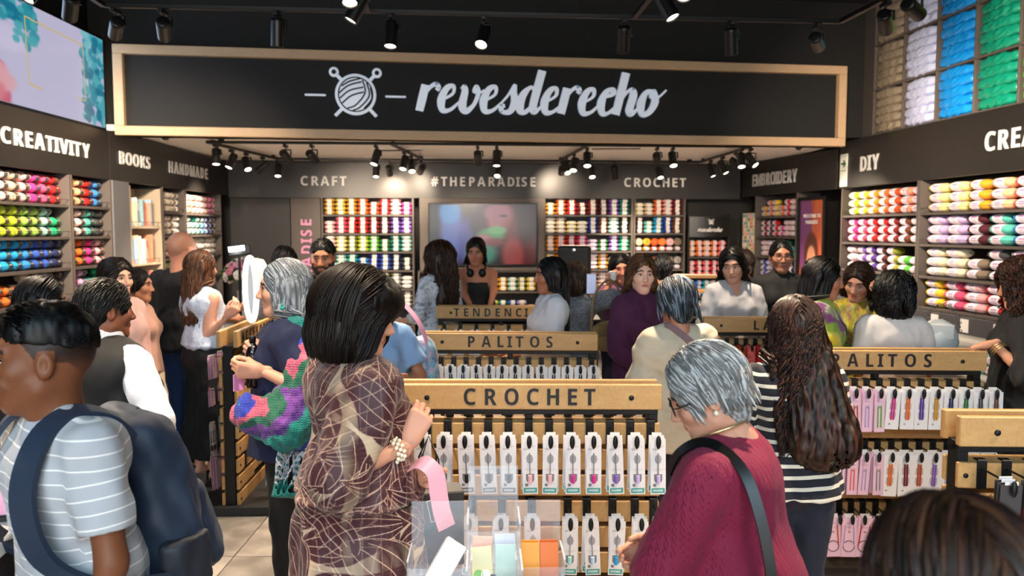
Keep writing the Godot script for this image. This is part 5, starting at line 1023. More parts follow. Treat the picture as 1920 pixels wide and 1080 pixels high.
	person({"x": 0.81, "D": 3.92, "yaw": -166, "h": 1.495, "bulk": 1.14, "skin": Color(0.72, 0.50, 0.40), "head": [10, 8, 0], "label": "woman with short blue grey hair in a cream linen jacket seen from behind", "eyes": false, "hair": {"style": "short", "col": Color(0.10, 0.11, 0.12), "col2": Color(0.42, 0.47, 0.52), "vol": 0.020, "n": 700, "r": 0.0046, "lock": 0.10, "flow": Vector3(0, -0.4, -0.3), "streak": true, "ears": true},
		"ra": {"up": Vector3(-0.22, -1, 0.15), "fore": Vector3(0.1, -0.35, 1)}, "la": {"up": Vector3(0.22, -1, 0.15), "fore": Vector3(-0.1, -0.35, 1)}, "wear": [{"kind": "top", "name": "linen_jacket", "mat": weave("linen_cream", Color(0.83, 0.78, 0.68), 34.0), "sleeve": 1.9, "so": 0.030, "hem": 0.76, "o": 0.026, "flare": 0.17, "fold": 0.020, "ff": Vector3(6, 9, 6)}, pants("jeans_dark", Color.BLACK), shoes(Color(0.8, 0.8, 0.8))],
		"after": func(d, root): hang(root, "shoulder_strap", sc([Vector3(-0.17, 1.12, -0.16), Vector3(-0.08, 1.26, -0.165), Vector3(0.02, 1.37, -0.11), Vector3(0.08, 1.415, -0.03), Vector3(0.09, 1.38, 0.05)], d.J.s), 0.02, weave("strap_mauve", Color(0.60, 0.47, 0.48)), 0.25)})
	# --- right side
	person({"x": 1.665, "D": 6.0, "yaw": 4, "h": 1.60, "hs": 1.05, "skin": Color(0.80, 0.60, 0.51), "head": [-24, 12, 4], "lips": Color(0.6, 0.3, 0.3), "gaze": Vector2(-0.5, -0.4), "label": "woman with long black hair in a white blouse behind the LANAS rack", "hair": {"style": "long", "col": Color(0.025, 0.02, 0.02), "col2": Color(0.075, 0.06, 0.055), "len": 0.36, "vol": 0.010, "wave": 0.004, "n": 480, "tip": 0.075, "r": 0.006}, "ra": {"up": Vector3(-0.3, -1, 0.2), "fore": Vector3(0.2, -0.4, 1)}, "la": {"up": Vector3(0.3, -1, 0.2), "fore": Vector3(-0.2, -0.4, 1)}, "wear": [{"kind": "top", "name": "blouse", "mat": weave("blouse_white", Color(0.80, 0.79, 0.80)), "sleeve": 1.8, "so": 0.024, "o": 0.012, "fold": 0.018, "extra": [ell(Vector3(0, 1.375, 0.085), Vector3(0.035, 0.09, 0.05), 0.008, 1)]}, pants("slacks_black", Color.BLACK)]})
	person({"x": 2.135, "D": 6.35, "yaw": -8, "h": 1.65, "hs": 1.04, "skin": Color(0.62, 0.42, 0.33), "w": 1.02, "label": "person in a black turtleneck with glasses and slicked back hair", "hair": {"style": "bun", "col": DARK, "col2": DARK2, "vol": 0.003, "n": 260, "r": 0.004}, "wear": [{"kind": "top", "name": "turtleneck", "mat": weave("tee_black", Color.BLACK), "sleeve": 1.95, "high": true, "fold": 0.010}, pants("slacks_black", Color.BLACK)], "after": glasses_on})
	person({"x": 2.03, "D": 7.0, "yaw": 165, "h": 1.56, "skin": tan, "label": "person in a navy top behind the woman in the white blouse", "eyes": false, "hair": {"style": "short", "col": Color(0.12, 0.08, 0.06), "col2": Color(0.2, 0.14, 0.1), "vol": 0.012, "n": 250}, "wear": [{"kind": "top", "name": "top", "mat": weave("top_navy", Color(0.10, 0.14, 0.26)), "sleeve": 1.0}, pants("slacks_black", Color.BLACK)]})
	person({"x": 1.80, "D": 4.62, "yaw": 66, "h": 1.575, "skin": Color(0.66, 0.44, 0.34), "head": [8, 6, 0], "label": "woman with long black hair in a yellow, green and purple patchwork cardigan", "hair": {"style": "long", "col": Color(0.025, 0.02, 0.02), "col2": Color(0.08, 0.06, 0.055), "len": 0.32, "vol": 0.012, "n": 520, "tip": 0.085, "r": 0.0055}, "ra": {"up": Vector3(-0.1, -1, 0.3), "fore": Vector3(0.1, -0.05, 1), "pose": "grip"}, "la": {"up": Vector3(0.1, -1, 0.3), "fore": Vector3(-0.1, -0.1, 1)},
		"wear": [{"kind": "top", "name": "black_top", "mat": weave("tee_black", Color.BLACK), "sleeve": 0.5, "hem": 0.86, "o": 0.010}, {"kind": "top", "name": "cardigan", "mat": vc("patchwork_knit"), "sleeve": 1.6, "so": 0.034, "hem": 0.82, "o": 0.022, "fold": 0.014, "extra": [ell(Vector3(0, 1.15, 0.2), Vector3(0.09, 0.5, 0.16), 0.01, 1)], "paint": func(w, _J): bands(w, [Color(0.80, 0.68, 0.12), Color(0.72, 0.70, 0.30), Color(0.48, 0.60, 0.18), Color(0.45, 0.22, 0.42), Color(0.62, 0.62, 0.50), Color(0.60, 0.68, 0.15)], Vector3(0.3, 1.0, 0.5), 22.0, 1.6)}, pants("slacks_black", Color.BLACK)]})
	var flower := printed("green_flower_print", print_tex(21, [Color(0.62, 0.68, 0.10), Color(0.80, 0.66, 0.12), Color(0.45, 0.58, 0.12), Color(0.50, 0.25, 0.35), Color(0.70, 0.74, 0.20)], 0.03, 0.0), 3.5)
	person({"x": 2.19, "D": 5.05, "yaw": -28, "h": 1.53, "skin": Color(0.78, 0.56, 0.46), "head": [-10, 18, -6], "gaze": Vector2(0, -0.6), "label": "woman in a green and yellow flowered blouse with a hand at her cheek", "hair": {"style": "long", "col": Color(0.10, 0.06, 0.04), "col2": Color(0.22, 0.14, 0.09), "len": 0.20, "n": 380, "tip": 0.07}, "la": {"to": Vector3(2.265, 1.325, -4.90), "pole": Vector3(0.7, -1, 0), "pose": "grip", "fd": Vector3(-0.2, 1, 0.0), "palm": Vector3(-0.7, 0, -0.6)}, "wear": [{"kind": "top", "name": "blouse", "mat": flower, "sleeve": 1.3, "so": 0.03, "fold": 0.016}, pants("slacks_black", Color.BLACK)]})
	person({"x": 2.16, "D": 4.52, "yaw": 176, "h": 1.485, "bulk": 1.12, "skin": tan, "label": "woman with wavy black chin length hair in a white top seen from behind", "eyes": false, "hair": {"style": "bob", "col": Color(0.016, 0.016, 0.018), "col2": Color(0.06, 0.06, 0.066), "len": 0.135, "vol": 0.030, "wave": 0.010, "freq": 70.0, "n": 620, "r": 0.006, "groove": 0.012}, "wear": [{"kind": "top", "name": "white_top", "mat": weave("top_white", Color(0.90, 0.87, 0.85)), "sleeve": 0.8, "so": 0.03, "o": 0.02, "fold": 0.012}, pants("slacks_black", Color.BLACK)]})
	person({"x": 2.66, "D": 4.16, "yaw": -112, "h": 1.565, "skin": Color(0.80, 0.58, 0.46), "head": [0, 8, 0], "label": "woman with brown curly hair in a black jacket gripping the PALITOS plank", "hair": {"style": "bob", "col": Color(0.09, 0.045, 0.03), "col2": Color(0.34, 0.19, 0.12), "len": 0.17, "vol": 0.042, "wave": 0.016, "freq": 110.0, "n": 760, "r": 0.006, "groove": 0.02, "curl": -1.0, "facew": 0.066}, "la": {"to": Vector3(2.47, 1.175, -4.08), "pole": Vector3(0.6, -1, -0.3), "pose": "grip", "fd": Vector3(-0.1, -0.35, 1), "palm": Vector3(0.1, -1, -0.3)}, "wear": [{"kind": "top", "name": "jacket", "mat": weave("jacket_black", Color(0.05, 0.05, 0.056)), "sleeve": 1.35, "so": 0.036, "o": 0.024, "fold": 0.016}, pants("slacks_black", Color.BLACK)],
		"after": func(d, root):
			for k in 3: bangle(root, d, "l", 0.05 + k * 0.012)})

func lean_xf(d: Dictionary) -> Transform3D:
	var T: Transform3D = d.J.T
	return d.xf * Transform3D(T.basis, T.origin * d.J.s)
func smooth_path(p: Array) -> Array:
	var o := []
	for i in p.size() - 1:
		var a: Vector3 = p[maxi(i - 1, 0)]; var b: Vector3 = p[i]; var c: Vector3 = p[i + 1]; var d: Vector3 = p[mini(i + 2, p.size() - 1)]
		for k in 5: o.append(b.cubic_interpolate(c, a, d, k / 5.0))
	o.append(p[-1])
	return o
func sc(p: Array, s: float) -> Array:
	var o := []
	for q in p: o.append(q * s)
	return o
func dots_paint(w: MB, _J: Dictionary) -> void:
	for i in w.v.size():
		var p := w.v[i]
		var c := Color(0.80, 0.80, 0.82)
		var q := Vector2(p.z / 0.028, p.y / 0.024)
		if int(floor(q.y)) % 2 == 0: q.x += 0.5
		if (q - q.floor() - Vector2(0.5, 0.5)).length() < 0.30: c = Color(0.08, 0.42, 0.46)
		if p.y < 0.72: c = Color(0.03, 0.46, 0.44)
		w.c[i] = lin(c)
func bracelet(root: Node, d: Dictionary, sd: String, col: Color, n: int, r: float) -> void:
	var J: Dictionary = d.J
	var m := MB.new()
	var ax: Vector3 = (J["wr_" + sd] - J["el_" + sd]).normalized()
	var u := ax.cross(Vector3.UP).normalized(); var w := ax.cross(u)
	for row in 3:
		for k in n:
			var a := TAU * (k + row * 0.5) / n
			m.ball((J["wr_" + sd] - ax * (0.030 + row * 0.011)) * J.s + (u * cos(a) + w * sin(a)) * 0.034, Vector3.ONE * r, 10, 6)
	part("pearl_bracelet", m.mesh(), mat("pearl", col, 0.2), root)
func bangle(root: Node, d: Dictionary, sd: String, back: float) -> void:
	var J: Dictionary = d.J
	var ax: Vector3 = (J["wr_" + sd] - J["el_" + sd]).normalized()
	var u := ax.cross(Vector3.UP).normalized(); var w := ax.cross(u)
	var p := []
	for k in 25: p.append((J["wr_" + sd] - ax * (back - 0.02)) * J.s + (u * cos(TAU * k / 24.0) + w * sin(TAU * k / 24.0)) * 0.037)
	part("gold_bangle", MB.new().tube(p, 0.004, 6, false).mesh(), mat("pale_gold", Color(0.85, 0.72, 0.52), 0.25, 0.8), root)
func glasses_on(d: Dictionary, root: Node) -> void:
	var m := MB.new()
	for s in [-1.0, 1.0]:
		var p := []
		for k in 25: p.append(Vector3(s * 0.031 + cos(TAU * k / 24.0) * 0.024, 0.002 + sin(TAU * k / 24.0) * 0.020, 0.101 - absf(cos(TAU * k / 24.0) * s) * 0.002))
		m.tube(p, 0.0019, 6, false)
		m.tube([Vector3(s * 0.055, 0.008, 0.098), Vector3(s * 0.078, 0.01, 0.085), Vector3(s * 0.086, 0.012, 0.0), Vector3(s * 0.085, -0.004, -0.02)], 0.0019, 6)
	m.tube([Vector3(-0.008, 0.008, 0.104), Vector3(0.008, 0.008, 0.104)], 0.0019, 6)
	part("glasses", m.mesh(), mats.black_metal, root, d.J.head)
func headphones(d: Dictionary, root: Node) -> void:
	var s: float = d.J.s
	hang(root, "headphone_band", sc([Vector3(-0.075, 1.36, 0.06), Vector3(-0.088, 1.40, -0.02), Vector3(0, 1.40, -0.09), Vector3(0.088, 1.40, -0.02), Vector3(0.075, 1.36, 0.06)], s), 0.010, mats.black_metal)
	for sx in [-1.0, 1.0]: part("ear_cup", MB.new().ball(Vector3(sx * 0.055, 1.335, 0.085) * s, Vector3(0.036, 0.042, 0.028), 14, 8).mesh(), mats.black_metal, root)
func old_lady(d: Dictionary, root: Node) -> void:
	glasses_on(d, root)
	for sx in [-1.0, 1.0]: part("pearl_earring", MB.new().ball(Vector3(sx * 0.085, -0.038, -0.004), Vector3.ONE * 0.0075, 10, 6).mesh(), mat("pearl", Color(0.9, 0.86, 0.76), 0.2), root, d.J.head)
	var J: Dictionary = d.J
	var nk := []
	for k in 21:
		var a := TAU * k / 20.0
		nk.append((J.neck as Vector3) * J.s + Vector3(cos(a) * 0.070, 0.012 - sin(a) * 0.028 - 0.005, sin(a) * 0.066 + 0.004))
	part("necklace", MB.new().tube(nk, 0.004, 6, false).mesh(), mat("pale_gold", Color(0.85, 0.72, 0.52), 0.25, 0.8), root)
	# shoulder bag worn over the near shoulder
	var bag := thing("handbag", "black woven handbag on a leather strap worn by the burgundy sweater woman", "bag", lean_xf(d))
	var lt := mat("leather_black", Color(0.035, 0.033, 0.035), 0.35)
	var s: float = J.s
	hang(bag, "strap", sc([Vector3(0.125, 1.33, 0.105), Vector3(0.128, 1.382, 0.07), Vector3(0.13, 1.412, 0.01), Vector3(0.145, 1.40, -0.055), Vector3(0.175, 1.34, -0.12), Vector3(0.205, 1.22, -0.155), Vector3(0.225, 1.08, -0.165), Vector3(0.238, 0.98, -0.15), Vector3(0.24, 0.93, -0.13)], s), 0.0125, lt, 0.3, 10)
	part("buckle", ring_mesh(0.018, 0.004), mats.chrome, bag, Transform3D(Basis(Vector3.UP, 2.6), Vector3(0.245, 0.985, -0.152) * s))
	part("strap_ring", ring_mesh(0.020, 0.005), mats.chrome, bag, Transform3D(Basis(Vector3.UP, 2.6), Vector3(0.25, 0.915, -0.125) * s))
	var b := MB.new().ball(Vector3(0.215, 0.80, 0.0) * s, Vector3(0.055, 0.115, 0.16), 30, 18)
	for i in b.v.size(): b.v[i] += b.n[i] * 0.003 * sin(b.v[i].y * 330.0) * sin(b.v[i].z * 330.0)
	part("body", smooth_normals(b).mesh(), lt, bag)
func grey_lady(d: Dictionary, root: Node) -> void:
	for sx in [-1.0, 1.0]:
		var m := MB.new()
		for k in 3: m.ball(Vector3(sx * 0.087, -0.045 - k * 0.015, -0.004), Vector3.ONE * (0.005 + 0.0025 * k), 10, 6)
		part("turquoise_earring", m.mesh(), mat("turquoise_stone", Color(0.12, 0.55, 0.52), 0.2), root, d.J.head)
func backpack(d: Dictionary, root: Node) -> void:
	var s: float = d.J.s
	var bag := thing("backpack", "slate blue backpack worn by the man in the striped T-shirt", "backpack", lean_xf(d))
	var cl := weave("backpack_blue", Color(0.11, 0.175, 0.26), 40.0, 0.6)
	var dk := weave("backpack_dark", Color(0.06, 0.095, 0.15), 40.0, 0.6)
	var J1 := sdf(scaled([cap(Vector3(-0.07, 0.92, -0.215), Vector3(-0.06, 1.24, -0.20), 0.095, 0.085, Vector3(1, 1, 1), 0.05), cap(Vector3(0.07, 0.92, -0.215), Vector3(0.06, 1.24, -0.20), 0.095, 0.085, Vector3(1, 1, 1), 0.05), cap(Vector3(-0.05, 1.3, -0.16), Vector3(0.05, 1.3, -0.16), 0.05, 0.05, Vector3.ONE, 0.06)], s), 0.010)
	folds(J1, 0.018, Vector3(8, 5, 8), 3.0)
	part("main_compartment", J1.mesh(), cl, bag)
	var J2 := sdf(scaled([cap(Vector3(-0.06, 0.90, -0.315), Vector3(-0.05, 1.06, -0.295), 0.06, 0.05, Vector3(1.1, 1, 0.8), 0.03), cap(Vector3(0.06, 0.90, -0.315), Vector3(0.05, 1.06, -0.295), 0.06, 0.05, Vector3(1.1, 1, 0.8), 0.03)], s), 0.010)
	folds(J2, 0.012, Vector3(10, 6, 10), 8.0)
	part("front_pocket", J2.mesh(), cl, bag)
	for sx in [-1.0, 1.0]:
		var J3 := sdf(scaled([cap(Vector3(sx * 0.155, 0.87, -0.205), Vector3(sx * 0.160, 1.0, -0.205), 0.05, 0.052, Vector3(0.6, 1, 1.3), 0.02, 2)], s), 0.009)
		folds(J3, 0.010, Vector3(12, 6, 12), 5.0)
		part("side_pocket", J3.mesh(), dk, bag)
		var st := [Vector3(sx * 0.085, 1.27, -0.165), Vector3(sx * 0.095, 1.365, -0.105), Vector3(sx * 0.100, 1.405, -0.02), Vector3(sx * 0.108, 1.375, 0.065), Vector3(sx * 0.120, 1.28, 0.128), Vector3(sx * 0.132, 1.17, 0.142), Vector3(sx * 0.150, 1.07, 0.115), Vector3(sx * 0.172, 0.98, 0.02), Vector3(sx * 0.150, 0.91, -0.14)]
		part("strap", MB.new().band(smooth_path(sc(st, s)), Vector3(sx * 0.06, 1.18, 0) * s, 0.062, 0.014).mesh(), cl, bag)
		part("zip", MB.new().tube(sc([Vector3(sx * 0.14, 0.88, -0.27), Vector3(sx * 0.135, 1.1, -0.265), Vector3(sx * 0.09, 1.29, -0.23), Vector3(0, 1.335, -0.22)], s), 0.004, 6).mesh(), dk, bag)
# ---------------------------------------------------------------- other things
func clear(key: String, a := 0.12) -> StandardMaterial3D:
	if mats.has(key): return mats[key]
	var m := mat(key, Color(0.92, 0.94, 0.98, a), 0.05)
	m.transparency = BaseMaterial3D.TRANSPARENCY_ALPHA
	return m
func build_props() -> void:
	acrylic_box()
	# bottle of cola in the grey haired woman's hands
	var t := thing("cola_bottle", "dark cola bottle with red label held by the grey haired woman", "bottle", at(-1.098, 1.085, -3.36))
	part("bottle", MB.new().lathe([Vector2(0, 0), Vector2(0.026, 0.002), Vector2(0.031, 0.012), Vector2(0.031, 0.06), Vector2(0.029, 0.075), Vector2(0.031, 0.09), Vector2(0.031, 0.13), Vector2(0.024, 0.165), Vector2(0.013, 0.19), Vector2(0.012, 0.205), Vector2(0, 0.206)], 24).mesh(), mat("cola", Color(0.045, 0.018, 0.014), 0.08), t)
	part("label", MB.new().lathe([Vector2(0.0316, 0.06), Vector2(0.0316, 0.125)], 24).mesh(), mat("cola_red", Color(0.62, 0.03, 0.05), 0.35), t)
	part("label_mark", MB.new().band([Vector3(0.0, 0.085, 0.0325), Vector3(0.012, 0.098, 0.0305), Vector3(0.022, 0.102, 0.024)], Vector3(0, 0.09, 0), 0.012, 0.001).mesh(), mats.paper, t)
	part("cap", MB.new().lathe([Vector2(0, 0.222), Vector2(0.013, 0.222), Vector2(0.0145, 0.218), Vector2(0.0145, 0.2), Vector2(0, 0.2)], 18).mesh(), mat("cap_black", Color(0.04, 0.03, 0.03), 0.4), t)
	solo("needle_pack", bx(0.05, 0.07, 0.006, 0.001), tint(Color(0.88, 0.55, 0.72)), Transform3D(Basis(Vector3.UP, 0.9), Vector3(-1.14, 1.12, -3.30)), "small pink pack held beside the cola bottle", "pack")
	# dark paper bag and pink tissue ribbon under the lifted hand
	t = thing("shopping_bag", "dark grey paper shopping bag with cords and a square tag beside the maroon dress", "bag", at(-0.265, 0.69, -2.50, 14))
	part("bag", MB.new().box(Vector3(0, 0.12, 0), Vector3(0.21, 0.24, 0.10), 0.004).mesh(), mat("bag_grey", Color(0.16, 0.155, 0.155), 0.6), t)
	for z in [-0.045, 0.045]: part("cord", MB.new().tube([Vector3(-0.03, 0.23, z), Vector3(-0.028, 0.34, z * 0.5), Vector3(0.0, 0.41, 0), Vector3(0.028, 0.34, z * 0.5), Vector3(0.03, 0.23, z)], 0.003, 6).mesh(), mats.black_metal, t)
	part("tag", MB.new().box(Vector3(0.02, 0.19, 0.055), Vector3(0.06, 0.07, 0.002), 0.0, Basis(Vector3.BACK, 0.2)).mesh(), mats.paper, t)
	part("tag_face", MB.new().box(Vector3(0.02, 0.19, 0.0565), Vector3(0.055, 0.065, 0.001), 0.0, Basis(Vector3.BACK, 0.2)).mesh(), mat("bag_grey", Color.BLACK), t)
	var rb := [Vector3(-0.30, 1.05, -2.34), Vector3(-0.262, 1.075, -2.30), Vector3(-0.225, 1.045, -2.29), Vector3(-0.215, 0.99, -2.285), Vector3(-0.205, 0.935, -2.28), Vector3(-0.190, 0.885, -2.28)]
	solo("tissue_ribbon", MB.new().band(smooth_path(rb), Vector3(-0.28, 0.9, -2.42), 0.055, 0.002).mesh(), tint(Color(0.88, 0.62, 0.68)), Transform3D(), "pink printed tissue ribbon hanging from the lifted hand", "ribbon")
	# ring light, panel light and stands
	t = thing("ring_light", "round white softbox light on a black stand by the grey haired woman", "lamp", at(-1.63, 0, -5.1, -62))
	var rl := []
	for k in 41: rl.append(Vector3(cos(TAU * k / 40.0) * 0.20, 1.38 + sin(TAU * k / 40.0) * 0.20, 0.04))
	part("rim", MB.new().tube(rl, 0.018, 10, false).mesh(), glow("ring_lamp_glow", Color(1, 0.97, 0.94), 1.0), t)
	part("dish", MB.new().lathe([Vector2(0.0, 0.0), Vector2(0.10, 0.01), Vector2(0.19, 0.06), Vector2(0.205, 0.14)], 36, Transform3D(Basis(Vector3.RIGHT, PI / 2), Vector3(0, 1.38, -0.10))).mesh(), mat("softbox_white", Color(0.62, 0.62, 0.62), 0.7), t)
	part("stand", MB.new().tube([Vector3(0, 0.02, -0.12), Vector3(0, 1.38, -0.12)], 0.012, 8).mesh(), mats.black_metal, t)
	for k in 3: part("foot", MB.new().tube([Vector3(0, 0.35, -0.12), Vector3(cos(k * 2.1) * 0.32, 0.015, -0.12 + sin(k * 2.1) * 0.32)], 0.009, 6).mesh(), mats.black_metal, t)
	var ol := OmniLight3D.new(); ol.name = "ring_glow_light"; t.add_child(ol); ol.position = Vector3(0, 1.38, 0.16); ol.light_energy = 0.05; ol.light_size = 0.15; ol.omni_range = 15.0; ol.shadow_enabled = true
	t = thing("video_light", "small LED video light on a thin black stand above the flowers", "lamp", at(-2.13, 0, -6.25, 20))
	part("panel", MB.new().box(Vector3(0, 1.60, 0), Vector3(0.17, 0.075, 0.04), 0.006, Basis(Vector3.BACK, 0.12)).mesh(), mats.black_metal, t)
	part("led_face", MB.new().box(Vector3(-0.02, 1.612, 0.022), Vector3(0.12, 0.04, 0.004), 0.0, Basis(Vector3.BACK, 0.12)).mesh(), glow("video_lamp_glow", Color(0.9, 0.96, 1.0), 2.5), t)
	part("stand", MB.new().tube([Vector3(0, 0.02, 0), Vector3(0, 1.56, 0)], 0.010, 8).mesh(), mats.black_metal, t)
	for k in 3: part("foot", MB.new().tube([Vector3(0, 0.3, 0), Vector3(cos(k * 2.1) * 0.28, 0.012, sin(k * 2.1) * 0.28)], 0.008, 6).mesh(), mats.black_metal, t)
	ol = OmniLight3D.new(); ol.name = "video_glow_light"; t.add_child(ol); ol.position = Vector3(-0.02, 1.612, 0.06); ol.light_energy = 0.08; ol.light_size = 0.05; ol.omni_range = 10.0; ol.shadow_enabled = true
	# flowers in a white vase on a stand
	t = thing("flower_stand", "slim white plinth under the flower bouquet", "stand", at(-2.28, 0, -6.85))
	part("plinth", MB.new().box(Vector3(0, 0.5, 0), Vector3(0.34, 1.0, 0.34), 0.006).mesh(), mats.white_laminate, t)
	part("top_plate", MB.new().box(Vector3(0, 1.01, 0), Vector3(0.38, 0.02, 0.38), 0.004).mesh(), mats.pale_oak, t)
	t = thing("flower_bouquet", "bouquet of pink and white flowers with green leaves in a white vase", "flowers", at(-2.28, 1.02, -6.85))
	part("vase", MB.new().lathe([Vector2(0, 0), Vector2(0.07, 0), Vector2(0.09, 0.08), Vector2(0.075, 0.18), Vector2(0.08, 0.22)], 20).mesh(), mats.white_plastic, t)
	var leafm := tint(Color(0.24, 0.38, 0.10)); var r := RandomNumberGenerator.new(); r.seed = 12
	for k in 40:
		var a := r.randf() * TAU; var e := r.randf_range(-0.2, 1.3)
		var d := Vector3(cos(a) * cos(e), sin(e), sin(a) * cos(e))
		part("leaf", RK.get_or_add("leaf", MB.new().ball(Vector3(0, 0.05, 0), Vector3(0.022, 0.055, 0.004), 8, 6).mesh()), leafm, t, Transform3D(Basis(Quaternion(Vector3.UP, d)), Vector3(0, 0.33, 0) + d * Vector3(0.11, 0.10, 0.11)))
	var fl := MB.new()
	for k in 9:
		var a := TAU * k / 9.0
		fl.ball(Vector3(cos(a) * 0.02, 0.006 * (k % 2), sin(a) * 0.02), Vector3(0.018, 0.009, 0.018), 8, 5)
	fl.ball(Vector3(0, 0.01, 0), Vector3(0.014, 0.012, 0.014), 8, 5)
	var flm := fl.mesh()
	for k in 26:
		var a := k * 2.4; var e := asin(clampf(1.0 - k / 22.0, -0.3, 1.0))
		var d := Vector3(cos(a) * cos(e), sin(e), sin(a) * cos(e))
		part("flower", flm, tint([Color(0.90, 0.62, 0.66), Color(0.92, 0.86, 0.80), Color(0.85, 0.50, 0.56)][k % 3]), t, Transform3D(Basis(Quaternion(Vector3.UP, d)) * Basis.from_scale(Vector3.ONE * 1.25), Vector3(0, 0.34, 0) + d * Vector3(0.17, 0.15, 0.17)))
	# music desk, mixer, loudspeaker
	t = thing("music_desk", "black draped music desk in front of the television", "desk", at(0.16, 0, -7.12, -2))
	part("drape", MB.new().box(Vector3(0, 0.48, 0), Vector3(1.2, 0.96, 0.36), 0.01).mesh(), weave("drape_black", Color(0.05, 0.05, 0.055), 20.0), t)
	part("top", MB.new().box(Vector3(0, 0.97, 0), Vector3(1.24, 0.03, 0.40), 0.006).mesh(), mats.black_metal, t)
	t = thing("mixer_deck", "black music mixer with round dials on the music desk", "mixer", at(-0.10, 0.985, -7.08, -2))
	part("case", MB.new().box(Vector3(0, 0.03, 0), Vector3(0.62, 0.06, 0.3), 0.006).mesh(), mats.black_metal, t)
	for x in [-0.2, 0.2]: part("jog_wheel", MB.new().lathe([Vector2(0, 0.075), Vector2(0.07, 0.075), Vector2(0.08, 0.068), Vector2(0.08, 0.06)], 20, Transform3D(Basis(), Vector3(x, 0, 0))).mesh(), mats.steel, t)
	t = thing("loudspeaker", "tall black loudspeaker on a pole in front of the CROCHET shelves", "speaker", at(0.65, 0, -8.3, -8))
	part("cabinet", MB.new().box(Vector3(0, 1.29, 0), Vector3(0.33, 0.62, 0.3), 0.02).mesh(), mat("speaker_black", Color(0.08, 0.078, 0.075), 0.6), t)
	part("grille", MB.new().box(Vector3(0, 1.27, 0.152), Vector3(0.29, 0.55, 0.006), 0.002).mesh(), mat("grille_grey", Color(0.12, 0.115, 0.11), 0.7), t)
	part("badge", MB.new().lathe([Vector2(0, 0), Vector2(0.018, 0), Vector2(0.018, 0.004), Vector2(0, 0.004)], 16, Transform3D(Basis(Vector3.RIGHT, PI / 2), Vector3(0, 1.555, 0.154))).mesh(), mats.steel, t)
	part("pole", MB.new().tube([Vector3(0, 0.02, 0), Vector3(0, 0.99, 0)], 0.018, 8).mesh(), mats.black_metal, t)
	for k in 3: part("foot", MB.new().tube([Vector3(0, 0.5, 0), Vector3(cos(k * 2.1) * 0.4, 0.015, sin(k * 2.1) * 0.4)], 0.012, 6).mesh(), mats.black_metal, t)
	# phones, cup, bags
	phone(Transform3D(Basis(Vector3.UP, 0.1) * Basis(Vector3.RIGHT, 0.05), Vector3(0.585, 1.36, -5.90)), "dark phone with a lit screen held up by the grey patterned top", true)
	phone(Transform3D(Basis(Vector3.UP, -0.5) * Basis(Vector3.RIGHT, -0.3), Vector3(2.03, 1.20, -4.52)), "pale lilac phone held by the woman in the patchwork cardigan", false)
	t = thing("paper_cup", "small white paper cup held by the woman in the plum blouse", "cup", at(0.79, 1.365, -6.24))
	part("cup", MB.new().lathe([Vector2(0, 0), Vector2(0.022, 0), Vector2(0.031, 0.07), Vector2(0.029, 0.07), Vector2(0.02, 0.004)], 18).mesh(), mats.paper, t)
	part("rim", ring_mesh(0.031, 0.002), mats.paper, t, Transform3D(Basis(Vector3.RIGHT, PI / 2), Vector3(0, 0.07, 0)))
	t = thing("shoulder_bag", "beige leather shoulder bag hanging beside the purple sweater", "bag", at(0.70, 0.88, -5.75, 20))
	var bg := MB.new().ball(Vector3(0, 0.11, 0), Vector3(0.16, 0.115, 0.06), 24, 14)
	for i in bg.v.size(): bg.v[i].y = maxf(bg.v[i].y, 0.0)
	part("body", smooth_normals(bg).mesh(), mat("leather_beige", Color(0.62, 0.50, 0.34), 0.5), t)
	part("flap", MB.new().box(Vector3(0, 0.16, 0.045), Vector3(0.24, 0.09, 0.03), 0.012).mesh(), mat("leather_tan", Color(0.56, 0.44, 0.29), 0.5), t)
	part("strap", MB.new().tube(smooth_path([Vector3(-0.14, 0.15, 0), Vector3(-0.12, 0.4, 0), Vector3(0.0, 0.52, 0), Vector3(0.1, 0.4, 0), Vector3(0.14, 0.15, 0)]), 0.008, 6).mesh(), mats.leather_tan, t)
	t = thing("white_handbag", "white quilted handbag with a chain beside the white topped woman", "bag", at(2.475, 0.98, -4.62, -20))
	var hb := MB.new().ball(Vector3(0, 0.13, 0), Vector3(0.11, 0.13, 0.06), 28, 16)
	for i in hb.v.size(): hb.v[i] += hb.n[i] * 0.004 * absf(sin((hb.v[i].x + hb.v[i].y) * 60.0) * sin((hb.v[i].x - hb.v[i].y) * 60.0))
	part("body", smooth_normals(hb).mesh(), mat("leather_white", Color(0.80, 0.80, 0.78), 0.45), t)
	var ch := MB.new()
	for k in 22:
		var a := PI * k / 21.0
		ch.add(RK_mb_link(), Transform3D(Basis(Vector3.BACK, a) * Basis(Vector3.UP, (k % 2) * PI / 2), Vector3(0.09 * cos(a) + 0.02, 0.2 + 0.15 * sin(a), 0.03)))
	part("chain", ch.mesh(), mat("pewter", Color(0.4, 0.38, 0.36), 0.3, 0.9), t)
	part("flap", MB.new().box(Vector3(0, 0.19, 0.045), Vector3(0.16, 0.09, 0.02), 0.008).mesh(), mats.leather_white, t)
	t = thing("flowered_tote", "turquoise and pink flowered tote bag beside the light blue T-shirt", "bag", at(-0.50, 0.84, -4.38, 10))
	var tm := printed("tote_print", print_tex(31, [Color(0.35, 0.68, 0.72), Color(0.85, 0.55, 0.68), Color(0.45, 0.75, 0.78), Color(0.30, 0.45, 0.62), Color(0.75, 0.86, 0.86)], 0.05, 0.0), 4.0)
	var tb := MB.new().ball(Vector3(0, 0.16, 0), Vector3(0.10, 0.17, 0.07), 22, 14)
	folds(tb, 0.02, Vector3(12, 8, 12))
	part("body", tb.mesh(), tm, t)
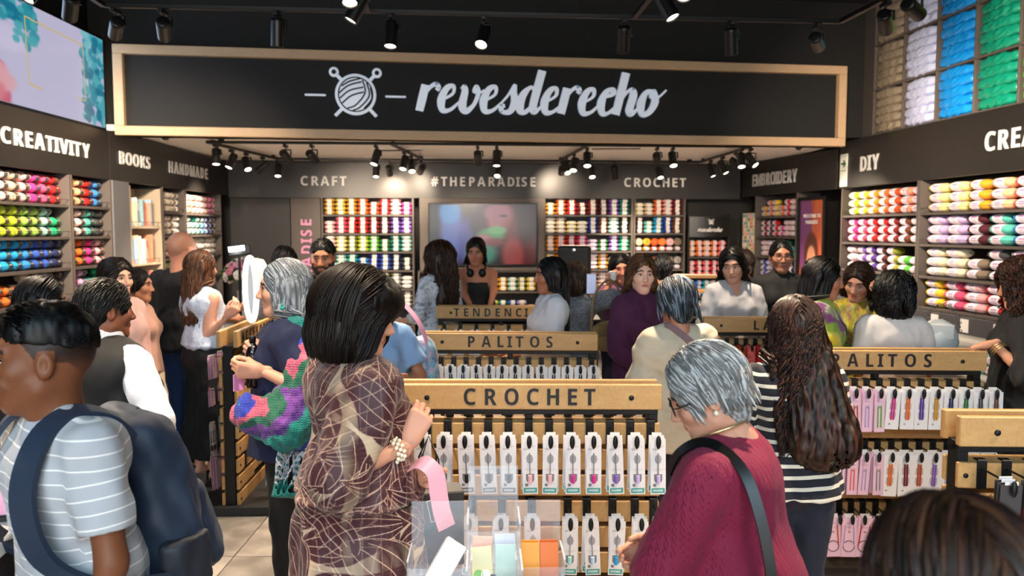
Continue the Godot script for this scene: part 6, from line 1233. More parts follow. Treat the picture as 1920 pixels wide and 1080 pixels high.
	part("strap", MB.new().band(smooth_path([Vector3(0.03, 0.30, 0.03), Vector3(-0.02, 0.42, 0.04), Vector3(-0.1, 0.52, 0.02), Vector3(-0.16, 0.58, -0.04)]), Vector3(-0.2, 0.3, -0.1), 0.04, 0.004).mesh(), tint(Color(0.86, 0.62, 0.72)), t)
	# wooden crate stand at the back
	t = thing("wooden_display", "pale wooden display step with jars behind the balding man", "display", at(1.78, 0, -7.4, -15))
	for k in 3: part("step", MB.new().box(Vector3(0, 1.05 + k * 0.13, -0.2 * k), Vector3(0.62, 0.03, 0.2), 0.003).mesh(), mats.wood, t)
	for x in [-0.29, 0.29]: part("leg", MB.new().box(Vector3(x, 0.6, -0.2), Vector3(0.03, 1.2, 0.5), 0.003).mesh(), mats.black_metal, t)
	# counter at the left edge with small cards
	t = thing("near_counter", "pale topped counter with dark front at the shop entrance", "counter", at(-1.62, 0, -2.05, 10))
	part("top", MB.new().box(Vector3(0, 0.98, 0), Vector3(0.7, 0.04, 0.8), 0.004).mesh(), mats.white_laminate, t)
	part("body", MB.new().box(Vector3(0, 0.48, 0), Vector3(0.64, 0.96, 0.74), 0.004).mesh(), mats.counter_grey, t)
	for k in 5:
		t = thing("small_card_stand", "small pink printed card upright on the pale counter", "card", at(-1.37 + (k % 2) * 0.05, 1.0, -2.3 + k * 0.09, 15), "pink cards on the counter")
		part("card", bx(0.06, 0.11, 0.003, 0.0, Vector3(0, 0.055, 0)), tint(Color(0.88, 0.66, 0.78)), t)
		part("holder", bx(0.05, 0.015, 0.03, 0.002, Vector3(0, 0.0075, 0)), mats.black_metal, t)
	t = thing("low_shop_table", "low dark table of yarn bins by the left shelves", "table", at(-3.38, 0, -4.7, 1))
	part("top", MB.new().box(Vector3(0, 0.88, 0), Vector3(0.5, 0.05, 2.2), 0.006).mesh(), mats.pale_oak, t)
	part("body", MB.new().box(Vector3(0, 0.43, 0), Vector3(0.46, 0.86, 2.1), 0.006).mesh(), mats.counter_grey, t)
func RK_mb_link() -> MB:
	if not RK.has("link"):
		var p := []
		for k in 13: p.append(Vector3(cos(TAU * k / 12.0) * 0.010, sin(TAU * k / 12.0) * 0.006, 0))
		RK.link = MB.new().tube(p, 0.002, 5, false)
	return RK.link
func phone(xf: Transform3D, label: String, lit: bool) -> void:
	var t := thing("phone", label, "phone", xf)
	part("body", bx(0.074, 0.152, 0.009, 0.003), mat("phone_dark" if lit else "phone_lilac", Color(0.08, 0.09, 0.12) if lit else Color(0.78, 0.74, 0.86), 0.3), t)
	if lit:
		var m := glow("phone_screen", Color(0.45, 0.5, 0.75), 0.5)
		part("screen", bx(0.068, 0.144, 0.001, 0.0, Vector3(0, 0, 0.005)), m, t)
	else: part("camera_bump", bx(0.024, 0.034, 0.003, 0.001, Vector3(-0.02, 0.05, 0.006)), mats.black_metal, t)

# clear box of small haberdashery in front of the CROCHET rack
func acrylic_box() -> void:
	var X := at(-0.065, 0.0, -1.98, 2)
	var t := thing("acrylic_display", "clear acrylic display of many compartments in front of the CROCHET rack", "display case", X)
	var ac := clear("acrylic", 0.10)
	var edge := clear("acrylic_edge", 0.45)
	var H := 0.81
	# three rising trays: each a tilted box of panes
	for e in [[-0.125, 0.17, 0.0, 0.10], [0.02, 0.14, 0.06, 0.14], [0.145, 0.13, 0.0, 0.10]]:
		var x: float = e[0]; var w: float = e[1]; var up: float = e[2]; var hh: float = e[3]
		for tier in 3:
			var y: float = H + up - 0.06 - (2 - tier) * 0.07
			var z := 0.16 - tier * 0.13
			part("front_pane", bx(w, hh, 0.004), ac, t, Transform3D(Basis(), Vector3(x, y + hh * 0.5, z)))
			part("base_pane", bx(w, 0.004, 0.13), ac, t, Transform3D(Basis(), Vector3(x, y, z - 0.065)))
			for s in [-1.0, 1.0]:
				part("side_pane", bx(0.004, hh + 0.02, 0.13), ac, t, Transform3D(Basis(), Vector3(x + s * w * 0.5, y + hh * 0.5 + 0.01, z - 0.065)))
				part("edge", bx(0.0045, 0.004, 0.13), edge, t, Transform3D(Basis(), Vector3(x + s * w * 0.5, y + hh + 0.021, z - 0.065)))
		part("back_pane", bx(w, hh + 0.14, 0.004), ac, t, Transform3D(Basis(), Vector3(x, H + up - 0.06 + (hh + 0.14) * 0.5, -0.232)))
	part("stand", MB.new().box(Vector3(0.01, 0.27, -0.03), Vector3(0.46, 0.54, 0.42), 0.006).mesh(), mats.white_laminate, t)
	var r := RandomNumberGenerator.new(); r.seed = 3
	var put := func(n: String, label: String, cat: String, m: Mesh, mt: Material, p: Vector3, bs: Basis, group := "") -> Node3D:
		var o := thing(n, label, cat, X * Transform3D(bs, p), group)
		part(n.split("_")[-1], m, mt, o)
		return o
	# left: white box of scissors, blue cutters, thread reels in clear jars
	put.call("tool_box", "white and red tool box leaning in the acrylic display", "box", bx(0.06, 0.16, 0.025, 0.002), mats.paper, Vector3(-0.12, H + 0.04, -0.10), Basis(Vector3.BACK, -0.6) * Basis(Vector3.RIGHT, -0.5))
	put.call("rotary_cutter", "teal and blue rotary cutter in the acrylic display", "tool", MB.new().tube([Vector3(-0.06, 0, 0), Vector3(-0.02, 0.006, 0), Vector3(0.05, 0.014, 0)], [0.012, 0.014, 0.008], 10).mesh(), tint(Color(0.12, 0.58, 0.70)), Vector3(-0.135, H + 0.015, -0.02), Basis(Vector3.BACK, 0.15))
	for k in 2:
		var hue: Color = [Color(0.60, 0.40, 0.55), Color(0.15, 0.45, 0.78)][k]
		var nm: String = ["mauve", "blue"][k]
		var o: Node3D = put.call("pin_jar", "clear jar of %s pins with a pale lid in the acrylic display" % nm, "jar", MB.new().lathe([Vector2(0, 0), Vector2(0.034, 0), Vector2(0.036, 0.01), Vector2(0.036, 0.06), Vector2(0.028, 0.07)], 20).mesh(), clear("jar_clear", 0.25), Vector3(-0.168 + k * 0.078, H - 0.17, 0.09), Basis(Vector3.RIGHT, 0.5))
		part("pins", MB.new().lathe([Vector2(0, 0.004), Vector2(0.031, 0.006), Vector2(0.031, 0.045), Vector2(0, 0.052)], 16).mesh(), tint(hue), o)
		part("lid", MB.new().lathe([Vector2(0, 0.094), Vector2(0.034, 0.094), Vector2(0.037, 0.09), Vector2(0.037, 0.074), Vector2(0.034, 0.07)], 22).mesh(), mat("lid_cream", Color(0.88, 0.80, 0.66), 0.5), o)
	# middle: sachets, tapes, buttons
	for k in 12:
		var c: Color = [Color(0.90, 0.88, 0.80), Color(0.92, 0.80, 0.74), Color(0.88, 0.86, 0.62), Color(0.70, 0.84, 0.80), Color(0.93, 0.68, 0.58), Color(0.80, 0.82, 0.90)][k % 6]
		var nm: String = ["cream", "peach", "pale yellow", "mint", "salmon", "pale lilac"][k % 6]
		var tier := k / 4
		put.call("ribbon_sachet", "%s paper ribbon sachet upright in the acrylic display, %s tier" % [nm, ["front", "middle", "rear"][tier]], "sachet", bx(0.058, 0.10, 0.008, 0.002), tint(c), Vector3(-0.012 + (k % 2) * 0.064, H + 0.03 - (2 - tier) * 0.07 + (k % 4) * 0.006, 0.12 - tier * 0.13 - (k % 4) / 2 * 0.045), Basis(Vector3.RIGHT, -0.35 + r.randf() * 0.1) * Basis(Vector3.BACK, r.randf_range(-0.08, 0.08)), "%s sachets in the acrylic display %d" % [nm, tier])
	for k in 8:
		var c: Color = [Color(0.86, 0.40, 0.30), Color(0.25, 0.25, 0.25), Color(0.40, 0.62, 0.20), Color(0.92, 0.88, 0.84)][k % 4]
		var o: Node3D = put.call("button", "%s sewing button in the acrylic display" % ["coral", "black", "green", "white"][k % 4], "button", MB.new().lathe([Vector2(0, 0), Vector2(0.011, 0), Vector2(0.012, 0.002), Vector2(0.0115, 0.004), Vector2(0.009, 0.003), Vector2(0, 0.003)], 16).mesh(), tint(c), Vector3(-0.02 + (k % 3) * 0.018, H + 0.052 + (k / 3) * 0.012, 0.02), Basis(Vector3.RIGHT, 1.1), "%s buttons in the acrylic display" % ["coral", "black", "green", "white"][k % 4])
		o.set_meta("category", "button")
	for k in 5: put.call("tape_roll", "%s rolled tape in the acrylic display" % ["green", "lilac", "yellow", "teal", "white"][k], "tape", MB.new().lathe([Vector2(0.010, -0.008), Vector2(0.022, -0.008), Vector2(0.022, 0.008), Vector2(0.010, 0.008), Vector2(0.010, -0.008)], 20, Transform3D(Basis(Vector3.BACK, PI / 2), Vector3.ZERO)).mesh(), tint([Color(0.45, 0.70, 0.60), Color(0.66, 0.68, 0.86), Color(0.93, 0.76, 0.15), Color(0.25, 0.60, 0.58), Color(0.93, 0.92, 0.9)][k]), Vector3(-0.03 + k * 0.022, H - 0.055, 0.09), Basis(Vector3.UP, r.randf_range(-0.4, 0.4)))
	for k in 2: put.call("seam_ripper", "black handled seam ripper standing in the acrylic display", "tool", MB.new().tube([Vector3(0, -0.05, 0), Vector3(0, 0.0, 0), Vector3(0, 0.02, 0), Vector3(0, 0.06, 0)], [0.008, 0.009, 0.003, 0.002], 10).mesh(), mats.black_metal, Vector3(0.055 + k * 0.016, H - 0.04, 0.11), Basis(Vector3.BACK, -0.15 + k * 0.2), "seam rippers in the acrylic display")
	# right: orange cards and thin needle sachets in a fan
	for k in 4: put.call("orange_card", "orange topped needle card in the acrylic display", "card", MB.new().box(Vector3(0, 0, 0), Vector3(0.05, 0.11, 0.003)).mesh(), tint([Color(0.93, 0.60, 0.14), Color(0.88, 0.42, 0.10)][k % 2]), Vector3(0.120 + (k % 2) * 0.052, H + 0.035, -0.16 + (k / 2) * 0.02), Basis(Vector3.RIGHT, -0.2), "orange cards in the acrylic display")
	for k in 26:
		var u := k / 25.0
		put.call("needle_sachet", "thin pale needle sachet fanned in the acrylic display", "sachet", bx(0.055, 0.13, 0.0014), tint([Color(0.85, 0.88, 0.84), Color(0.74, 0.84, 0.82), Color(0.90, 0.86, 0.70), Color(0.80, 0.80, 0.78)][k % 4]), Vector3(0.085 + u * 0.115, H - 0.025 - 0.02 * u, -0.03 + 0.09 * u), Basis(Vector3.UP, 1.15 - 0.3 * u) * Basis(Vector3.RIGHT, -0.25) * Basis(Vector3.BACK, -0.25), "needle sachets fanned in the acrylic display")
# ---------------------------------------------------------------- mesh collector
class MB:
	var v := PackedVector3Array()
	var n := PackedVector3Array()
	var uv := PackedVector2Array()
	var c := PackedColorArray()
	var ix := PackedInt32Array()
	var col := Color.WHITE
	func vert(p: Vector3, nn: Vector3, t := Vector2.ZERO) -> int:
		v.append(p); n.append(nn); uv.append(t); c.append(col)
		return v.size() - 1
	func tri(a: int, b: int, d: int) -> void:      # counter-clockwise seen from outside
		ix.append(a); ix.append(d); ix.append(b)
	func quad(a: Vector3, b: Vector3, d: Vector3, e: Vector3, u0 := Vector2(0, 1), u1 := Vector2(1, 0)) -> void:
		var nn := (b - a).cross(e - a).normalized()
		var i := vert(a, nn, Vector2(u0.x, u0.y))
		vert(b, nn, Vector2(u1.x, u0.y)); vert(d, nn, Vector2(u1.x, u1.y)); vert(e, nn, Vector2(u0.x, u1.y))
		tri(i, i + 1, i + 2); tri(i, i + 2, i + 3)
	func box(ce: Vector3, sz: Vector3, bev := 0.0, bs := Basis()) -> MB:
		var h := sz * 0.5
		var b: float = minf(bev, minf(h.x, minf(h.y, h.z)) * 0.6)
		var ax := [Vector3.RIGHT, Vector3.UP, Vector3.BACK]
		for k in 3:
			for s in [-1.0, 1.0]:
				var w: Vector3 = ax[k] * s
				var p: Vector3 = ax[(k + 1) % 3]
				var q: Vector3 = ax[(k + 2) % 3]
				if s < 0: p = -p
				if k == 0:       # keep the print upright on x and z faces
					var tmp := p; p = -q; q = tmp
					if s < 0: p = -p; q = -q
				var hp: float = absf(p.dot(h)) - b
				var hq: float = absf(q.dot(h)) - b
				var o: Vector3 = w * absf(w.dot(h))
				if p.cross(q).dot(w) < 0: p = -p
				if q.y < -0.5: q = -q; p = -p
				quad(ce + bs * (o - p * hp - q * hq), ce + bs * (o + p * hp - q * hq), ce + bs * (o + p * hp + q * hq), ce + bs * (o - p * hp + q * hq))
		if b > 0.0:
			for k in 3:
				var A: Vector3 = ax[k]; var B: Vector3 = ax[(k + 1) % 3]; var C: Vector3 = ax[(k + 2) % 3]
				var ha := A.dot(h) - b; var hb := B.dot(h); var hc := C.dot(h)
				for s in [-1.0, 1.0]:
					for t in [-1.0, 1.0]:
						var e0: Vector3 = B * s * hb + C * t * (hc - b)
						var e1: Vector3 = B * s * (hb - b) + C * t * hc
						var f: bool = s * t > 0
						quad(ce + bs * (e0 + A * (-ha if f else ha)), ce + bs * (e0 + A * (ha if f else -ha)), ce + bs * (e1 + A * (ha if f else -ha)), ce + bs * (e1 + A * (-ha if f else ha)))
			for sx in [-1.0, 1.0]:
				for sy in [-1.0, 1.0]:
					for sz2 in [-1.0, 1.0]:
						var p0 := Vector3(sx * h.x, sy * (h.y - b), sz2 * (h.z - b))
						var p1 := Vector3(sx * (h.x - b), sy * h.y, sz2 * (h.z - b))
						var p2 := Vector3(sx * (h.x - b), sy * (h.y - b), sz2 * h.z)
						var nn := bs * Vector3(sx, sy, sz2).normalized()
						var i := vert(ce + bs * p0, nn); vert(ce + bs * p1, nn); vert(ce + bs * p2, nn)
						if sx * sy * sz2 > 0: tri(i, i + 1, i + 2)
						else: tri(i, i + 2, i + 1)
		return self
	func tube(pts: Array, rad, sides := 8, caps := true, flat := 1.0) -> MB:
		var m := pts.size()
		var up := Vector3.UP
		var t0: Vector3 = (pts[1] - pts[0]).normalized()
		if absf(t0.y) > 0.9: up = Vector3.RIGHT
		var start := v.size()
		var x := up.cross(t0).normalized()
		for i in m:
			var t: Vector3 = (pts[mini(i + 1, m - 1)] - pts[maxi(i - 1, 0)]).normalized()
			x = (x - t * x.dot(t)).normalized()
			var y := t.cross(x)
			var r: float = rad[i] if rad is Array else rad
			for k in sides + 1:
				var a := TAU * k / sides
				var d := x * cos(a) + y * sin(a) * flat
				vert(pts[i] + d * r, (x * cos(a) * flat + y * sin(a)).normalized(), Vector2(float(k) / sides, float(i) / (m - 1)))
		var w := sides + 1
		for i in m - 1:
			for k in sides:
				var a := start + i * w + k
				tri(a, a + 1, a + w + 1); tri(a, a + w + 1, a + w)
		if caps:
			for e in 2:
				var i0 := start + (m - 1) * w * e
				var t: Vector3 = (pts[0] - pts[1]).normalized() if e == 0 else (pts[m - 1] - pts[m - 2]).normalized()
				var ce := vert(pts[(m - 1) * e], t)
				var f := v.size()
				for k in sides: vert(v[i0 + k], t)
				for k in sides:
					if e == 1: tri(ce, f + k, f + (k + 1) % sides)
					else: tri(ce, f + (k + 1) % sides, f + k)
		return self
	func band(pts: Array, ctr: Vector3, width: float, thick: float) -> MB:   # a strap lying on something round the point ctr
		var m := pts.size()
		var s := v.size()
		for i in m:
			var t: Vector3 = (pts[mini(i + 1, m - 1)] - pts[maxi(i - 1, 0)]).normalized()
			var o: Vector3 = pts[i] - ctr
			o = (o - t * o.dot(t)).normalized()
			var w := t.cross(o)
			for k in 8:
				var q: Vector2 = [Vector2(-1, 1), Vector2(1, 1), Vector2(1, 1), Vector2(1, -1), Vector2(1, -1), Vector2(-1, -1), Vector2(-1, -1), Vector2(-1, 1)][k]
				var nn: Vector3 = [o, o, w, w, -o, -o, -w, -w][k]
				vert(pts[i] + w * q.x * width * 0.5 + o * q.y * thick * 0.5, nn, Vector2(k / 7.0, float(i) / m))
		for i in m - 1:
			for k in [0, 2, 4, 6]:
				var e: int = s + i * 8 + k
				tri(e, e + 9, e + 8); tri(e, e + 1, e + 9)
		return self
	func lathe(prof: Array, segs := 20, xf := Transform3D()) -> MB:   # profile (radius, y) from bottom to top
		var s := v.size()
		var m := prof.size()
		for i in m:
			var a: Vector2 = prof[maxi(i - 1, 0)]; var b: Vector2 = prof[mini(i + 1, m - 1)]
			var t := (b - a).normalized()
			for k in segs + 1:
				var g := TAU * k / segs
				var d := Vector3(sin(g), 0, cos(g))
				vert(xf * (d * prof[i].x + Vector3.UP * prof[i].y), (xf.basis * (d * t.y - Vector3.UP * t.x)).normalized(), Vector2(float(k) / segs, 1.0 - float(i) / (m - 1)))
		for i in m - 1:
			for k in segs:
				var a := s + i * (segs + 1) + k
				tri(a, a + 1, a + segs + 2); tri(a, a + segs + 2, a + segs + 1)
		return self
	func ball(ce: Vector3, r: Vector3, segs := 14, rows := 8, bs := Basis()) -> MB:
		var s := v.size()
		for i in rows + 1:
			var la := -PI / 2 + PI * i / rows
			for k in segs + 1:
				var g := TAU * k / segs
				var d := Vector3(sin(g) * cos(la), sin(la), cos(g) * cos(la))
				vert(ce + bs * (d * r), (bs * (d / r)).normalized(), Vector2(float(k) / segs, 1.0 - float(i) / rows))
		for i in rows:
			for k in segs:
				var a := s + i * (segs + 1) + k
				tri(a, a + 1, a + segs + 2); tri(a, a + segs + 2, a + segs + 1)
		return self
	func prism(poly: PackedVector2Array, z0: float, z1: float) -> MB:
		if not Geometry2D.is_polygon_clockwise(poly): poly.reverse()
		var t := Geometry2D.triangulate_polygon(poly)
		for e in 2:
			var s := v.size()
			for p in poly: vert(Vector3(p.x, p.y, z1 if e else z0), Vector3(0, 0, 1 if e else -1))
			for i in range(0, t.size(), 3):
				var a := poly[t[i]]; var b := poly[t[i + 1]]; var d := poly[t[i + 2]]
				var ccw := (b - a).cross(d - a) > 0
				if ccw == (e == 1): tri(s + t[i], s + t[i + 1], s + t[i + 2])
				else: tri(s + t[i], s + t[i + 2], s + t[i + 1])
		for i in poly.size():
			var a := poly[i]; var b := poly[(i + 1) % poly.size()]
			quad(Vector3(b.x, b.y, z0), Vector3(a.x, a.y, z0), Vector3(a.x, a.y, z1), Vector3(b.x, b.y, z1))
		return self
	func add(o: MB, xf := Transform3D(), mirror := false) -> MB:
		var s := v.size()
		for i in o.v.size():
			v.append(xf * o.v[i]); n.append((xf.basis * o.n[i]).normalized()); uv.append(o.uv[i]); c.append(o.c[i])
		for i in range(0, o.ix.size(), 3):
			ix.append(s + o.ix[i])
			ix.append(s + o.ix[i + (2 if mirror else 1)]); ix.append(s + o.ix[i + (1 if mirror else 2)])
		return self
	func mesh() -> ArrayMesh:
		var a := []
		a.resize(Mesh.ARRAY_MAX)
		a[Mesh.ARRAY_VERTEX] = v; a[Mesh.ARRAY_NORMAL] = n; a[Mesh.ARRAY_TEX_UV] = uv; a[Mesh.ARRAY_COLOR] = c; a[Mesh.ARRAY_INDEX] = ix
		var m := ArrayMesh.new()
		m.add_surface_from_arrays(Mesh.PRIMITIVE_TRIANGLES, a)
		return m

# ---------------------------------------------------------------- naming, tagging, placing
var used := {}
var mats := {}
var rng := RandomNumberGenerator.new()
var meshes := {}

func uname(n: String) -> String:
	var k: int = used.get(n, 0)
	used[n] = k + 1
	return n if k == 0 else "%s_%03d" % [n, k]
func tag(o: Node, label: String, cat: String, group := "", kind := "") -> void:
	if label: o.set_meta("label", label)
	if cat: o.set_meta("category", cat)
	if group: o.set_meta("group", group)
	if kind: o.set_meta("kind", kind)
func thing(n: String, label: String, cat: String, xf := Transform3D(), group := "") -> Node3D:
	var o := Node3D.new()
	o.name = uname(n); add_child(o); o.transform = xf
	tag(o, label, cat, group)
	return o
func part(n: String, m: Mesh, mt: Material, parent: Node, xf := Transform3D(), label := "") -> MeshInstance3D:
	var o := MeshInstance3D.new()
	o.mesh = m; o.material_override = mt; o.transform = xf; o.name = n
	o.cast_shadow = GeometryInstance3D.SHADOW_CASTING_SETTING_ON
	parent.add_child(o, true)
	if label: o.set_meta("label", label)
	return o
func solo(n: String, m: Mesh, mt: Material, xf: Transform3D, label: String, cat: String, group := "") -> MeshInstance3D:
	var o := part(uname(n), m, mt, self, xf)
	tag(o, label, cat, group)
	return o
func struct(n: String, m: Mesh, mt: Material, xf := Transform3D()) -> MeshInstance3D:
	var o := part(uname(n), m, mt, self, xf)
	o.set_meta("kind", "structure")
	return o
func at(x: float, y: float, z: float, yaw := 0.0) -> Transform3D:
	return Transform3D(Basis(Vector3.UP, deg_to_rad(yaw)), Vector3(x, y, z))
func bx(sx: float, sy: float, sz: float, bev := 0.0, ce := Vector3.ZERO) -> ArrayMesh:
	var key := "b%.4f,%.4f,%.4f,%.4f,%s" % [sx, sy, sz, bev, ce]
	if not meshes.has(key): meshes[key] = MB.new().box(ce, Vector3(sx, sy, sz), bev).mesh()
	return meshes[key]
func mat(key: String, col: Color, rough := 0.6, metal := 0.0) -> StandardMaterial3D:
	if mats.has(key): return mats[key]
	var m := StandardMaterial3D.new()
	m.resource_name = key; m.albedo_color = col; m.roughness = rough; m.metallic = metal
	mats[key] = m
	return m
func glow(key: String, col: Color, energy: float) -> StandardMaterial3D:
	var m := mat(key, Color(0.9, 0.9, 0.9), 0.4)
	m.emission_enabled = true; m.emission = col; m.emission_energy_multiplier = energy
	return m
func noise_tex(freq: float, a: Color, b: Color, size := 256, seed_ := 1, stretch := Vector2.ONE, oct := 4, pos := Vector2(0.3, 0.7)) -> ImageTexture:
	var f := FastNoiseLite.new()
	f.seed = seed_; f.frequency = freq; f.fractal_octaves = oct
	var im := Image.create(size, size, false, Image.FORMAT_RGB8)
	for y in size:
		for x in size:
			# blend four lookups so that the tile repeats without a seam
			var u := float(x) / size; var w := float(y) / size
			var q := f.get_noise_3d(cos(u * TAU) * size * stretch.x / TAU, sin(u * TAU) * size * stretch.x / TAU, y * stretch.y) 
			var q2 := f.get_noise_3d(cos(u * TAU) * size * stretch.x / TAU, sin(u * TAU) * size * stretch.x / TAU, (y - size) * stretch.y)
			var t := clampf((lerpf(q, q2, w) * 0.9 + 0.5 - pos.x) / (pos.y - pos.x), 0.0, 1.0)
			im.set_pixel(x, y, a.lerp(b, t))
	return ImageTexture.create_from_image(im)
func tri_map(m: StandardMaterial3D, scale: float, world := false) -> StandardMaterial3D:
	m.uv1_triplanar = true; m.uv1_world_triplanar = world
	m.uv1_scale = Vector3.ONE * scale
	return m
func text_mesh(s: String, size: float, depth: float, bold := true) -> TextMesh:
	var f := SystemFont.new()
	f.font_names = PackedStringArray(["Droid Sans"]); f.font_weight = 700 if bold else 400
	var t := TextMesh.new()
	t.text = s; t.font = f; t.font_size = 64; t.pixel_size = size / 46.0; t.depth = depth
	t.curve_step = 2.0
	return t
# letters as parts of one sign, spread evenly over the given width (cap height size)
func letters(s: String, size: float, width: float, mt: Material, parent: Node, xf: Transform3D, depth := 0.02, bold := true, squeeze := 1.0) -> void:
	var k := s.length()
	var adv := []
	var total := 0.0
	for i in k:
		var w: float = {"I": 0.45, "M": 1.15, "W": 1.2, "T": 0.85, "J": 0.6, "L": 0.8, "E": 0.85, "F": 0.8, "S": 0.85, "Q": 1.1, "O": 1.1, "C": 0.95, "#": 1.0}.get(s[i], 1.0)
		adv.append(w); total += w
	var x := -width * 0.5
	for i in k:
		var w: float = adv[i] / total * width
		var key := "t%s%.3f%.3f%s" % [s[i], size, depth, bold]
		if not meshes.has(key): meshes[key] = text_mesh(s[i], size, depth, bold)
		part("letter", meshes[key], mt, parent, xf * Transform3D(Basis.from_scale(Vector3(squeeze, 1, 1)), Vector3(x + w * 0.5, 0, 0)))
		x += w
# ---------------------------------------------------------------- smooth bodies: distance fields meshed as surface nets
# one primitive: tapered capsule a-b, radii ra-rb, measured in a space scaled by s about a; k joins smoothly; flat cuts the ends; op 1 cuts away
func cap(a: Vector3, b: Vector3, ra: float, rb: float, s := Vector3.ONE, k := 0.03, flat := 0, op := 0) -> Array:
	return [a, b, ra, rb, s, k, flat, op]
func ell(a: Vector3, r: Vector3, k := 0.02, op := 0) -> Array:
	return [a, a, 1.0, 1.0, r, k, 0, op]

func sdf(prims: Array, cell: float) -> MB:
	var lo := Vector3.ONE * 1e9
	var hi := Vector3.ONE * -1e9
	for q in prims:
		if q[7] == 1: continue
		var r: Vector3 = q[4] * maxf(q[2], q[3])
		lo = lo.min((q[0] as Vector3).min(q[1]) - r); hi = hi.max((q[0] as Vector3).max(q[1]) + r)
	lo -= Vector3.ONE * cell * 2.5; hi += Vector3.ONE * cell * 2.5
	var nx := int(ceil((hi.x - lo.x) / cell)) + 1
	var ny := int(ceil((hi.y - lo.y) / cell)) + 1
	var nz := int(ceil((hi.z - lo.z) / cell)) + 1
	var nxy := nx * ny
	var f := PackedFloat32Array()
	f.resize(nxy * nz); f.fill(1.0)
	for q in prims:
		var a: Vector3 = q[0]; var b: Vector3 = q[1]
		var ra: float = q[2]; var rb: float = q[3]
		var s: Vector3 = q[4]; var kk: float = q[5]
		var flat: int = q[6]; var op: int = q[7]
		var ms: float = minf(s.x, minf(s.y, s.z)) if ra == 1.0 and a == b else 1.0
		var mg := kk * 0.6 + cell * 2.5
		var r := s * maxf(ra, rb) + Vector3.ONE * mg
		var l := (a.min(b) - r - lo) / cell
		var h := (a.max(b) + r - lo) / cell
		var x0 := maxi(0, int(l.x)); var x1 := mini(nx - 1, int(h.x) + 1)
		var y0 := maxi(0, int(l.y)); var y1 := mini(ny - 1, int(h.y) + 1)
		var z0 := maxi(0, int(l.z)); var z1 := mini(nz - 1, int(h.z) + 1)
		var isx := 1.0 / s.x; var isy := 1.0 / s.y; var isz := 1.0 / s.z
		var ba := Vector3((b.x - a.x) * isx, (b.y - a.y) * isy, (b.z - a.z) * isz)
		var bb := ba.dot(ba)
		var inv := 1.0 / bb if bb > 1e-9 else 0.0
		var len := sqrt(bb)
		var dr := rb - ra
		for z in range(z0, z1 + 1):
			var pz := (lo.z + z * cell - a.z) * isz
			for y in range(y0, y1 + 1):
				var py := (lo.y + y * cell - a.y) * isy
				var at_ := z * nxy + y * nx
				for x in range(x0, x1 + 1):
					var p := Vector3((lo.x + x * cell - a.x) * isx, py, pz)
					var t0 := p.dot(ba) * inv
					var t := clampf(t0, 0.0, 1.0)
					var d := ((p - ba * t).length() - ra - dr * t) * ms
					if flat & 1: d = maxf(d, -t0 * len)
					if flat & 2: d = maxf(d, (t0 - 1.0) * len)
					var o := f[at_ + x]
					if op == 1:
						d = -d
						var g := maxf(kk - absf(o - d), 0.0)
						f[at_ + x] = maxf(o, d) + g * g / kk * 0.25
					else:
						var g := kk - absf(o - d)
						if g > 0.0: f[at_ + x] = minf(o, d) - g * g / kk * 0.25
						elif d < o: f[at_ + x] = d
	var out := MB.new()
	var ids := PackedInt32Array()
	ids.resize(nxy * nz); ids.fill(-1)
	var lim := cell * 1.9
	for z in range(0, nz - 1):
		for y in range(0, ny - 1):
			var i0 := z * nxy + y * nx
			for x in range(0, nx - 1):
				var i := i0 + x
				var a0 := f[i]
				if a0 > lim or a0 < -lim: continue
				var a1 := f[i + 1]; var a2 := f[i + nx]; var a3 := f[i + nx + 1]
				var b0 := f[i + nxy]; var b1 := f[i + nxy + 1]; var b2 := f[i + nxy + nx]; var b3 := f[i + nxy + nx + 1]
				var neg := int(a0 < 0) + int(a1 < 0) + int(a2 < 0) + int(a3 < 0) + int(b0 < 0) + int(b1 < 0) + int(b2 < 0) + int(b3 < 0)
				if neg == 0 or neg == 8: continue
				var sx := 0.0; var sy := 0.0; var sz := 0.0; var cn := 0
				if (a0 < 0) != (a1 < 0): sx += a0 / (a0 - a1); cn += 1
				if (a2 < 0) != (a3 < 0): sx += a2 / (a2 - a3); sy += 1; cn += 1
				if (b0 < 0) != (b1 < 0): sx += b0 / (b0 - b1); sz += 1; cn += 1
				if (b2 < 0) != (b3 < 0): sx += b2 / (b2 - b3); sy += 1; sz += 1; cn += 1
				if (a0 < 0) != (a2 < 0): sy += a0 / (a0 - a2); cn += 1
				if (a1 < 0) != (a3 < 0): sy += a1 / (a1 - a3); sx += 1; cn += 1
				if (b0 < 0) != (b2 < 0): sy += b0 / (b0 - b2); sz += 1; cn += 1
				if (b1 < 0) != (b3 < 0): sy += b1 / (b1 - b3); sx += 1; sz += 1; cn += 1
				if (a0 < 0) != (b0 < 0): sz += a0 / (a0 - b0); cn += 1
				if (a1 < 0) != (b1 < 0): sz += a1 / (a1 - b1); sx += 1; cn += 1
				if (a2 < 0) != (b2 < 0): sz += a2 / (a2 - b2); sy += 1; cn += 1
				if (a3 < 0) != (b3 < 0): sz += a3 / (a3 - b3); sx += 1; sy += 1; cn += 1
				var nn := Vector3(a1 + a3 + b1 + b3 - a0 - a2 - b0 - b2, a2 + a3 + b2 + b3 - a0 - a1 - b0 - b1, b0 + b1 + b2 + b3 - a0 - a1 - a2 - a3)
				ids[i] = out.vert(lo + Vector3(x + sx / cn, y + sy / cn, z + sz / cn) * cell, nn.normalized())
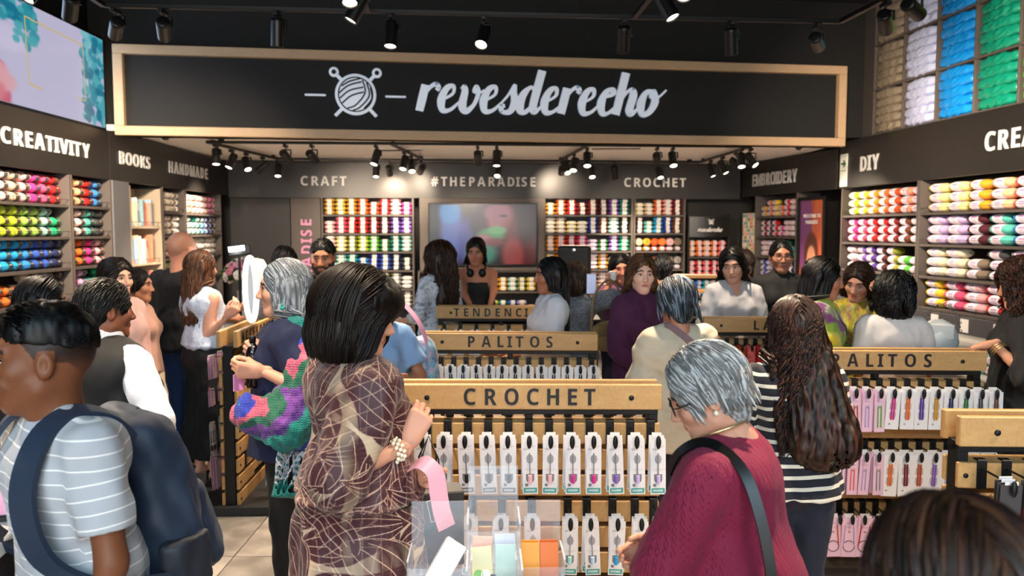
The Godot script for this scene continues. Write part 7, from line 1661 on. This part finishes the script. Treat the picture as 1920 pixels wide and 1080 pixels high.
	for z in range(1, nz - 1):
		for y in range(1, ny - 1):
			var i0 := z * nxy + y * nx
			for x in range(1, nx - 1):
				var i := i0 + x
				var a0 := f[i]
				if a0 > lim or a0 < -lim: continue
				var neg := a0 < 0
				for e in 3:
					var st: int = 1 if e == 0 else (nx if e == 1 else nxy)
					if (f[i + st] < 0) == neg: continue
					var u: int = nx if e == 0 else (nxy if e == 1 else 1)
					var w: int = nxy if e == 0 else (1 if e == 1 else nx)
					var p := ids[i]; var q2 := ids[i - u]; var r2 := ids[i - u - w]; var s2 := ids[i - w]
					if p < 0 or q2 < 0 or r2 < 0 or s2 < 0: continue
					if neg: out.tri(p, q2, r2); out.tri(p, r2, s2)
					else: out.tri(p, r2, q2); out.tri(p, s2, r2)
	# relax the faceting left by the grid
	var cnt := PackedFloat32Array(); cnt.resize(out.v.size())
	var acc := PackedVector3Array(); acc.resize(out.v.size())
	var nac := PackedVector3Array(); nac.resize(out.v.size())
	for t in range(0, out.ix.size(), 3):
		for e in 3:
			var a := out.ix[t + e]; var b := out.ix[t + (e + 1) % 3]
			acc[a] += out.v[b]; nac[a] += out.n[b]; cnt[a] += 1.0
			acc[b] += out.v[a]; nac[b] += out.n[a]; cnt[b] += 1.0
	for i in out.v.size():
		if cnt[i] > 0.0:
			out.v[i] = out.v[i].lerp(acc[i] / cnt[i], 0.45)
			out.n[i] = (out.n[i] * cnt[i] + nac[i] * 0.8).normalized()
	return out

# folds and knit: move the vertices along their normals by a noise and tilt the normals with it
var fold_noise: FastNoiseLite
func folds(m: MB, amp: float, fr: Vector3, off := 0.0) -> void:
	var e := 0.012
	for i in m.v.size():
		var p := m.v[i] * fr + Vector3.ONE * off
		var h := fold_noise.get_noise_3dv(p)
		var g := Vector3(fold_noise.get_noise_3dv(p + Vector3(e * fr.x, 0, 0)) - h, fold_noise.get_noise_3dv(p + Vector3(0, e * fr.y, 0)) - h, fold_noise.get_noise_3dv(p + Vector3(0, 0, e * fr.z)) - h) * (amp / e)
		var nn := m.n[i]
		m.v[i] += nn * h * amp
		m.n[i] = (nn - (g - nn * g.dot(nn))).normalized()

# ---------------------------------------------------------------- templates: head and hands
var head_mb := {}
var hand_mb := {}
func head_prims(male: bool) -> Array:
	var j := 1.06 if male else 0.98
	var P := [
		ell(Vector3(0, 0.028, -0.014), Vector3(0.077, 0.094, 0.098), 0.02),
		ell(Vector3(0, -0.035, 0.018), Vector3(0.060 * j, 0.086, 0.072), 0.03),
		cap(Vector3(-0.012 * j, -0.099, 0.060), Vector3(0.012 * j, -0.099, 0.060), 0.02 * j, 0.02 * j, Vector3.ONE, 0.03),
		cap(Vector3(-0.05 * j, -0.06, 0.005), Vector3(-0.012, -0.098, 0.055), 0.02 * j, 0.016, Vector3.ONE, 0.025),
		cap(Vector3(0.05 * j, -0.06, 0.005), Vector3(0.012, -0.098, 0.055), 0.02 * j, 0.016, Vector3.ONE, 0.025),
		cap(Vector3(-0.03, 0.027, 0.074), Vector3(0.03, 0.027, 0.074), 0.014 * j, 0.014 * j, Vector3.ONE, 0.02),
		ell(Vector3(-0.041, -0.022, 0.056), Vector3(0.024, 0.022, 0.024), 0.025),
		ell(Vector3(0.041, -0.022, 0.056), Vector3(0.024, 0.022, 0.024), 0.025),
		ell(Vector3(-0.031, 0.005, 0.099), Vector3(0.019, 0.012, 0.016), 0.014, 1),
		ell(Vector3(0.031, 0.005, 0.099), Vector3(0.019, 0.012, 0.016), 0.014, 1),
		cap(Vector3(0, 0.016, 0.083), Vector3(0, -0.030, 0.106), 0.008, 0.0115 * j, Vector3.ONE, 0.012),
		ell(Vector3(-0.011, -0.034, 0.096), Vector3(0.009, 0.008, 0.010), 0.008),
		ell(Vector3(0.011, -0.034, 0.096), Vector3(0.009, 0.008, 0.010), 0.008),
		cap(Vector3(-0.018, -0.0575, 0.0775), Vector3(0.018, -0.0575, 0.0775), 0.005, 0.005, Vector3(1, 1, 1.9), 0.009),
		cap(Vector3(-0.013, -0.0675, 0.0775), Vector3(0.013, -0.0675, 0.0775), 0.006, 0.006, Vector3(1, 1, 1.7), 0.009),
		cap(Vector3(0, -0.06, -0.018), Vector3(0, -0.17, -0.036), 0.052 * j * j, 0.054 * j * j, Vector3.ONE, 0.03),
	]
	for s in [-1.0, 1.0]:
		P.append(ell(Vector3(s * 0.079, -0.004, -0.010), Vector3(0.011, 0.031, 0.019), 0.008))
		P.append(ell(Vector3(s * 0.090, -0.001, -0.006), Vector3(0.008, 0.018, 0.010), 0.006, 1))
	return P
# curl of the finger joints in degrees, spread, and how far the thumb closes
func hand_prims(pose: String) -> Array:
	var c: Array = {"relaxed": [18, 28, 18], "grip": [52, 72, 40], "flat": [4, 8, 5], "pinch": [48, 52, 25], "fist": [75, 90, 55]}[pose]
	var close: float = {"relaxed": 0.3, "grip": 0.9, "flat": 0.0, "pinch": 0.8, "fist": 1.0}[pose]
	var P := [cap(Vector3(0, -0.03, 0), Vector3(0, 0.02, 0), 0.024, 0.026, Vector3(1.1, 1, 0.8), 0.02)]
	var fx := [0.030, 0.0105, -0.010, -0.029]
	var ln := [[0.042, 0.026, 0.021], [0.046, 0.029, 0.022], [0.042, 0.027, 0.021], [0.033, 0.021, 0.019]]
	for i in 4:
		var r := 0.0092 if i < 3 else 0.0080
		var k := Vector3(fx[i], 0.088 - (0.006 if i == 3 else 0.0) - (0.003 if i == 0 else 0.0), 0)
		P.append(cap(Vector3(fx[i] * 0.62, 0.012, 0.002), k, 0.0165, 0.0125, Vector3.ONE, 0.014))
		var ang := 0.0
		var p: Vector3 = k
		for j in 3:
			ang += deg_to_rad(c[j] * (1.0 + 0.12 * (i - 1)))
			var d := Vector3(fx[i] * (0.9 if pose == "flat" else 0.35), cos(ang), sin(ang)).normalized()
			var q: Vector3 = p + d * ln[i][j]
			P.append(cap(p, q, r * (1.06 if j == 0 else 0.98), r * (0.98 if j < 2 else 0.86), Vector3.ONE, 0.004))
			p = q
	var t0 := Vector3(0.018, 0.018, 0.008)
	var t1 := Vector3(0.044, 0.046, 0.016).lerp(Vector3(0.036, 0.05, 0.03), close)
	var t2 := Vector3(0.056, 0.076, 0.022).lerp(Vector3(0.034, 0.078, 0.048), close)
	var t3 := Vector3(0.062, 0.100, 0.026).lerp(Vector3(0.022, 0.098, 0.058), close)
	P.append(cap(t0, t1, 0.017, 0.0125, Vector3.ONE, 0.014)); P.append(cap(t1, t2, 0.0115, 0.0102, Vector3.ONE, 0.006)); P.append(cap(t2, t3, 0.0102, 0.0085, Vector3.ONE, 0.004))
	return P
# ---------------------------------------------------------------- people
var jobs := []
var results := []
func job(prims: Array, cell: float) -> int:
	jobs.append([prims, cell]); results.append(null)
	return jobs.size() - 1
func run_job(i: int) -> void:
	if results[i] == null: results[i] = sdf(jobs[i][0], jobs[i][1])
func run_jobs() -> void:
	var g := WorkerThreadPool.add_group_task(run_job, jobs.size(), -1, true)
	WorkerThreadPool.wait_for_group_task_completion(g)

func lin(c: Color) -> Color: return c.srgb_to_linear()

# two-bone reach: shoulder, wrist target, lengths, direction the elbow points to
func reach(sh: Vector3, to: Vector3, la: float, lb: float, pole: Vector3) -> Array:
	var d := to - sh
	var l := clampf(d.length(), absf(la - lb) + 0.01, la + lb - 0.002)
	var u := d.normalized()
	var x := (la * la - lb * lb + l * l) / (2.0 * l)
	var h := sqrt(maxf(la * la - x * x, 0.0))
	var pv := (pole - u * pole.dot(u)).normalized()
	return [sh + u * x + pv * h, sh + u * l]

func skeleton(d: Dictionary) -> Dictionary:
	var s: float = d.h / 1.635
	var w: float = d.get("w", 1.05 if d.get("male", false) else 0.93)
	var T := Transform3D(Basis(Vector3.RIGHT, deg_to_rad(d.get("lean", 0.0))), Vector3.ZERO)
	T.origin = Vector3(0, 0.93, 0) - T.basis * Vector3(0, 0.93, 0)
	var J := {"s": s, "T": T, "w": w, "b": d.get("bulk", 1.0)}
	for sd in ["r", "l"]:
		var sx := -1.0 if sd == "r" else 1.0
		var sh: Vector3 = T * Vector3(sx * 0.165 * w, 1.322, -0.014)
		var el: Vector3; var wr: Vector3
		var pose: Dictionary = d.get(sd + "a", {})
		if pose.has("to"):        # where the wrist is, in the room
			var R: Transform3D = d.xf.affine_inverse()
			var q := reach(sh, (R * (pose.to as Vector3)) / s, 0.275, 0.245, pose.get("pole", Vector3(sx * 0.6, -1, -0.3)))
			el = q[0]; wr = q[1]
		else:
			el = sh + (pose.get("up", Vector3(sx * 0.16, -1, -0.06)) as Vector3).normalized() * 0.275
			wr = el + (pose.get("fore", Vector3(sx * 0.02, -1, 0.22)) as Vector3).normalized() * 0.245
		J["sh_" + sd] = sh; J["el_" + sd] = el; J["wr_" + sd] = wr
	J.neck = T * Vector3(0, 1.415, -0.012)
	var hp: Array = d.get("head", [0, 0, 0])
	var hb := Basis(Vector3.UP, deg_to_rad(hp[0])) * Basis(Vector3.RIGHT, deg_to_rad(hp[1])) * Basis(Vector3.BACK, deg_to_rad(hp[2]))
	var hs: float = s * d.get("hs", 1.0)
	J.head = Transform3D(hb * Basis.from_scale(Vector3.ONE * hs), (J.neck + T.basis * Vector3(0, 0.058, -0.004)) * s + hb * Vector3(0, 0.055, 0.016) * s)
	return J

func torso(J: Dictionary, o: float, hem := 0.0, female := true) -> Array:
	var T: Transform3D = J.T; var b: float = J.b; var w: float = J.w
	var P := [
		cap(T * Vector3(0, 0.97, 0), T * Vector3(0, 1.13, 0.006), 0.118 * b + o, 0.116 * b + o, Vector3(1.12, 1, 0.82), 0.05),
		cap(T * Vector3(0, 1.13, 0.004), T * Vector3(0, 1.26, -0.008), 0.117 * b + o, 0.122 + o, Vector3(1.12 * w, 1, 0.84), 0.05),
		cap(T * Vector3(-0.125 * w, 1.318, -0.018), T * Vector3(0.125 * w, 1.318, -0.018), 0.056 + o, 0.056 + o, Vector3(1, 0.95, 1.05), 0.06),
		cap(T * Vector3(-0.07 * w, 1.27, -0.035), T * Vector3(0.07 * w, 1.27, -0.035), 0.075 + o, 0.075 + o, Vector3.ONE, 0.06),
		cap(T * Vector3(-0.06, 1.352, -0.022), T * Vector3(0.06, 1.352, -0.022), 0.034 + o * 0.5, 0.034 + o * 0.5, Vector3.ONE, 0.06),
	]
	if female:
		for sx in [-1.0, 1.0]: P.append(ell(T * Vector3(sx * 0.072, 1.205, 0.07), Vector3.ONE * (0.062 + o), 0.05))
	else:
		P.append(cap(T * Vector3(-0.08, 1.25, 0.045), T * Vector3(0.08, 1.25, 0.045), 0.06 + o, 0.06 + o, Vector3.ONE, 0.05))
	if hem > 0.0:
		P.append(cap(Vector3(0, 0.99, 0), Vector3(0, hem, 0), 0.122 * b + o, 0.132 * b + o + 0.012, Vector3(1.36, 1, 1.02), 0.05, 2))
	return P
func hips(J: Dictionary, o: float) -> Array:
	var b: float = J.b
	return [cap(Vector3(-0.062, 0.90, -0.008), Vector3(0.062, 0.90, -0.008), 0.112 * b + o, 0.112 * b + o, Vector3(1, 1, 0.95), 0.05),
		cap(Vector3(0, 0.92, 0), Vector3(0, 1.02, 0), 0.12 * b + o, 0.116 * b + o, Vector3(1.12, 1, 0.84), 0.05)]
func legs(J: Dictionary, o: float, wide := 0.0, hem := 0.05) -> Array:
	var P := []
	for sx in [-1.0, 1.0]:
		var kn := Vector3(sx * 0.088, 0.48, 0.012)
		var an := Vector3(sx * 0.088, maxf(hem, 0.09), -0.012)
		P.append(cap(Vector3(sx * 0.084, 0.88, 0), kn, 0.088 * J.b + o, lerpf(0.055 + o, 0.115, wide), Vector3.ONE, 0.03))
		P.append(cap(kn, an, lerpf(0.055 + o, 0.115, wide), lerpf(0.036 + o * 1.3, 0.135, wide), Vector3.ONE, 0.02, 2 if o > 0 else 0))
	return P
func arm(J: Dictionary, sd: String, o: float, upto := 2.0) -> Array:
	var sh: Vector3 = J["sh_" + sd]; var el: Vector3 = J["el_" + sd]; var wr: Vector3 = J["wr_" + sd]
	var P := []
	var u := clampf(upto, 0.0, 1.0)
	P.append(cap(sh, sh.lerp(el, u), 0.047 + o, lerpf(0.047, 0.037, u) + o * 1.25, Vector3.ONE, 0.035, 2 if upto < 1.0 and o > 0 else 0))
	if upto > 1.0:
		u = upto - 1.0
		P.append(cap(el, el.lerp(wr, u), 0.038 + o * 1.1, lerpf(0.037, 0.024, u) + o * 1.1, Vector3.ONE, 0.02, 2 if o > 0 else 0))
	return P
func scaled(P: Array, s: float) -> Array:
	for q in P:
		if q[0] == q[1] and q[2] == 1.0: q[4] *= s
		else: q[2] *= s; q[3] *= s
		q[0] *= s; q[1] *= s; q[5] *= s
	return P

var folk := []
func person(d: Dictionary) -> Dictionary:
	d.xf = at(d.x, d.get("y", 0.0), -d.D, d.yaw)
	if d.has("setup"): (d.setup as Callable).call(d)
	var J := skeleton(d)
	d.J = J
	var near: float = clampf(d.D * 0.0038, 0.0075, 0.0215)
	var fem: bool = not d.get("male", false)
	var B := torso(J, 0.0, 0.0, fem) + hips(J, 0.0) + legs(J, 0.0)
	B.append(cap(J.neck - J.T.basis * Vector3(0, 0.06, 0), (J.head.origin / J.s) + J.head.basis.orthonormalized() * Vector3(0, -0.09, -0.022), 0.056, 0.05, Vector3.ONE, 0.04))
	for sx in [-1.0, 1.0]: B.append(cap(Vector3(sx * 0.088, 0.045, -0.03), Vector3(sx * 0.1, 0.028, 0.13), 0.036, 0.026, Vector3.ONE, 0.02))
	B += arm(J, "r", 0.0) + arm(J, "l", 0.0)
	d.jb = job(scaled(B, J.s), maxf(near, 0.0145))
	var wear := []
	if not (d.wear as Array).any(func(q): return q.get("name", "") in ["shoes", "heels"]): d.wear.append(shoes())
	for g in d.get("wear", []):
		var o: float = g.get("o", 0.014)
		var P := []
		match g.kind:
			"top":
				P = torso(J, o, g.get("hem", 0.86), fem)
				if g.has("flare"): P.append(cap(Vector3(0, 1.0, 0), Vector3(0, g.get("hem", 0.86), 0), 0.13, g.flare, Vector3(1.15, 1, 0.85), 0.05, 2))
				for sd in ["r", "l"]:
					var sl: float = g.get("sleeve_" + sd, g.get("sleeve", 0.6))
					if sl > 0.0: P += arm(J, sd, g.get("so", o), sl)
				if g.get("high", false): P.append(cap(J.neck - Vector3(0, 0.05, 0), J.neck + Vector3(0, 0.035, 0.006), 0.062, 0.058, Vector3.ONE, 0.03, 2))
			"vest":
				P = torso(J, o, g.get("hem", 0.88), fem)
			"tube_top":
				P = torso(J, o, g.get("hem", 0.9), fem)
				P.append(cap(Vector3(0, g.top + 0.2, 0), Vector3(0, g.top + 0.2, 0), 1.0, 1.0, Vector3(0.5, 0.2, 0.5), 0.002, 0, 1))
			"pants":
				P = hips(J, o) + legs(J, o, g.get("wide", 0.0), g.get("hem", 0.06))
			"skirt":
				P = hips(J, o)
				P.append(cap(Vector3(0, 0.98, 0), Vector3(0, g.get("hem", 0.4), 0), 0.125, g.get("flare", 0.25), Vector3(1.1, 1, 0.85), 0.06, 2))
			"shoes":
				for sx in [-1.0, 1.0]:
					P.append(cap(Vector3(sx * 0.088, 0.04, -0.035), Vector3(sx * 0.1, 0.03, 0.14), 0.04, 0.03, Vector3.ONE, 0.02))
					P.append(cap(Vector3(sx * 0.088, 0.07, -0.02), Vector3(sx * 0.088, 0.1, -0.015), 0.042, 0.042, Vector3.ONE, 0.02, 2))
			"free":
				P = g.prims
		if g.has("extra"): P += g.extra
		wear.append(job(scaled(P, J.s), g.get("cell", maxf(near * 0.95, 0.0085))))
	d.jw = wear
	if d.has("hair"):
		d.hair.merge({"len": 0.3, "vol": 0.012, "wave": 0.0, "n": 200, "part": 0.0, "back": 0.25, "col2": d.hair.col, "st": 0.02 if d.D < 4.0 else 0.03}, false)
		if d.hair.wave > 0.006: d.hair.st = minf(d.hair.st, 0.022)
		d.jh = job(hair_prims(d.hair), d.hair.get("cell", 0.008 if d.D < 4.0 else 0.010))
	folk.append(d)
	return d

func hair_prims(h: Dictionary) -> Array:
	var t: float = h.vol
	var P := [ell(Vector3(0, 0.032, -0.018), Vector3(0.079 + t, 0.096 + t, 0.101 + t), 0.02)]
	if h.has("puff"): P.append(ell(h.puff[0], h.puff[1], 0.04))
	match h.style:
		"long":
			P.append(cap(Vector3(0, 0.0, -0.045), Vector3(h.get("sway", 0.0), -h.len + 0.05, -0.085 - h.get("out", 0.0)), 0.072 + t, h.get("tip", 0.055) + t * 0.5, Vector3(1.22, 1, 0.62), 0.04))
		"bob":
			P.append(ell(Vector3(0, -0.03, -0.028), Vector3(0.088 + t, h.len + 0.01, 0.088 + t), 0.03))
		"short":
			P.append(cap(Vector3(0, 0.0, -0.06), Vector3(0, -0.07, -0.062), 0.055 + t, 0.04 + t * 0.5, Vector3(1.1, 1, 0.75), 0.03))
		"bun":
			P.append(ell(Vector3(0, 0.02, -0.14), Vector3(0.04, 0.04, 0.035), 0.01))
	P.append(ell(Vector3(0, -0.085, 0.135), Vector3(h.get("facew", 0.077), h.get("faceh", 0.172), 0.115), 0.012, 1))
	if h.has("cuty"): P.append(ell(Vector3(0, h.cuty - 0.5, 0.04), Vector3(0.5, 0.5, 0.5), 0.01, 1))
	if h.get("ears", false):
		for sx in [-1.0, 1.0]: P.append(ell(Vector3(sx * 0.085, -0.02, 0.008), Vector3(0.03, 0.05, 0.034), 0.01, 1))
	return P

func hair_locks(m: MB, h: Dictionary) -> void:
	var r := RandomNumberGenerator.new()
	r.seed = hash(h.style) + int(h.n)
	var t: float = h.vol
	var c := Vector3(0, 0.032, -0.018)
	var R := Vector3(0.079 + t, 0.096 + t, 0.101 + t) + Vector3.ONE * (0.010 if h.has("puff") and h.style == "bob" else 0.0)
	var n: int = int(h.n * (0.78 if h.st > 0.025 else 1.0))
	var st: float = h.get("st", 0.018)
	for i in n:
		var y := 1.0 - 1.35 * (i + 0.5) / n
		var a := i * 2.399963 + r.randf() * 0.3
		var q := Vector3(cos(a) * sqrt(1.0 - y * y), y, sin(a) * sqrt(1.0 - y * y))
		var p := c + q * R
		var fc := (p - Vector3(0, -0.085, 0.135)) / Vector3(h.get("facew", 0.077), h.get("faceh", 0.172), 0.115)
		if fc.length() < (1.22 if p.z > 0.04 and absf(p.x) < 0.035 else 1.08) or (h.has("cuty") and p.y < h.cuty): continue
		if h.get("ears", false) and ((p - Vector3(signf(p.x) * 0.085, -0.02, 0.008)) / Vector3(0.03, 0.05, 0.034)).length() < 1.1: continue
		var ln: float
		match h.style:
			"short", "crop": ln = h.get("lock", 0.07) * r.randf_range(0.7, 1.2)
			"bun": ln = 0.12
			_: ln = (p.y + h.len) * r.randf_range(0.92, 1.06)
		if h.has("cuty"): ln *= clampf((p.y - h.cuty) / 0.06, 0.15, 1.0)
		var side := signf(p.x - h.part) if absf(p.x - h.part) > 0.004 else (1.0 if r.randf() > 0.5 else -1.0)
		var ph := r.randf() * TAU
		var stick := r.randf_range(1.0, 1.035)
		var xt: float = (q.x if absf(q.x) > 0.45 else r.randf_range(-0.75, 0.75)) * (0.085 + t)
		var rad: float = h.get("r", 0.0075) * r.randf_range(0.75, 1.25)
		var col: Color = lin(h.col.lerp(h.col2, r.randf() if not h.get("streak", false) else (1.0 if r.randf() < 0.35 else r.randf() * 0.3)))
		m.col = col
		var pts := []; var rr := []
		var steps := int(clampf(ln / st, 4, 34))
		var sl := ln / steps
		var wv: float = h.wave
		var fq: float = h.get("freq", 60.0) * r.randf_range(0.85, 1.15)
		for k in steps + 1:
			var u := float(k) / steps
			var off := Vector3.ZERO
			if wv > 0.0:
				var am: float = wv * smoothstep(0.0, 0.3, u)
				off = Vector3(cos(fq * k * sl + ph), 0.25 * sin(fq * k * sl * 0.7 + ph), sin(fq * k * sl + ph)) * am
			pts.append(p + off); rr.append(rad * (0.6 + 0.55 * sin(PI * minf(u * 0.8 + 0.15, 1.0))) * (1.0 if u < 0.75 else lerpf(1.0, 0.3, (u - 0.75) * 4.0)))
			var g := Vector3(side * 0.35 * clampf(1.0 - absf(p.x) / 0.09, 0.0, 1.0), -0.35 - 0.65 * clampf((0.10 - p.y) / 0.08, 0.0, 1.0), -h.back * clampf((p.y + 0.06) / 0.1, 0.0, 1.0))
			if p.z > 0.03: g.x += side * 0.5; g.z -= 0.15
			if p.z > 0.02 and p.y > 0.045 and h.style != "crop": g = Vector3(side * 0.8, -0.45, -0.4)
			if h.style == "long" and p.y < 0.07 and p.z < 0.03: g.x += (xt - p.x) * 7.0
			if h.get("style") in ["short", "crop"]: g += h.get("flow", Vector3(0, 0, -0.5))
			if h.style == "bob" and p.y < -h.len * 0.45: g += Vector3(-p.x * 7.0, 0, -(p.z + 0.03) * 6.0) * (0.5 if h.get("curl", 1.0) > 0 else -0.4)
			if h.style == "bun": g = (Vector3(0, 0.02, -0.12) - p).normalized() * 0.6 + g * 0.3
			p += g.normalized() * sl
			var e := (p - c) / R
			if e.length() < 1.0 or (p.y > -0.02 and h.style != "crop"): p = c + e.normalized() * R * stick
			if h.style == "long":
				var wdt: float = lerpf(0.085, h.get("tip", 0.055), clampf(-p.y / h.len, 0.0, 1.0)) * 1.25 + t
				if p.y < -0.1 and p.z < 0.03:
					p.x = clampf(p.x, -wdt + h.get("sway", 0.0) * clampf(-p.y / h.len, 0, 1), wdt + h.get("sway", 0.0) * clampf(-p.y / h.len, 0, 1))
					p.z = minf(p.z, -0.072 - h.get("out", 0.0) * clampf(-p.y / h.len, 0.0, 1.0) - 0.02 * r.randf())
				elif p.y < -0.15 and p.z >= 0.03: p.z = maxf(p.z, 0.085)
		m.tube(pts, rr, 3 if rad < 0.0036 else 4, false)
	m.col = Color.WHITE

func skin_of(p: Vector3, nn: Vector3, d: Dictionary) -> Color:      # colour of the template head at a point
	var s: Color = d.skin
	var c := s
	var ax := absf(p.x)
	if p.z > 0.07 and ax < 0.023 and absf(p.y + 0.0625) < 0.0098 * (1.0 - pow(ax / 0.025, 3.0)):
		c = s.lerp(d.get("lips", Color(0.62, 0.25, 0.25)), 0.55)
	var brow := 0.031 - 2.5 * (ax - 0.028) * (ax - 0.028) * 6.0
	if p.z > 0.055 and ax > 0.01 and ax < 0.05 and absf(p.y - brow) < 0.0055: c = s.lerp(d.get("brow", Color(0.08, 0.06, 0.05)), 0.8)
	if d.has("buzz") and p.y > -0.075 and p.z * 0.8 - (p.y - 0.06) * 0.6 < d.get("line", 0.04) - (0.05 if p.y < 0.0 else 0.0) and not (ax > 0.077 and p.z > -0.035 and p.z < 0.012 and p.y < 0.03):
		c = s.lerp(d.buzz, d.get("buzz_k", 0.8) * smoothstep(d.get("fade", -0.075), d.get("fade", -0.075) + 0.08, p.y))
	if d.has("beard") and p.y < -0.025 and p.y > -0.13 and p.z > -0.005:
		if p.y < -0.045 - 0.35 * (0.05 - minf(ax, 0.05)) * 0.6 or (ax > 0.05 and p.y < -0.02): c = c.lerp(d.beard, 0.85) if not (ax < 0.022 and absf(p.y + 0.063) < 0.011) else c
		elif ax < 0.03 and absf(p.y + 0.047) < 0.006: c = c.lerp(d.beard, 0.8)
	return lin(c)

func finish_people() -> void:
	var tmpl := {"f": job(head_prims(false), 0.0036), "m": job(head_prims(true), 0.0036), "ff": job(head_prims(false), 0.0064), "mf": job(head_prims(true), 0.0064)}
	var hp := {}
	for k in ["relaxed", "grip", "flat", "pinch"]:
		hp[k] = job(hand_prims(k), 0.0034); hp[k + "f"] = job(hand_prims(k), 0.006)
	run_jobs()
	var skin := mat("skin", Color.WHITE, 0.48)
	skin.vertex_color_use_as_albedo = true; skin.metallic_specular = 0.4
	skin.subsurf_scatter_enabled = true; skin.subsurf_scatter_strength = 0.06
	var hairm := mat("hair", Color.WHITE, 0.46)
	hairm.vertex_color_use_as_albedo = true; hairm.metallic_specular = 0.38
	var eyem := mat("eye", Color.WHITE, 0.15); eyem.vertex_color_use_as_albedo = true
	for d in folk:
		var J: Dictionary = d.J
		var s: float = J.s
		var root := thing("person", d.label, "person", d.xf, d.get("group", ""))
		d.node = root
		var m: MB = results[d.jb]
		m.c.fill(lin(d.skin))
		var H: MB = results[tmpl[("m" if d.get("male", false) else "f") + ("f" if d.D > 3.6 or not d.get("eyes", true) or d.get("lo", false) else "")]]
		for i in H.v.size(): H.c[i] = skin_of(H.v[i], H.n[i], d)
		m.add(H, J.head)
		for sd in ["r", "l"]:
			var pose: Dictionary = d.get(sd + "a", {})
			var fd: Vector3 = J["wr_" + sd] - J["el_" + sd]
			if pose.has("fd"): fd = pose.fd
			fd = fd.normalized()
			var sx := -1.0 if sd == "r" else 1.0
			var pn: Vector3 = pose.get("palm", Vector3(-sx, 0, 0.2))
			pn = (pn - fd * pn.dot(fd)).normalized()
			var th := fd.cross(pn)
			var mir: bool = sd == "l"
			var bs := Basis(th * (1.0 if mir else 1.0), fd, pn)
			if mir: bs.x = -(fd.cross(pn))
			var hx := Transform3D(bs * Basis.from_scale(Vector3.ONE * s * d.get("hand", 0.98)), (J["wr_" + sd] + fd * 0.012) * s)
			J["hand_" + sd] = hx
			var HM: MB = results[hp[pose.get("pose", "relaxed") + ("f" if d.D > 3.6 or not d.get("eyes", true) or d.get("lo", false) else "")]]
			HM.c.fill(lin(d.skin))
			m.add(HM, hx, mir)
		part("body", m.mesh(), skin, root)
		for k in d.jw.size():
			var g: Dictionary = d.wear[k]
			var w: MB = results[d.jw[k]]
			if g.has("uv"): (g.uv as Callable).call(w, J)
			if g.has("paint"): (g.paint as Callable).call(w, J)
			if g.get("fold", 0.006) > 0.0: folds(w, g.get("fold", 0.006), g.get("ff", Vector3(9, 5, 9)), d.x * 7.0 + k)
			part(g.get("name", "clothing"), w.mesh(), g.mat, root, Transform3D(), g.get("label", ""))
		if d.has("hair"):
			var hm: MB = results[d.jh]
			for i in hm.v.size():
				var st := fold_noise.get_noise_3d(atan2(hm.v[i].x, hm.v[i].z) * 14.0, hm.v[i].y * 3.0, 7.0)
				hm.c[i] = lin((d.hair.col as Color).lerp(d.hair.col2, clampf(0.35 + st * 1.4, 0.0, 1.0)))
			folds(hm, d.hair.get("groove", 0.006), Vector3(30, 6, 30), d.x)
			hair_locks(hm, d.hair)
			part("hair", hm.mesh(), hairm, root, J.head)
		if d.get("eyes", true):
			for sx in [-1.0, 1.0]:
				var e := MB.new()
				e.col = Color(0.62, 0.6, 0.58)
				e.ball(Vector3(sx * 0.0305, 0.0035, 0.0725), Vector3(0.0130, 0.0085, 0.0125), 12, 8)
				e.col = lin(d.get("iris", Color(0.12, 0.07, 0.04)))
				var gz: Vector2 = d.get("gaze", Vector2.ZERO)
				e.ball(Vector3(sx * 0.0305 + gz.x * 0.006, 0.0038 + gz.y * 0.004, 0.0792), Vector3(0.0066, 0.0068, 0.0066), 10, 6)
				e.col = Color(0.01, 0.008, 0.006)
				e.tube([Vector3(sx * 0.0305 - 0.0155, 0.005, 0.078), Vector3(sx * 0.0305 - 0.007, 0.0105, 0.0845), Vector3(sx * 0.0305 + 0.007, 0.0105, 0.0845), Vector3(sx * 0.0305 + 0.0155, 0.005, 0.078)], 0.0022, 5)
				part("eye", e.mesh(), eyem, root, J.head)
		if d.has("after"): (d.after as Callable).call(d, root)
